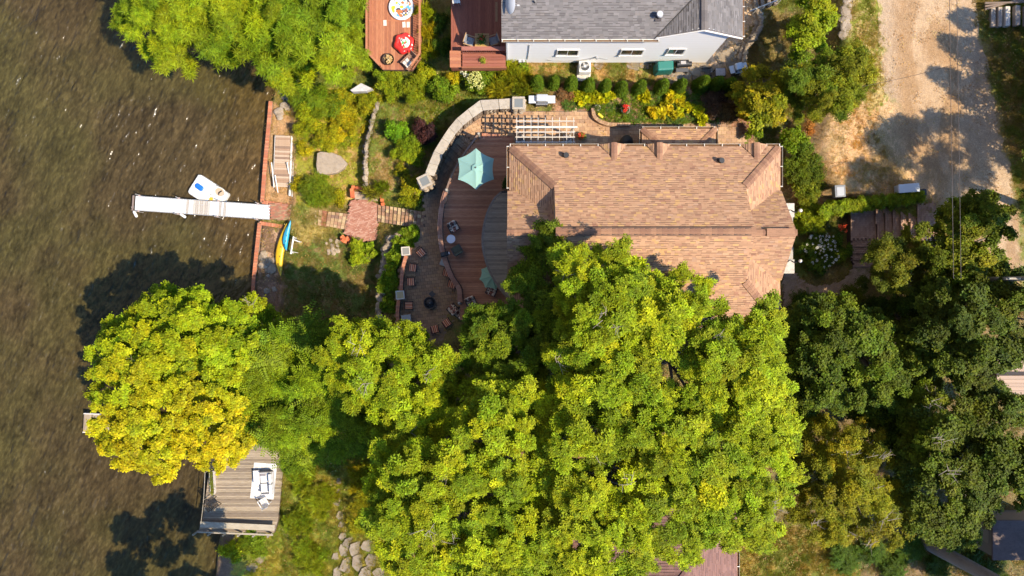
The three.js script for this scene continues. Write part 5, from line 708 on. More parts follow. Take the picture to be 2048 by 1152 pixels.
floral(907, 454, LP, 0.5, 'floral cushioned armchair beside the round white table'); floral(983, 582, LP, -0.4, 'floral cushioned armchair below the green parasol'); floral(942, 604, LP, 0.4, 'floral cushioned armchair at the deck end rail'); floral(905, 618, LL, -2.4, 'floral cushioned armchair beside the fire pit'); floral(918, 626, LL, -2.2, 'floral cushioned armchair tucked under the deck corner');
{ const t = thing('round_table', 'small round white side table on the timber deck', 'table', put(902, 478, LP, 0.5)); part('table_top', cyl(0.27, 0.27, 0.03, 0, 0.5, 0, 32), M([0.62, 0.62, 0.66], 0.35), t); part('rim', new THREE.TorusGeometry(0.27, 0.015, 8, 40).rotateX(Math.PI / 2).translate(0, 0.515, 0), M([0.6, 0.6, 0.63], 0.4), t); for (let i = 0; i < 3; i++) part('leg', rod(V(0.22 * Math.cos(i * 2.1), 0, 0.22 * Math.sin(i * 2.1)), V(0.05 * Math.cos(i * 2.1), 0.49, 0.05 * Math.sin(i * 2.1)), 0.015), BLACK, t); }
{ const t = thing('deck_armchair', 'dark olive green armchair beside the round white table', 'chair', put(914, 500, LP, 0.5), -2.6), m = M([0.075, 0.085, 0.06], 0.9, { map: grainT }); part('seat_cushion', rbox(0.56, 0.16, 0.56, 0.06, 0, 0.42, 0.03), m, t); const b = part('back_cushion', rbox(0.56, 0.5, 0.14, 0.06), m, t); b.position.set(0, 0.7, -0.26); b.rotation.x = -0.2; for (const x of [-0.31, 0.31]) { part('armrest', rbox(0.06, 0.05, 0.58, 0.02, x, 0.58, 0), DKGREY, t); part('leg', cyl(0.02, 0.02, 0.55, x, 0.28, 0.25, 6), BLACK, t); part('leg', cyl(0.02, 0.02, 0.55, x, 0.28, -0.25, 6), BLACK, t); } }
{ const t = thing('table_grill', 'small black lidded grill set on the deck cap board', 'grill', V(W(889, 508, LP + 0.6).x, LP + 0.45, W(0, 508, LP + 0.6).z), 0.2); part('body', rbox(0.55, 0.16, 0.3, 0.05, 0, 0.08, 0), BLACK, t); const l = part('lid', rbox(0.53, 0.14, 0.28, 0.06, 0, 0.2, 0), BLACK, t); part('handle', rbox(0.06, 0.03, 0.16, 0.012, 0.3, 0.2, 0), STEEL, l); }
{ // fire pit
  const t = thing('fire_pit', 'round black fire pit with mesh lid on the lower patio', 'fire pit', put(859, 606, LL, 0.5)); part('bowl', new THREE.LatheGeometry([[0.05, 0.12], [0.25, 0.16], [0.36, 0.34], [0.42, 0.38], [0.42, 0.4], [0.34, 0.38]].map(p => new THREE.Vector2(...p)), 32), BLACK, t); const dome = part('mesh_lid', new THREE.SphereGeometry(0.35, 24, 8, 0, 6.3, 0, 1.1).scale(1, 0.55, 1).translate(0, 0.27, 0), M([0.02, 0.02, 0.022], 0.35, { metalness: 0.4 }), t); part('handle', new THREE.TorusGeometry(0.05, 0.012, 6, 14).translate(0, 0.48, 0), STEEL, dome); for (let i = 0; i < 8; i++) { const a = i * 0.785; part('rib', tube([V(0.33 * Math.cos(a), 0.36, 0.33 * Math.sin(a)), V(0.2 * Math.cos(a), 0.43, 0.2 * Math.sin(a)), V(0, 0.467, 0)], 0.007, 5), DKGREY, dome); } for (let i = 0; i < 3; i++) part('leg', rod(V(0.34 * Math.cos(i * 2.1), 0, 0.34 * Math.sin(i * 2.1)), V(0.26 * Math.cos(i * 2.1), 0.2, 0.26 * Math.sin(i * 2.1)), 0.025), BLACK, t);
  const s = thing('kettle_lid', 'dark square metal tray on the patio above the fire pit', 'tray', put(864, 588, LL, 0.05), 0.78); part('tray_base', rbox(0.34, 0.03, 0.34, 0.01, 0, 0.015, 0), DKGREY, s); for (const k of [-1, 1]) part('rim', rbox(0.34, 0.05, 0.02, 0.008, 0, 0.03, k * 0.16), DKGREY, s);
}
// ---- parasols
function parasol(name, label, px, py, floor, hh, R, n, col, turn, scal) {
  const p = W(px, py, floor + hh), t = thing(name, label, 'parasol', V(p.x, floor, p.z), turn), m = new THREE.MeshPhysicalMaterial({ color: C(col), roughness: 0.85, side: THREE.DoubleSide, transmission: 0.25, thickness: 0 }), can = new THREE.Group(); const apex = V(0, hh + 0.42, 0), pts = []; for (let i = 0; i < n; i++) { const a = i / n * 2 * Math.PI; pts.push(V(Math.sin(a) * R, hh, -Math.cos(a) * R)); }
  for (let i = 0; i < n; i++) { const a = pts[i], b = pts[(i + 1) % n], tri = [], K = 8, J = 8, at = (u, v) => { const e = a.clone().lerp(b, u), sag = 4 * u * (1 - u); e.multiplyScalar(1); e.x *= 1 - scal * sag; e.z *= 1 - scal * sag; e.y = hh + 0.02 * sag; const q = apex.clone().lerp(e, v); q.y -= 0.05 * sag * v * (1 - v) * 2; return q; }; for (let j = 0; j < J; j++) for (let k = 0; k < K; k++) { const A = at(k / K, j / J), B = at((k + 1) / K, j / J), D = at(k / K, (j + 1) / J), E = at((k + 1) / K, (j + 1) / J); tri.push(A, E, D); if (j) tri.push(A, B, E); } const g = geoOf2(tri); part('canopy_panel', g, m, t); part('rib', rod(V(0, hh + 0.36, 0), V(a.x * 0.99, hh - 0.02, a.z * 0.99), 0.01, 0.008, 5), STEEL, t); }
  part('vent_cap', new THREE.ConeGeometry(R * 0.2, 0.09, n, 1, true).translate(0, hh + 0.45, 0), m, t); part('finial', new THREE.SphereGeometry(0.05, 12, 8).translate(0, hh + 0.5, 0), DKGREY, t); part('pole', cyl(0.024, 0.024, hh + 0.4, 0, (hh + 0.4) / 2, 0, 10), STEEL, t); part('base', new THREE.LatheGeometry([[0, 0.1], [0.06, 0.1], [0.22, 0.06], [0.26, 0]].map(q => new THREE.Vector2(...q)), 24), DKGREY, t);
}
const geoOf2 = (tris) => { const a = new Float32Array(tris.length * 3); tris.forEach((p, i) => { a[3 * i] = p.x; a[3 * i + 1] = p.y; a[3 * i + 2] = p.z; }); const g = new THREE.BufferGeometry(); g.setAttribute('position', new THREE.BufferAttribute(a, 3)); g.computeVertexNormals(); return g; };
parasol('teal_parasol', 'six sided teal parasol open over the timber deck', 952, 338, LP, 2.35, 1.3, 6, [0.27, 0.48, 0.43], 0.0, 0.08);
parasol('green_parasol', 'mint green parasol half hidden under the grey balcony', 985, 553, LP, 2.0, 0.85, 8, [0.3, 0.48, 0.32], 0.2, 0.1);
S0: { const t = thing('pot_plant', 'dark potted bush beside the grey balcony post', 'plant', put(1012, 366, LP, 0.7)); part('pot', new THREE.LatheGeometry([[0, 0], [0.16, 0], [0.22, 0.35], [0.25, 0.36], [0.2, 0.34]].map(q => new THREE.Vector2(...q)), 20), M([0.3, 0.14, 0.08], 0.9), t); const l = []; lobe(l, V(0, 0.7, 0), 0.38, 40, [0.05, 0.09, 0.014], 1, 1); scatterL('foliage', 'fine', l, t); }
// ---- pergola with pots
{
  const PERG = M([0.56, 0.51, 0.45], 0.6);
  const y = LP + 2.5, t = thing('white_pergola', 'white timber pergola over the patio against the brown house', 'pergola', V(0, 0, 0)); const X = (px) => W(px, 0, y).x, Z = (py) => W(0, py, y).z;
  [[242, 0.045], [254, 0.11], [264, 0.045], [274, 0.05], [284, 0.05]].forEach(([py, w], i) => part('beam', box(X(i === 1 ? 1155 : 1150) - X(1031), 0.12, w, (X(1031) + X(i === 1 ? 1155 : 1150)) / 2, y - 0.06, Z(py)), PERG, t)); for (let i = 0; i < 9; i++) part('rafter', box(0.032, 0.1, Z(294) - Z(234), lerp(X(1033.5), X(1148), i / 8), y - 0.168, (Z(234) + Z(294)) / 2), PERG, t); for (const px of [1035, 1146]) for (const py of [254, 290]) part('post', rbox(0.12, y - LP - 0.2, 0.12, 0.01, X(px), (y + LP) / 2 - 0.12, Z(py)), PERG, t);
  for (const [px, l] of [[1040, 'rough stone plinth under the pergola beside the deck'], [1134, 'rough stone plinth under the pergola beside the red flowers']]) { const s = thing('stone_plinth', l, 'plinth', put(px, 277, LP, 0.6)); part('plinth_core', box(0.5, 0.55, 0.5, 0, 0.27, 0), CON, s); for (let i = 0; i < 10; i++) stone(s, 'stone', V(0.24 * Math.cos(i * 0.63), 0.15 + 0.3 * (i % 2), 0.24 * Math.sin(i * 0.63)), 0.15, 0.9); part('bowl', cyl(0.22, 0.14, 0.2, 0, 0.68, 0, 16), M([0.1, 0.08, 0.07], 0.8), s); }
  const pot = (name, label, px, py, fl, r, h, col, leafc, flow) => { const s = thing(name, label, 'flower pot', put(px, py, fl, h)); part('pot', new THREE.LatheGeometry([[0, 0], [r * 0.6, 0], [r * 0.75, h * 0.5], [r, h], [r * 0.86, h], [r * 0.8, h * 0.85], [0, h * 0.85]].map(q => new THREE.Vector2(...q)), 24), M(col, 0.9, { map: grainT }), s); const l = []; lobe(l, V(0, h + 0.02, 0), r * 1.05, 16, leafc, 0.7, 0.6); scatterL('foliage', 'fine', l, s); if (flow) { const f = []; for (let i = 0; i < flow[1]; i++) f.push([V(rr(-r, r) * 0.7, h + r * 0.6 + 0.05, rr(-r, r) * 0.7), V(0, 1, 0), flow[2], flow[0]]); scatter('blossoms', 'petal', f, s, dryM); } };
  pot('flower_pot', 'pot of red and yellow flowers at the pergola corner', 1163, 272, LP, 0.26, 0.35, [0.25, 0.12, 0.07], [0.17, 0.19, 0.02], [[0.6, 0.05, 0.03], 8, 0.9]); pot('stone_urn', 'stone urn with bright red geranium in the ground cover', 1251, 219, LP, 0.3, 0.45, [0.42, 0.38, 0.32], [0.13, 0.15, 0.03], [[0.75, 0.03, 0.02], 6, 1.3]); pot('white_bowl', 'pale round bowl planter at the corner of the bed edging', 1195, 215, LP, 0.2, 0.35, [0.6, 0.55, 0.48], [0.12, 0.15, 0.03]);
  single('yellow_scoop', rbox(0.42, 0.1, 0.16, 0.05, 0, 0.05, 0).rotateY(-0.7).translate(W(1201, 231, LP + 0.4).x, LP + 0.36, W(0, 231, LP + 0.4).z), M([0.7, 0.5, 0.03], 0.5), 'small yellow scoop lying on the bed edging', 'scoop');
}
// ---- grills on the patio and behind the white house
function gasGrill(label, p, a, len, hoodM) { const t = thing('gas_grill', label, 'grill', p, a); const sm = M([0.6, 0.61, 0.63], 0.4, { metalness: 0.35 }); part('shelf', rbox(len * 0.28, 0.06, 0.5, 0.025, -len * 0.36, 0.9, 0), sm, t); part('shelf', rbox(len * 0.28, 0.06, 0.5, 0.025, len * 0.36, 0.9, 0), sm, t); part('fire_box', rbox(len * 0.45, 0.25, 0.52, 0.04, 0, 0.82, 0), DKGREY, t); const h = part('hood', rbox(len * 0.45, 0.26, 0.48, 0.09, 0, 1.05, -0.05), hoodM, t); part('handle', rod(V(-len * 0.17, 1.06, 0.26), V(len * 0.17, 1.06, 0.26), 0.018), STEEL, h); part('control_panel', rbox(len * 0.44, 0.12, 0.06, 0.015, 0, 0.82, 0.29), STEEL, t); for (let i = 0; i < 4; i++) part('knob', cyl(0.025, 0.025, 0.03, 0, 0, 0, 10).rotateX(Math.PI / 2).translate(-len * 0.14 + i * len * 0.093, 0.82, 0.335), BLACK, t); part('cart', box(len * 0.44, 0.62, 0.48, 0, 0.38, 0), DKGREY, t); for (const x of [-1, 1]) part('wheel', cyl(0.08, 0.08, 0.04, 0, 0, 0, 14).rotateZ(Math.PI / 2).translate(x * len * 0.2, 0.08, 0.2), BLACK, t); }
gasGrill('stainless gas grill with side shelves beside the curved wall pier', put(1084, 198, LP - 0.05, 1), 0, 1.72, M([0.62, 0.64, 0.66], 0.3, { metalness: 0.5 }));
gasGrill('stainless gas grill with tilted hood at the sandy walk corner', put(1478, 135, NB, 1), 0.25, 1.15, M([0.62, 0.64, 0.66], 0.3, { metalness: 0.5 }));
{ const t = thing('black_grill', 'black wheeled smoker grill next to the green cover', 'grill', put(1366, 126, NB, 0.9), 0.05); part('barrel', cyl(0.24, 0.24, 0.75, 0, 0, 0, 20).rotateZ(Math.PI / 2).translate(0, 0.75, 0), BLACK, t); part('fire_box', cyl(0.17, 0.17, 0.28, 0, 0, 0, 16).rotateZ(Math.PI / 2).translate(0.48, 0.62, 0), BLACK, t); part('shelf', rbox(0.8, 0.04, 0.26, 0.01, 0, 0.62, 0.36), DKGREY, t); part('lid_plate', rbox(0.34, 0.03, 0.2, 0.01, 0, 1.0, 0), M([0.35, 0.33, 0.32], 0.5), t); part('chimney', cyl(0.04, 0.04, 0.3, -0.3, 1.1, 0, 10), DKGREY, t); for (const x of [-0.32, 0.32]) for (const z of [-0.2, 0.25]) part('leg', cyl(0.02, 0.02, 0.6, x, 0.3, z, 6), DKGREY, t); for (const x of [-0.36, 0.36]) part('wheel', cyl(0.13, 0.13, 0.04, 0, 0, 0, 14).rotateZ(Math.PI / 2).translate(x, 0.13, 0.27), BLACK, t); }
{ const t = thing('covered_grill', 'grill under a crumpled teal green cover behind the white house', 'grill', put(1330, 132, NB, 0.9), 0.06), g = new RoundedBoxGeometry(1.2, 1.05, 0.7, 8, 0.12), p = g.attributes.position; for (let i = 0; i < p.count; i++) { const x = p.getX(i), y = p.getY(i), z = p.getZ(i), k = 0.09 * (fbm(x * 4 + y * 2, z * 4 + y * 3, 3) - 0.5); p.setXYZ(i, x * (1 - 0.12 * (y + 0.5)) + k, y + (y > 0.3 ? 1.2 * k : 0), z * (1 - 0.1 * (y + 0.5)) + k); } g.computeVertexNormals(); g.translate(0, 0.53, 0); part('cover', g, M([0.015, 0.15, 0.12], 0.5), t); for (const x of [-0.4, 0.4]) part('wheel', cyl(0.08, 0.08, 0.05, 0, 0, 0, 12).rotateZ(Math.PI / 2).translate(x, 0.06, 0.3), BLACK, t); }
{ const t = thing('storage_bench', 'dark framed low table with pale slab top by the grill', 'table', put(1441, 144, NB, 0.6), 0.03); part('table_top', rbox(0.62, 0.05, 0.48, 0.015, 0, 0.6, 0), M([0.45, 0.38, 0.36], 0.7, { map: grainT }), t); part('frame', [box(0.7, 0.05, 0.56, 0, 0.55, 0)], M([0.06, 0.04, 0.035], 0.8), t); for (const x of [-0.3, 0.3]) for (const z of [-0.22, 0.22]) part('leg', box(0.05, 0.54, 0.05, x, 0.27, z), M([0.06, 0.04, 0.035], 0.8), t); const u = thing('wire_crate', 'low wire crate beside the dark framed table', 'crate', put(1415, 142, NB, 0.3), 0.05); for (let i = 0; i < 7; i++) { part('wire', rod(V(-0.3 + i * 0.1, 0.3, -0.25), V(-0.3 + i * 0.1, 0.3, 0.25), 0.008, 0.008, 5), DKGREY, u); } for (const z of [-0.25, 0.25]) part('side', box(0.62, 0.28, 0.012, 0, 0.15, z), M([0.15, 0.12, 0.1], 0.8), u); part('bottle', cyl(0.035, 0.035, 0.3, 0.26, 0.2, 0.05, 10), M([0.5, 0.5, 0.5], 0.4), u); }
{ const t = thing('covered_kettle_grill', 'round kettle grill under a black fitted cover against the porch', 'grill', put(1255, 281, LP, 0.9)), g = new THREE.LatheGeometry([[0, 0.98], [0.08, 0.97], [0.3, 0.86], [0.4, 0.7], [0.42, 0.4], [0.4, 0.12], [0.38, 0.1]].map(q => new THREE.Vector2(...q)), 40), p = g.attributes.position; for (let i = 0; i < p.count; i++) { const a = Math.atan2(p.getZ(i), p.getX(i)), k = 1 + 0.035 * Math.sin(a * 7) * (1 - p.getY(i)) + 0.02 * Math.sin(a * 3 + 1); p.setXYZ(i, p.getX(i) * k, p.getY(i), p.getZ(i) * k); } g.computeVertexNormals(); part('cover', g, M([0.02, 0.021, 0.024], 0.6), t); part('drawstring', new THREE.TorusGeometry(0.4, 0.012, 6, 40).rotateX(Math.PI / 2).translate(0, 0.12, 0), M([0.15, 0.13, 0.1], 0.8), t); for (let i = 0; i < 3; i++) part('leg', rod(V(0.3 * Math.cos(i * 2.1), 0, 0.3 * Math.sin(i * 2.1)), V(0.2 * Math.cos(i * 2.1), 0.5, 0.2 * Math.sin(i * 2.1)), 0.015), STEEL, t); }
{ // condenser
  const t = thing('air_conditioner', 'white outdoor air conditioning condenser on a concrete pad', 'air conditioner', put(1170, 132, NB + 0.1, 0.75)); t.position.y = NB - 0.02; part('pad', rbox(0.9, 0.12, 1.05, 0.02, 0, 0.05, 0.22), M([0.55, 0.5, 0.43], 0.9, { map: grainT }), t); const wm = M([0.6, 0.58, 0.54], 0.5); part('cabinet', rbox(0.78, 0.7, 0.74, 0.06, 0, 0.46, 0), wm, t); for (let i = 0; i < 9; i++) part('louver', rbox(0.7, 0.02, 0.02, 0.006, 0, 0.2 + i * 0.065, 0.375), M([0.3, 0.29, 0.28], 0.5), t); part('fan_well', cyl(0.3, 0.3, 0.02, 0, 0.815, 0, 32), M([0.03, 0.03, 0.03], 0.7), t); part('rim', new THREE.TorusGeometry(0.31, 0.03, 8, 36).rotateX(Math.PI / 2).translate(0, 0.82, 0), wm, t); for (let i = 0; i < 4; i++) { const b = part('fan_blade', rbox(0.24, 0.015, 0.14, 0.006, 0.15, 0, 0), M([0.3, 0.28, 0.25], 0.5), t); b.position.y = 0.835; b.rotation.set(0.2, i * 1.57 + 0.4, 0); } const hub = part('hub', cyl(0.08, 0.08, 0.04, 0, 0.85, 0, 16), wm, t); for (let i = 0; i < 4; i++) part('guard_ring', new THREE.TorusGeometry(0.1 + i * 0.06, 0.005, 5, 30).rotateX(Math.PI / 2).translate(0, 0.855, 0), M([0.2, 0.2, 0.2], 0.5), t); }
// ---- on the wine red deck
{
  const t = thing('deck_table', 'square wooden table with a plant on the wine red deck', 'table', put(964, 81, DA, 0.7)); for (let i = 0; i < 6; i++) part('table_slat', rbox(0.9, 0.03, 0.14, 0.008, 0, 0.7, -0.38 + i * 0.152), M(i === 4 || i === 5 ? [0.5, 0.3, 0.1] : [0.4, 0.24, 0.1], 0.7, { map: woodT }), t); for (const x of [-0.38, 0.38]) for (const z of [-0.38, 0.38]) part('leg', box(0.06, 0.68, 0.06, x, 0.34, z), M([0.35, 0.2, 0.09], 0.7), t);
  const pl = thing('table_plant', 'leafy green pot plant with red flowers on the square table', 'plant', V(t.position.x, DA + 0.715, t.position.z)); part('pot', cyl(0.1, 0.08, 0.14, 0, 0.07, 0, 14), M([0.2, 0.1, 0.06], 0.8), pl); const l = []; lobe(l, V(0, 0.25, 0), 0.24, 30, [0.06, 0.12, 0.014], 0.8, 0.8); scatterL('foliage', 'fine', l, pl); scatter('blossoms', 'petal', [[V(0.1, 0.45, -0.08), V(0, 1, 0), 0.8, [0.6, 0.04, 0.03]], [V(-0.12, 0.42, 0.02), V(0, 1, 0), 0.8, [0.6, 0.04, 0.03]], [V(0.02, 0.45, 0.1), V(0, 1, 0), 0.8, [0.6, 0.04, 0.03]]], pl, dryM);
  const ch = (px, py, a, l) => { const c = thing('cushioned_chair', l, 'chair', put(px, py, DA, 0.45), a), wm = M([0.42, 0.26, 0.13], 0.7, { map: woodT }); part('cushion', rbox(0.52, 0.1, 0.52, 0.04, 0, 0.44, 0), M([0.25, 0.25, 0.26], 0.9, { map: grainT }), c); const b = part('back_cushion', rbox(0.5, 0.45, 0.1, 0.04), M([0.22, 0.22, 0.23], 0.9, { map: grainT }), c); b.position.set(0, 0.7, -0.28); b.rotation.x = -0.15; for (const x of [-0.3, 0.3]) { part('armrest', rbox(0.06, 0.04, 0.66, 0.01, x, 0.62, -0.02), wm, c); part('leg', box(0.05, 0.6, 0.05, x, 0.3, 0.28), wm, c); part('leg', box(0.05, 0.6, 0.05, x, 0.3, -0.3), wm, c); } part('backrest_frame', rbox(0.62, 0.05, 0.05, 0.01, 0, 0.92, -0.33), wm, c); };
  ch(940, 83, 1.25, 'wooden armchair with grey cushion facing the tall grass side of the square table'); ch(987, 82, -1.25, 'wooden armchair with grey cushion between square table and white house');
  const b = thing('planter_pot', 'small yellow green pot plant on the wine red planter bench', 'plant', V(W(967, 121, DA + 0.5).x, DA + 0.38, W(0, 121, DA + 0.5).z)); part('pot', cyl(0.12, 0.09, 0.15, 0, 0.07, 0, 14), M([0.3, 0.12, 0.06], 0.8), b); const l2 = []; lobe(l2, V(0, 0.2, 0), 0.2, 24, [0.25, 0.26, 0.02], 0.8, 0.7); scatterL('foliage', 'fine', l2, b);
  const w = thing('white_deck_chair', 'white plastic deck chair at the wine red deck edge', 'chair', put(912, -2, DA, 0.4), 0.1); part('seat', rbox(0.5, 0.05, 0.55, 0.02, 0, 0.4, 0), WHITE, w); const bb = part('backrest', rbox(0.5, 0.6, 0.04, 0.02), WHITE, w); bb.position.set(0, 0.7, -0.3); bb.rotation.x = -0.2; for (const x of [-0.22, 0.22]) for (const z of [-0.22, 0.22]) part('leg', cyl(0.02, 0.02, 0.4, x, 0.2, z, 8), WHITE, w);
}
// ---- on the picket deck
{
  const blobT = tex(256, 256, (u, v) => { const x = u * 2 - 1, y = v * 2 - 1, r = Math.hypot(x, y), a = fbm(u * 6 + 2, v * 6, 2), b = fbm(u * 5 + 9, v * 5 + 4, 2); if (r > 0.86) return [0.7, 0.7, 0.72]; if (x > 0.05 && y > 0.2 && (Math.floor(u * 14) + Math.floor(v * 14)) % 2) return [0.04, 0.06, 0.12]; if (a > 0.64) return [0.55, 0.42, 0.04]; if (a < 0.33) return [0.5, 0.16, 0.05]; if (b > 0.65) return [0.1, 0.35, 0.6]; if (b < 0.32) return [0.06, 0.06, 0.08]; return [0.72, 0.72, 0.74]; });
  const t = thing('round_pool_float', 'large round white pool float printed with coloured blots', 'pool float', put(802, 13, DB, 0.25)); part('mat', upUV(cyl(0.78, 0.78, 0.1, 0, 0.14, 0, 48), 1.7), M([1, 1, 1], 0.35, { map: blobT }), t); part('ring', new THREE.TorusGeometry(0.76, 0.11, 12, 48).rotateX(Math.PI / 2).translate(0, 0.12, 0), M([0.7, 0.72, 0.76], 0.3), t);
  const r = thing('red_pool_float', 'red inflatable pool toy with white printed middle', 'pool float', put(808, 85, DB, 0.4), 0.3); const g = new THREE.TorusGeometry(0.5, 0.2, 14, 36).rotateX(Math.PI / 2), p = g.attributes.position; for (let i = 0; i < p.count; i++) { const a = Math.atan2(p.getZ(i), p.getX(i)), k = 1 + 0.07 * Math.cos(a * 6); p.setXYZ(i, p.getX(i) * k, p.getY(i) * 1.05 + 0.22, p.getZ(i) * k); } g.computeVertexNormals(); part('ring', g, M([0.62, 0.03, 0.025], 0.3), r);
  const redT = tex(128, 128, (u, v) => { const a = fbm(u * 5, v * 5 + 3, 2), b = fbm(u * 7 + 5, v * 7, 2); if (a > 0.62) return [0.6, 0.05, 0.04]; if (b > 0.66) return [0.1, 0.4, 0.12]; if (b < 0.3) return [0.05, 0.05, 0.06]; return [0.75, 0.73, 0.7]; }); part('printed_cushion', upUV(new THREE.SphereGeometry(0.42, 28, 14).scale(1, 0.5, 1).translate(0.06, 0.28, -0.02), 0.8), M([1, 1, 1], 0.35, { map: redT }), r); for (let i = 0; i < 5; i++) part('white_patch', new THREE.SphereGeometry(0.09, 12, 8).scale(1, 0.45, 1).translate(0.52 * Math.cos(i * 1.26 + 0.6), 0.38, 0.52 * Math.sin(i * 1.26 + 0.6)), M([0.72, 0.7, 0.68], 0.35), r);
  const f = thing('fire_bowl', 'round dark bowl heaped with split yellow firewood', 'fire bowl', put(776, 118, DB, 0.3)); part('bowl', new THREE.LatheGeometry([[0, 0.02], [0.26, 0.05], [0.37, 0.26], [0.4, 0.28], [0.38, 0.25]].map(q => new THREE.Vector2(...q)), 28), M([0.05, 0.03, 0.02], 0.6), f); for (let i = 0; i < 22; i++) { const a = rr(0, 6.28), q = 0.27 * Math.sqrt(rnd()), m = part('firewood', rbox(rr(0.14, 0.26), 0.07, 0.08, 0.015), M([[0.5, 0.34, 0.14], [0.58, 0.42, 0.2], [0.4, 0.24, 0.09]][i % 3], 0.9, { map: woodT }), f); m.position.set(Math.cos(a) * q, 0.22 + rr(0, 0.1), Math.sin(a) * q); m.rotation.set(rr(-0.3, 0.3), rr(0, 6), rr(-0.3, 0.3)); }
  const c = thing('wood_lounge_chair', 'brown wooden lounge chair with pale cushion squares on the picket deck', 'chair', put(818, 122, DB, 0.45), -0.8), wm = M([0.3, 0.17, 0.11], 0.75, { map: woodT }); for (const x of [-0.33, 0.33]) { part('side_rail', rbox(0.07, 0.06, 0.95, 0.01, x, 0.42, 0), wm, c); part('leg', box(0.06, 0.42, 0.06, x, 0.21, 0.42), wm, c); part('leg', box(0.06, 0.42, 0.06, x, 0.21, -0.42), wm, c); } for (let i = 0; i < 6; i++) part('seat_slat', rbox(0.6, 0.03, 0.13, 0.008, 0, 0.38, -0.38 + i * 0.15), wm, c); for (const [x, z] of [[-0.13, 0.05], [0.13, 0.05], [-0.13, 0.3], [0.13, 0.3]]) part('cushion', rbox(0.24, 0.07, 0.22, 0.025, x, 0.44, z), M([0.55, 0.48, 0.42], 0.9), c); part('backrest', rbox(0.66, 0.5, 0.05, 0.015).rotateX(-0.3).translate(0, 0.65, -0.48), wm, c);
  for (const [px, py, a] of [[770, 46, 0.05], [808, 49.5, 0.08], [816.5, 49.5, 0]]) single('pale_tile', rbox(0.22, 0.03, 0.38, 0.006).rotateY(a).translate(W(px, py, DB).x, DB + 0.016, W(0, py, DB).z), M([0.62, 0.53, 0.47], 0.8), px < 780 ? 'pale rectangular tile lying alone on the picket deck boards' : 'pale rectangular tile, one of two side by side below the round float', 'tile', 'tiles on the picket deck');
}
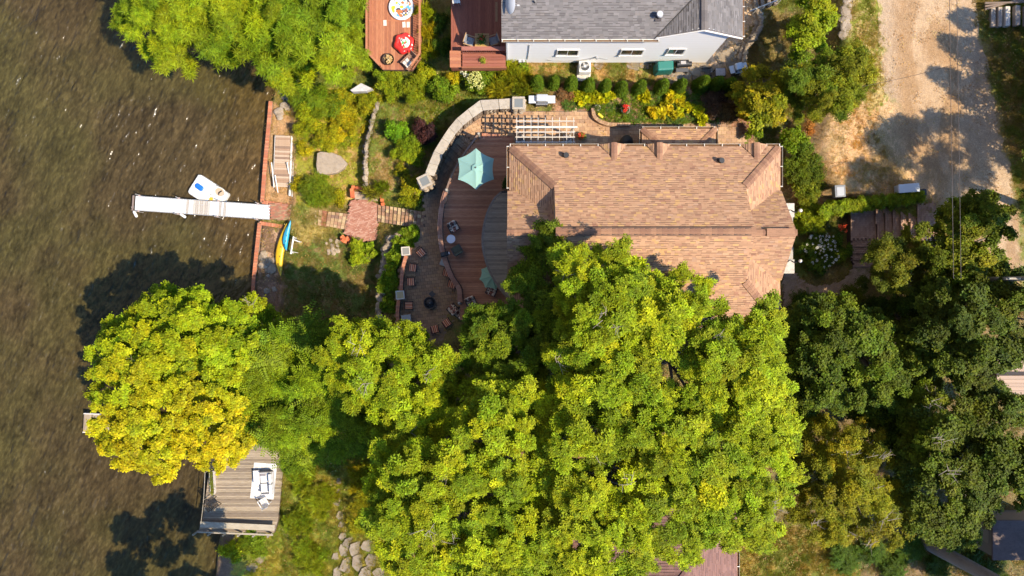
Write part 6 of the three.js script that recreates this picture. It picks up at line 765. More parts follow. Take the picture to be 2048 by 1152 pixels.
// ---- boats
{
  const o = [[396, 349], [402, 349.5], [428, 366], [455, 385.5], [455.5, 389], [449, 401], [444, 403.5], [431, 402], [419, 400], [398, 400.5], [377, 387], [375.5, 383], [378, 377]], y = 0.42, q = P(o, y), c = q.reduce((a, p) => a.add(p.clone().divideScalar(q.length)), V(0, 0, 0)), loc = q.map(p => [p.x - c.x, p.z - c.z]);
  const t = thing('pedal_boat', 'white pedal boat with blue seat pad moored at the white dock', 'boat', V(c.x, 0, c.z)), wm = M([0.6, 0.6, 0.58], 0.35); part('hull', prism(loc, -0.15, 0.42, 0.08), wm, t); const at = (px, py) => { const p = W(px, py, 0.45); return [p.x - c.x, p.z - c.z]; };
  const seat = (px, py, rx, rz, a, y0, h, m, n) => { const [x, z] = at(px, py), g = new THREE.CapsuleGeometry(rz, rx, 8, 18).rotateZ(Math.PI / 2).scale(1, h, 1).rotateY(a).translate(x, y0, z); return part(n, g, m, t); };
  seat(398, 374, 0.32, 0.2, -0.62, 0.42, 0.35, M([0.01, 0.13, 0.6], 0.4), 'seat_pad'); for (const [px, py] of [[401, 361], [387, 385]]) { const [x, z] = at(px, py); part('seat_hollow', new THREE.TorusGeometry(0.16, 0.035, 8, 24).rotateX(Math.PI / 2).translate(x, 0.43, z), M([0.66, 0.64, 0.6], 0.4), t); } { const [x, z] = at(439, 384); part('foot_well', cyl(0.34, 0.34, 0.02, 0, 0, 0, 28).scale(1.15, 1, 0.85).rotateY(-0.5).translate(x, 0.428, z), M([0.42, 0.32, 0.22], 0.6), t); part('well_rim', new THREE.TorusGeometry(0.36, 0.05, 8, 32).rotateX(Math.PI / 2).scale(1.15, 1, 0.85).rotateY(-0.5).translate(x, 0.43, z), wm, t); part('pedal', rbox(0.3, 0.06, 0.08, 0.02).rotateY(0.6).translate(x + 0.05, 0.47, z), BLACK, t); part('pedal', rbox(0.12, 0.06, 0.08, 0.02).rotateY(0.9).translate(x - 0.05, 0.47, z + 0.15), BLACK, t); } { const [x, z] = at(422, 398); part('hatch', cyl(0.14, 0.14, 0.03, x, 0.43, z, 20), M([0.55, 0.35, 0.03], 0.5), t); } for (const [px, py] of [[434, 371], [422, 389]]) { const [x, z] = at(px, py); part('cleat', rbox(0.07, 0.05, 0.05, 0.015, x, 0.45, z), BLACK, t); }
  const kayak = (name, label, pts, wid, y0, col) => { const cv = new THREE.CatmullRomCurve3(P(pts, y0 + 0.25)), N = 36, S2 = 14, pos = [], idx = [], A = cv.getPoint(0), t2 = thing(name, label, 'kayak', V(A.x, y0, A.z)); for (let i = 0; i <= N; i++) { const u = i / N, p = cv.getPoint(u), d = cv.getTangent(u), sx = -d.z, sz = d.x, w = wid / 2 * Math.pow(Math.sin(Math.PI * clamp(u, 0.004, 0.996)), 0.7), hh = 0.16 * Math.pow(Math.sin(Math.PI * clamp(u, 0.004, 0.996)), 0.5), lift = 0.14 * Math.pow(Math.abs(2 * u - 1), 3); for (let k = 0; k < S2; k++) { const a = k / S2 * 2 * Math.PI; pos.push(p.x - A.x + sx * w * Math.cos(a), 0.17 + lift + hh * Math.sin(a), p.z - A.z + sz * w * Math.cos(a)); } } for (let i = 0; i < N; i++) for (let k = 0; k < S2; k++) { const a = i * S2 + k, b = i * S2 + (k + 1) % S2; idx.push(a, a + S2, b, b, a + S2, b + S2); } const g = new THREE.BufferGeometry(); g.setAttribute('position', new THREE.Float32BufferAttribute(pos, 3)); g.setIndex(idx); g.computeVertexNormals(); part('hull', g, M(col, 0.35), t2); const m = cv.getPoint(0.52), d = cv.getTangent(0.52); part('keel_ridge', tube([0.08, 0.3, 0.5, 0.7, 0.92].map(u => { const p = cv.getPoint(u); return V(p.x - A.x, 0.335 + 0.1 * Math.pow(Math.abs(2 * u - 1), 3), p.z - A.z); }), 0.014, 5), M(col.map(x => x * 0.6), 0.4), t2); for (const [u, s] of [[0.42, 1], [0.6, 1], [0.75, -1]]) { const p = cv.getPoint(u); part('scupper', rbox(0.05, 0.02, 0.12, 0.01, p.x - A.x + 0.06 * s, 0.335, p.z - A.z), BLACK, t2); } };
  kayak('yellow_kayak', 'yellow kayak upturned on the bank below the brick path', [[574, 447], [563, 485], [558, 520], [562, 552]], 0.6, 0.75, [0.62, 0.38, 0.01]); kayak('blue_kayak', 'turquoise blue kayak leaning on the yellow kayak', [[582, 441], [573, 466], [570, 486], [573, 501]], 0.42, 1.0, [0.02, 0.3, 0.48]);
  const w = thing('white_rack', 'white timber kayak rack frame on the lawn', 'rack', put(585, 490, 0.95, 0.6)), f = (px, py) => { const p = W(px, py, 1.55); return V(p.x - w.position.x, 0.6, p.z - w.position.z); }; part('beam', rod(f(587, 473), f(581.5, 508), 0.07, 0.07, 4), WHITE, w); part('arm', rod(f(586, 479), f(600, 484), 0.06, 0.05, 4), WHITE, w); for (const [px, py] of [[587, 475], [582, 505], [598, 483]]) { const p = f(px, py); part('leg', rod(V(p.x, 0, p.z), p, 0.05, 0.05, 4), WHITE, w); } part('brace', rod(f(582, 503), f(592, 505).setY(0.1), 0.02), WHITE, w);
}
// ---- lakeside deck set
{
  const y = DL, rug = single('white_rug', pprism([[508, 925], [554, 928], [547, 999], [500, 996]], y + 0.02, y + 0.002), M([0.6, 0.58, 0.56], 0.95, { map: grainT, bumpMap: grainB, bumpScale: 0.01 }), 'white outdoor rug on the lakeside deck', 'rug');
  const s = thing('outdoor_sofa', 'low white two seat sofa on the white rug', 'sofa', put(533, 966, y + 0.02, 0.4), 0.06); const cm = M([0.6, 0.59, 0.58], 0.9, { map: grainT }); part('frame', rbox(0.9, 0.2, 1.5, 0.04, 0, 0.16, 0), M([0.35, 0.34, 0.34], 0.6), s); for (const z of [-0.37, 0.37]) part('seat_cushion', rbox(0.72, 0.15, 0.7, 0.05, -0.08, 0.34, z), cm, s); for (const z of [-0.37, 0.37]) part('back_cushion', rbox(0.2, 0.45, 0.7, 0.06, 0.36, 0.55, z), cm, s); for (const z of [-0.76, 0.76]) part('armrest', rbox(0.85, 0.3, 0.1, 0.04, 0, 0.42, z), M([0.42, 0.41, 0.41], 0.6), s); part('throw', rbox(0.4, 0.06, 0.2, 0.03, -0.2, 0.44, -0.62), M([0.2, 0.18, 0.19], 0.9), s);
  const tb = thing('coffee_table', 'low pale coffee table in front of the sofa', 'table', put(513, 955, y + 0.02, 0.3), 0.06); part('table_top', rbox(0.45, 0.04, 1.0, 0.01, 0, 0.3, 0), M([0.55, 0.54, 0.53], 0.6), tb); for (const x of [-0.18, 0.18]) for (const z of [-0.44, 0.44]) part('leg', box(0.05, 0.28, 0.05, x, 0.14, z), M([0.4, 0.4, 0.4], 0.6), tb);
  const slat = (name, label, px, py, a, m, sc = 1) => { const c = thing(name, label, 'chair', put(px, py, y + 0.02, 0.4), a); for (let i = 0; i < 7; i++) part('seat_slat', rbox(0.54, 0.02, 0.06, 0.008, 0, 0.4, -0.24 + i * 0.08), m, c); for (let i = 0; i < 6; i++) part('back_slat', rbox(0.06, 0.5, 0.02, 0.008).rotateX(-0.25).translate(-0.22 + i * 0.088, 0.66, -0.34), m, c); for (const x of [-0.3, 0.3]) { part('armrest', rbox(0.06, 0.03, 0.62, 0.01, x, 0.6, -0.02), m, c); part('leg', box(0.045, 0.6, 0.045, x, 0.3, 0.26), m, c); part('leg', box(0.045, 0.6, 0.045, x, 0.3, -0.28), m, c); } };
  slat('white_slat_chair', 'white slatted armchair at the end of the white rug', 528, 1004, -2.6, M([0.62, 0.61, 0.6], 0.5)); slat('black_slat_chair', 'black slatted chair by the lakeside deck edge', 427, 1008, 2.2, BLACK); slat('black_slat_chair', 'black slatted chair beneath the yellow maple branches', 429, 932, 0.3, BLACK);
  const p = thing('planter_trough', 'long pale planter trough on the lakeside deck edge', 'planter', put(423, 966, y, 0.35), -1.52); part('trough', [box(1.65, 0.3, 0.03, 0, 0.16, 0.14), box(1.65, 0.3, 0.03, 0, 0.16, -0.14), box(0.03, 0.3, 0.28, -0.81, 0.16, 0), box(0.03, 0.3, 0.28, 0.81, 0.16, 0)], M([0.5, 0.45, 0.4], 0.7), p); part('soil', box(1.58, 0.04, 0.25, 0, 0.24, 0), M([0.06, 0.04, 0.03], 1), p); const l = []; for (let i = 0; i < 8; i++) lobe(l, V(-0.7 + i * 0.2, 0.3, 0), 0.13, 9, [0.18, 0.2, 0.03], 0.6, 0.8); scatterL('foliage', 'fine', l, p);
}
// ---- by the road
{
  const t = thing('grey_bin', 'grey plastic storage tub with pale lid at the hedge end', 'bin', put(1680, 382, LR, 0.5), 0.05); part('tub', rbox(0.62, 0.5, 0.7, 0.06, 0, 0.25, 0), M([0.1, 0.1, 0.11], 0.5), t); const l = part('lid', rbox(0.68, 0.06, 0.76, 0.03, 0, 0.52, 0), M([0.16, 0.165, 0.17], 0.4), t); part('lid_panel', rbox(0.46, 0.05, 0.56, 0.02, 0, 0.545, 0.02), M([0.34, 0.35, 0.36], 0.35), l);
  const b = thing('storage_box', 'long white storage box beside the ivy hedge', 'storage box', put(1818, 376, LR + 0.05, 0.6), 0.08); part('box_body', rbox(1.25, 0.55, 0.5, 0.06, 0, 0.28, 0), M([0.45, 0.48, 0.5], 0.5), b); const l2 = part('lid', rbox(1.3, 0.1, 0.55, 0.045, 0, 0.6, 0), M([0.64, 0.66, 0.68], 0.4), b); part('handle', rbox(0.08, 0.05, 0.16, 0.02, 0.67, 0.58, 0), M([0.5, 0.5, 0.52], 0.5), l2); part('handle', rbox(0.06, 0.08, 0.34, 0.02, -0.66, 0.56, 0), M([0.5, 0.5, 0.52], 0.5), l2);
  const k = thing('black_crate', 'small black crate tucked behind the white storage box', 'crate', put(1847, 384, LR + 0.05, 0.4), 0.05); part('crate_body', rbox(0.36, 0.38, 0.36, 0.03, 0, 0.19, 0), DKGREY, k); part('lid', rbox(0.38, 0.04, 0.38, 0.015, 0, 0.4, 0), M([0.05, 0.055, 0.07], 0.4), k);
  for (const [py, l] of [[421, 'white globe lamp on an iron arm beside the lime bush'], [522, 'white globe lamp on an iron arm beside the hydrangea bed']]) { const yy = 6.9, p = W(1601, py, yy), o = thing('globe_lamp', l, 'lamp', V(p.x, LP, p.z)); part('post', cyl(0.03, 0.045, yy - LP - 0.1, 0, (yy - LP) / 2 - 0.05, 0, 8), IRON, o); part('globe', new THREE.SphereGeometry(0.12, 18, 12).translate(0, yy - LP, 0), M([0.65, 0.6, 0.55], 0.35), o); for (const s of [0, 1, 2]) part('scroll', tube([V(-0.05, yy - LP - 0.2 - s * 0.12, 0), V(-0.3, yy - LP - 0.05 - s * 0.12, 0.1), V(-0.55, yy - LP - 0.2, -0.06), V(-0.8, yy - LP - 0.1, 0.04 * s)], 0.02, 5), IRON, o); }
  const red = M([0.6, 0.08, 0.03], 0.7), fl = thing('red_lily', 'red lily flowers on tall stems at the stair landing', 'plant', put(1688, 455, 5.3, 0.9)); for (let i = 0; i < 5; i++) { const x = rr(-0.2, 0.2), z = rr(-0.2, 0.2); part('stem', rod(V(x * 0.4, 0, z * 0.4), V(x, 0.8, z), 0.012, 0.008, 5), M([0.1, 0.14, 0.03], 0.9), fl); } scatter('blossoms', 'petal', [...Array(6)].map(() => [V(rr(-0.25, 0.25), 0.85, rr(-0.2, 0.2)), V(0, 1, 0), 1.3, [0.6, 0.07, 0.02]]), fl, dryM);
  const pole = thing('utility_pole', 'wooden utility pole carrying the wires over the road', 'utility pole', V(W(1905, 560, LR).x - 0.5, 6.3, W(0, 560, LR).z)); part('mast', cyl(0.12, 0.16, 7.4, 0, 3.7, 0, 10), greyWood[0], pole); part('cross_arm', box(1.8, 0.12, 0.1, 0, 6.9, 0), greyWood[1], pole); for (const x of [-0.8, -0.25, 0.8]) part('insulator', cyl(0.03, 0.05, 0.14, x, 7.03, 0, 8), M([0.3, 0.35, 0.33], 0.3), pole);
  const far = thing('utility_pole', 'wooden utility pole at the far end of the road wires', 'utility pole', V(W(1913, 0, 13.5).x, 6.6, -42)); part('mast', cyl(0.12, 0.16, 7.2, 0, 3.6, 0, 10), greyWood[0], far); part('cross_arm', box(1.8, 0.12, 0.1, 0, 6.9, 0), greyWood[1], far);
  for (const [px, x] of [[1906, -0.25], [1921, 0.2]]) { const a = V(W(px, 0, 13.5).x, 13.45, -42), b = V(W(px + 1, 0, 13.4).x, 13.4, pole.position.z), m = a.clone().lerp(b, 0.5); m.y -= 0.35; single('power_line', tube([a, m, b], 0.014, 5, 30), M([0.1, 0.08, 0.07], 0.6), px < 1910 ? 'thin power line above the road on the house side' : 'thin power line above the road on the spruce side', 'wire'); }
  const e = W(1765, 165, 11), a2 = V(W(1906, 130, 13.2).x, 13.2, W(0, 130, 13.2).z); single('service_wire', tube([a2, a2.clone().lerp(e, 0.5).add(V(0, -0.25, 0)), W(1640, 190, 9.2)], 0.012, 5, 24), M([0.14, 0.1, 0.07], 0.6), 'thin service wire slanting from power line to driveway maple', 'wire');
}
// ---- red brick seats in the garden
{
  const ob = [[0.55, 0.13, 0.045], [0.5, 0.11, 0.04], [0.6, 0.17, 0.06]].map(c => M(c, 0.85, { map: grainT })), g = rbox(0.24, 0.14, 0.22, 0.015);
  const t = thing('brick_bench', 'low bench of bright orange red bricks round a gravel square', 'brick bench'); const row = (par, a, b, n, y, h) => { for (let i = 0; i < n; i++) for (let k = 0; k < h; k++) { const p = W(lerp(a[0], b[0], i / (n - 1)), lerp(a[1], b[1], i / (n - 1)), y + 0.14 * h), m = part('brick', g, ob[(i + k) % 3], par); m.position.set(p.x, y + 0.07 + 0.14 * k, p.z); m.rotation.y = rr(-0.15, 0.15); } };
  row(t, [706, 374], [737, 381], 5, 1.5, 3); row(t, [703, 380], [704, 392], 3, 1.5, 3); row(t, [751, 385], [763, 389], 2, 1.6, 3); row(t, [762, 392], [765, 408], 3, 1.6, 2); const q = P([[708, 383], [748, 387], [756, 402], [710, 398]], 1.62); part('gravel_square', prism(q, 1.3, 1.62), M([0.4, 0.3, 0.22], 1, { map: grainT, bumpMap: grainB, bumpScale: 0.02 }), t);
  const u = thing('red_brick_heap', 'heap of bright red bricks at the landing corner', 'brick heap'); for (let i = 0; i < 16; i++) { const p = onG(rr(682, 703), rr(472, 487)), m = part('brick', g, ob[i % 3], u); m.position.set(p.x, 1.5 + rr(0, 0.25), p.z); m.rotation.set(rr(-0.3, 0.3), rr(0, 3), rr(-0.3, 0.3)); }
}
// leaf colours
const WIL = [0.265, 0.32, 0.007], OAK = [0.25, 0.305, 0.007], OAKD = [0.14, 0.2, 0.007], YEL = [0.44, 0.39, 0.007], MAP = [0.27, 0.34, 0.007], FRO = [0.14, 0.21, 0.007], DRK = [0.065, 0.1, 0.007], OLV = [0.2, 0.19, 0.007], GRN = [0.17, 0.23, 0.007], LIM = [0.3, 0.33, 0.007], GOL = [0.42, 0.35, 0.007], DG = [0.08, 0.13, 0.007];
const mixn = (a, b, f = 0.03) => (x, y) => mixc(a, b, sstep(0.38, 0.62, fbm(x * f, y * f, 2)));

tree('willow_tree', 'spreading narrow leaved willow overhanging the lake beside the picket deck', { poly: [[205, -60], [222, 20], [250, 82], [305, 112], [318, 146], [352, 146], [372, 118], [384, 104], [396, 140], [432, 138], [458, 122], [505, 160], [545, 166], [590, 148], [650, 172], [705, 168], [730, 120], [722, 40], [735, -60], [700, -140], [300, -160]], top: 10.5, edge: 4.2, base: [640, 60], kind: 'willow', col: mixn(WIL, [0.17, 0.24, 0.007], 0.012), R: [0.5, 1.05], dens: 105, size: 1.0, gaps: 0.12, fall: 95, trunk: [0.4, 0.16] });
tree('yellow_maple', 'maple turning golden yellow leaning over the lake and timber dock', { poly: [[172, 690], [205, 650], [262, 615], [300, 590], [330, 562], [352, 580], [400, 568], [440, 600], [500, 588], [538, 605], [528, 650], [545, 690], [520, 740], [512, 800], [505, 860], [506, 905], [480, 935], [430, 935], [400, 935], [372, 915], [350, 960], [318, 972], [262, 945], [225, 935], [196, 900], [186, 850], [178, 800], [170, 760]], top: 10.2, edge: 5, base: [560, 760], kind: 'maple', col: (x, y) => mixc(MAP, YEL, sstep(600, 960, y + 0.2 * (400 - x) + 420 * (fbm(x * 0.025, y * 0.025, 2) - 0.5))), R: [0.38, 0.75], lobes: 1.2, dens: 120, gaps: 0.1, fall: 90, trunk: [0.35, 0.15], bare: 3 });
tree('sumac_tree', 'mid green tree with long feathery fronds between maple and oak', { poly: [[470, 680], [540, 650], [600, 635], [650, 650], [670, 720], [730, 770], [790, 810], [790, 880], [730, 910], [640, 930], [570, 940], [500, 915], [480, 850], [490, 780]], top: 9, edge: 5.5, base: [640, 800], kind: 'frond', col: mixn([0.17, 0.24, 0.007], [0.22, 0.29, 0.007], 0.02), R: [0.7, 1.1], dens: 42, size: 1.25, gaps: 0.15, fall: 60 });
const OG = 'oaks crowding the brown house';
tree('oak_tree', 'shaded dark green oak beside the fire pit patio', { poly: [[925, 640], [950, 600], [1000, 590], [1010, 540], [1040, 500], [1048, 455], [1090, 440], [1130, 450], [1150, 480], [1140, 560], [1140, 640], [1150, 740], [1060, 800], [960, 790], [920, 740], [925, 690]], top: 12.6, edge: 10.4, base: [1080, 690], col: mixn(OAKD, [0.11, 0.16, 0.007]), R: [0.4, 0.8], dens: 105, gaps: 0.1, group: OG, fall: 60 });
tree('oak_tree', 'tall yellow green oak spreading over the brown roof', { poly: [[1110, 500], [1150, 490], [1200, 500], [1250, 480], [1262, 520], [1300, 555], [1340, 525], [1400, 545], [1440, 575], [1452, 620], [1490, 640], [1520, 580], [1560, 600], [1572, 625], [1560, 680], [1580, 730], [1590, 830], [1400, 850], [1250, 860], [1110, 820], [1085, 700], [1112, 600]], top: 17, edge: 12.6, base: [1330, 720], col: (x, y) => mixc(mixn([0.2, 0.26, 0.007], OAK, 0.012)(x, y), [0.33, 0.37, 0.007], sstep(0.4, 0.75, fbm(x * 0.03 + 7, y * 0.03, 2))), R: [0.4, 0.82], dens: 105, gaps: 0.2, lobes: 1.15, group: OG, fall: 110, bare: 6 });
tree('oak_tree', 'broad bright oak above the maroon roof', { poly: [[1090, 770], [1250, 770], [1400, 770], [1560, 780], [1592, 850], [1600, 950], [1585, 1010], [1580, 1060], [1540, 1095], [1500, 1100], [1470, 1090], [1440, 1112], [1390, 1125], [1320, 1130], [1290, 1170], [1240, 1230], [1120, 1230], [1070, 1120], [1050, 1000], [1060, 880]], top: 16.5, edge: 12, base: [1360, 990], col: (x, y) => mixc(mixn([0.2, 0.26, 0.007], OAK, 0.012)(x, y), [0.33, 0.37, 0.007], sstep(0.4, 0.75, fbm(x * 0.03 + 7, y * 0.03, 2))), R: [0.4, 0.82], dens: 105, gaps: 0.2, lobes: 1.15, group: OG, fall: 110, bare: 6 });
tree('oak_tree', 'loose crowned oak with bare dead twigs beside the feathery sumac', { poly: [[625, 690], [660, 650], [700, 632], [740, 640], [775, 650], [820, 640], [832, 668], [870, 690], [915, 690], [920, 730], [930, 790], [930, 880], [850, 920], [780, 890], [740, 850], [690, 800], [640, 760]], top: 13, edge: 9.5, base: [830, 780], col: mixn([0.29, 0.345, 0.007], OAK), R: [0.4, 0.85], dens: 100, gaps: 0.2, lobes: 1.2, group: OG, fall: 70, bare: 6 });
tree('oak_tree', 'sunlit oak standing between sumac and maroon roofed house', { poly: [[715, 860], [850, 870], [900, 800], [960, 745], [1050, 740], [1120, 780], [1130, 900], [1100, 1000], [1130, 1100], [1120, 1200], [960, 1230], [860, 1210], [790, 1150], [750, 1100], [715, 1060], [735, 1000], [735, 930]], top: 15.5, edge: 9.5, base: [930, 960], col: (x, y) => mixc(mixn([0.2, 0.26, 0.007], OAK, 0.012)(x, y), [0.33, 0.37, 0.007], sstep(0.4, 0.75, fbm(x * 0.03 + 7, y * 0.03, 2))), R: [0.4, 0.8], dens: 105, gaps: 0.2, lobes: 1.15, group: OG, fall: 90, bare: 5 });
tree('dark_maple', 'rounded dark green maple beside the curved front path', { poly: [[1560, 640], [1600, 600], [1660, 590], [1720, 610], [1790, 640], [1830, 690], [1872, 720], [1880, 770], [1850, 830], [1790, 850], [1700, 840], [1610, 850], [1585, 800], [1570, 720]], top: 12.5, edge: 7.5, base: [1690, 690], kind: 'maple', col: mixn([0.135, 0.18, 0.007], [0.09, 0.13, 0.007], 0.02), R: [0.42, 0.8], lobes: 1.2, dens: 105, gaps: 0.1, fall: 90 });
tree('olive_locust', 'thin crowned olive tree with grey twigs next to the oak', { poly: [[1585, 850], [1640, 830], [1700, 820], [1760, 860], [1790, 920], [1805, 960], [1830, 1000], [1834, 1062], [1795, 1098], [1730, 1095], [1690, 1100], [1620, 1085], [1575, 1050], [1602, 960], [1600, 900]], top: 13, edge: 8.5, base: [1650, 910], kind: 'fine', col: mixn(OLV, [0.27, 0.25, 0.007], 0.02), R: [0.42, 0.9], dens: 95, gaps: 0.22, fall: 90, bare: 9 });
const DT = 'dark trees by the road';
tree('dark_tree', 'dense dark green tree beside the gravel road end', { poly: [[1840, 440], [1868, 392], [1930, 375], [1990, 382], [2032, 405], [2034, 470], [2015, 550], [1980, 610], [1890, 610], [1835, 540]], top: 10.8, edge: 8.2, base: [1850, 500], kind: 'maple', col: mixn([0.115, 0.15, 0.007], [0.19, 0.2, 0.007], 0.03), R: [0.42, 0.9], dens: 105, gaps: 0.14, fall: 70, group: DT });
tree('dark_tree', 'deep green tree shading the garage with the pinkish roof', { poly: [[1840, 580], [1950, 550], [2030, 530], [2110, 540], [2130, 705], [2040, 715], [2000, 780], [1900, 790], [1840, 720]], top: 13, edge: 9, base: [1880, 590], kind: 'maple', col: mixn([0.1, 0.13, 0.007], [0.075, 0.1, 0.007], 0.03), R: [0.42, 0.9], dens: 105, gaps: 0.18, fall: 70, group: DT });
tree('dark_tree', 'deep green tree beside the thin crowned olive tree', { poly: [[1790, 900], [1810, 820], [1870, 765], [1990, 755], [2090, 790], [2120, 1000], [2060, 1020], [1990, 1025], [1960, 1080], [1880, 1090], [1815, 1070], [1800, 980]], top: 13.5, edge: 8.5, base: [1850, 840], kind: 'maple', col: mixn([0.115, 0.145, 0.007], [0.08, 0.11, 0.007], 0.03), R: [0.42, 0.9], dens: 95, gaps: 0.22, fall: 80, group: DT, bare: 4 });
tree('dark_tree', 'low dark green tree in the shade between the rounded maple and the olive tree', { poly: [[1740, 820], [1800, 760], [1850, 740], [1890, 790], [1870, 880], [1810, 930], [1760, 900]], top: 10.5, edge: 8, kind: 'maple', col: [0.06, 0.095, 0.007], R: [0.42, 0.8], dens: 95, gaps: 0.08, fall: 60, group: DT });
tree('dark_tree', 'low dark green tree between garden stairs and road end', { poly: [[1780, 600], [1830, 560], [1880, 560], [1890, 660], [1870, 740], [1830, 720], [1800, 660]], top: 10, edge: 7.8, kind: 'maple', col: [0.065, 0.1, 0.007], R: [0.42, 0.8], dens: 95, gaps: 0.08, fall: 60, group: DT });
tree('small_olive_tree', 'small yellowish tree standing beside the brick garden stairs', { poly: [[1732, 510], [1760, 470], [1800, 462], [1850, 480], [1862, 540], [1830, 590], [1780, 615], [1742, 590]], top: 10.5, edge: 8, base: [1760, 520], kind: 'fine', col: mixn([0.15, 0.16, 0.007], [0.1, 0.12, 0.007], 0.03), R: [0.5, 0.8], dens: 130, gaps: 0.1, fall: 50 });
tree('bright_maple', 'bright green young maple beside the stone retaining wall', { poly: [[1584, 75], [1598, 30], [1610, -30], [1660, -50], [1666, 20], [1664, 78], [1630, 100], [1600, 110]], top: 10, edge: 8, base: [1610, 60], kind: 'maple', col: mixn([0.28, 0.32, 0.007], [0.21, 0.28, 0.007], 0.04), R: [0.45, 0.75], dens: 130, gaps: 0.1, fall: 40 });
tree('driveway_maple', 'rounded dark and amber maple overhanging the driveway edge', { poly: [[1560, 150], [1590, 105], [1650, 85], [1720, 80], [1748, 110], [1750, 165], [1735, 210], [1690, 235], [1640, 238], [1590, 225]], top: 11, edge: 8, base: [1620, 180], kind: 'fine', col: mixn([0.13, 0.18, 0.007], [0.21, 0.21, 0.007], 0.05), R: [0.45, 0.75], lobes: 1.3, dens: 120, gaps: 0.04, fall: 55 });
tree('amber_tree', 'amber tinged small tree at the corner of the planting bed', { poly: [[1472, 190], [1480, 150], [1520, 135], [1570, 150], [1590, 200], [1595, 240], [1560, 258], [1500, 250], [1480, 225]], top: 9, edge: 6.8, base: [1530, 215], kind: 'maple', col: mixn([0.36, 0.29, 0.007], [0.22, 0.23, 0.007], 0.05), R: [0.45, 0.7], dens: 130, gaps: 0.14, fall: 40 });
// trees standing just outside the picture: their shade lies on the road, the shed and the lake
{ const p = onG(1850, 1085), t = thing('leaning_tree', 'tall tree with thick pale grey trunk rising beside the shed', 'tree', p), a = V(0, -0.3, 0), c = V(1.2, 5, 0.4), d = V(2.2, 10.5, 0.6), e = V(5.5, 11.5, -0.5), tr = part('trunk', [rod(a, c, 0.42, 0.36, 12), rod(c, d, 0.36, 0.28, 12), rod(d, e, 0.2, 0.1), rod(d, V(6, 11.5, 2.5), 0.2, 0.1)], M([0.24, 0.21, 0.19], 0.95, { map: grainT, bumpMap: grainB, bumpScale: 0.03 }), t), list = []; for (let i = 0; i < 60; i++) { const q = V(rr(4, 11), rr(8, 12.5), rr(-2.5, 4)); lobe(list, q, rr(0.7, 1.1), 70, DRK, 1); } scatterL('crown', 'maple', list, t); }
function conifer(label, p, h, r) { const t = thing('spruce_tree', label, 'tree', p, 0, 'spruces across the road'), list = []; part('trunk', rod(V(0, -0.2, 0), V(0, h, 0), 0.22, 0.03, 8), bark, t); for (let y = 1; y < h; y += 0.42) { const R = r * Math.pow(1 - y / h, 0.8) + 0.15, n = Math.round(6 + R * 7); for (let i = 0; i < n; i++) { const a = rr(0, 6.28), q = R * (0.45 + 0.55 * Math.sqrt(rnd())); list.push([V(Math.cos(a) * q, y - q * 0.2, Math.sin(a) * q), V(Math.cos(a), 0.35, Math.sin(a)).normalize(), rr(2.2, 3.4), jit([0.03, 0.055, 0.007])]); } } scatter('foliage', 'cedar', list, t); }
for (const [px, py, h] of [[2110, 120, 9], [2125, 190, 11], [2130, 265, 12], [2150, 345, 11], [2140, 60, 6]]) { const p = W(px, py, LR); conifer('dark spruce in the row across the gravel road', V(p.x, G(p.x, p.z), p.z), h, 2.2); }
{ const p = V(33.9, LR, -4.6), t = thing('roadside_ash', 'broad ash beyond the spruces whose dappled shade lies on the driveway', 'tree', p), list = []; part('trunk', rod(V(0, -0.3, 0), V(-2, 7, -0.6), 0.3, 0.15, 10), bark, t); for (let i = 0; i < 75; i++) { const a = rr(0, 6.28), q = 4.1 * Math.sqrt(rnd()); lobe(list, V(-2.3 + Math.cos(a) * q * 1.1, 7 + 1.8 * Math.sqrt(1 - q * q / 16) + rr(-1, 1), -0.7 + Math.sin(a) * q * 0.85), rr(0.35, 0.75), 60, DRK, 1); } scatterL('crown', 'frond', list, t); }
{ const p = V(-17.5, 0.9, 23.2); const t = thing('shore_tree', 'shore tree shading the lake beyond the weathered deck', 'tree', p), list = []; part('trunk', rod(V(0, -0.5, 0), V(0, 8, 0), 0.35, 0.15, 10), bark, t); for (let i = 0; i < 60; i++) { const a = rr(0, 6.28), q = 4.6 * Math.sqrt(rnd()); lobe(list, V(Math.cos(a) * q, 8.5 + 2 * Math.sqrt(1 - q * q / 25) + rr(-1, 1), Math.sin(a) * q), rr(0.7, 1.1), 60, MAP, 1); } scatterL('crown', 'maple', list, t); }

// ---- hedge of small cedars along the white house
{ const xs = [[1075, 160, 11], [1110, 160, 8], [1144, 163, 11], [1179, 166, 11], [1213, 168, 9], [1246, 171, 10], [1283, 170, 10], [1328, 168, 11], [1364, 168, 10], [1408, 163, 12], [1436, 164, 11], [1462, 166, 10]], g0 = 1.9; const ORD = ['first', 'second', 'third', 'fourth', 'fifth', 'sixth', 'seventh', 'eighth', 'ninth', 'tenth', 'eleventh', 'last']; for (const [px, py, r] of xs) { const b = onG(px, py + 6), p0 = W(px, py, b.y + 1.2), p = V(p0.x, b.y, p0.z), t = thing('cedar_shrub', `small cone shaped cedar, ${ORD[xs.findIndex(q => q[0] === px)]} in the hedge row from the gas grill`, 'shrub', p, rr(0, 6), 'cedars in the hedge row'), list = [], R = r / 30.5 * 1.12, h = rr(1.5, 1.9); for (let i = 0; i < 480; i++) { const y = Math.pow(rnd(), 1.2) * h, q = R * Math.pow(1 - y / h, 0.55) * rr(0.82, 1.02) + 0.03, a = rr(0, 6.28); list.push([V(Math.cos(a) * q, y, Math.sin(a) * q), V(Math.cos(a) * 0.8, 0.9, Math.sin(a) * 0.8).normalize(), rr(0.8, 1.2), jit([0.135, 0.214, 0.007])]); } part('stem', rod(V(0, -0.1, 0), V(0, h * 0.8, 0), 0.05, 0.02), bark, t); scatter('foliage', 'cedar', list, t); } }
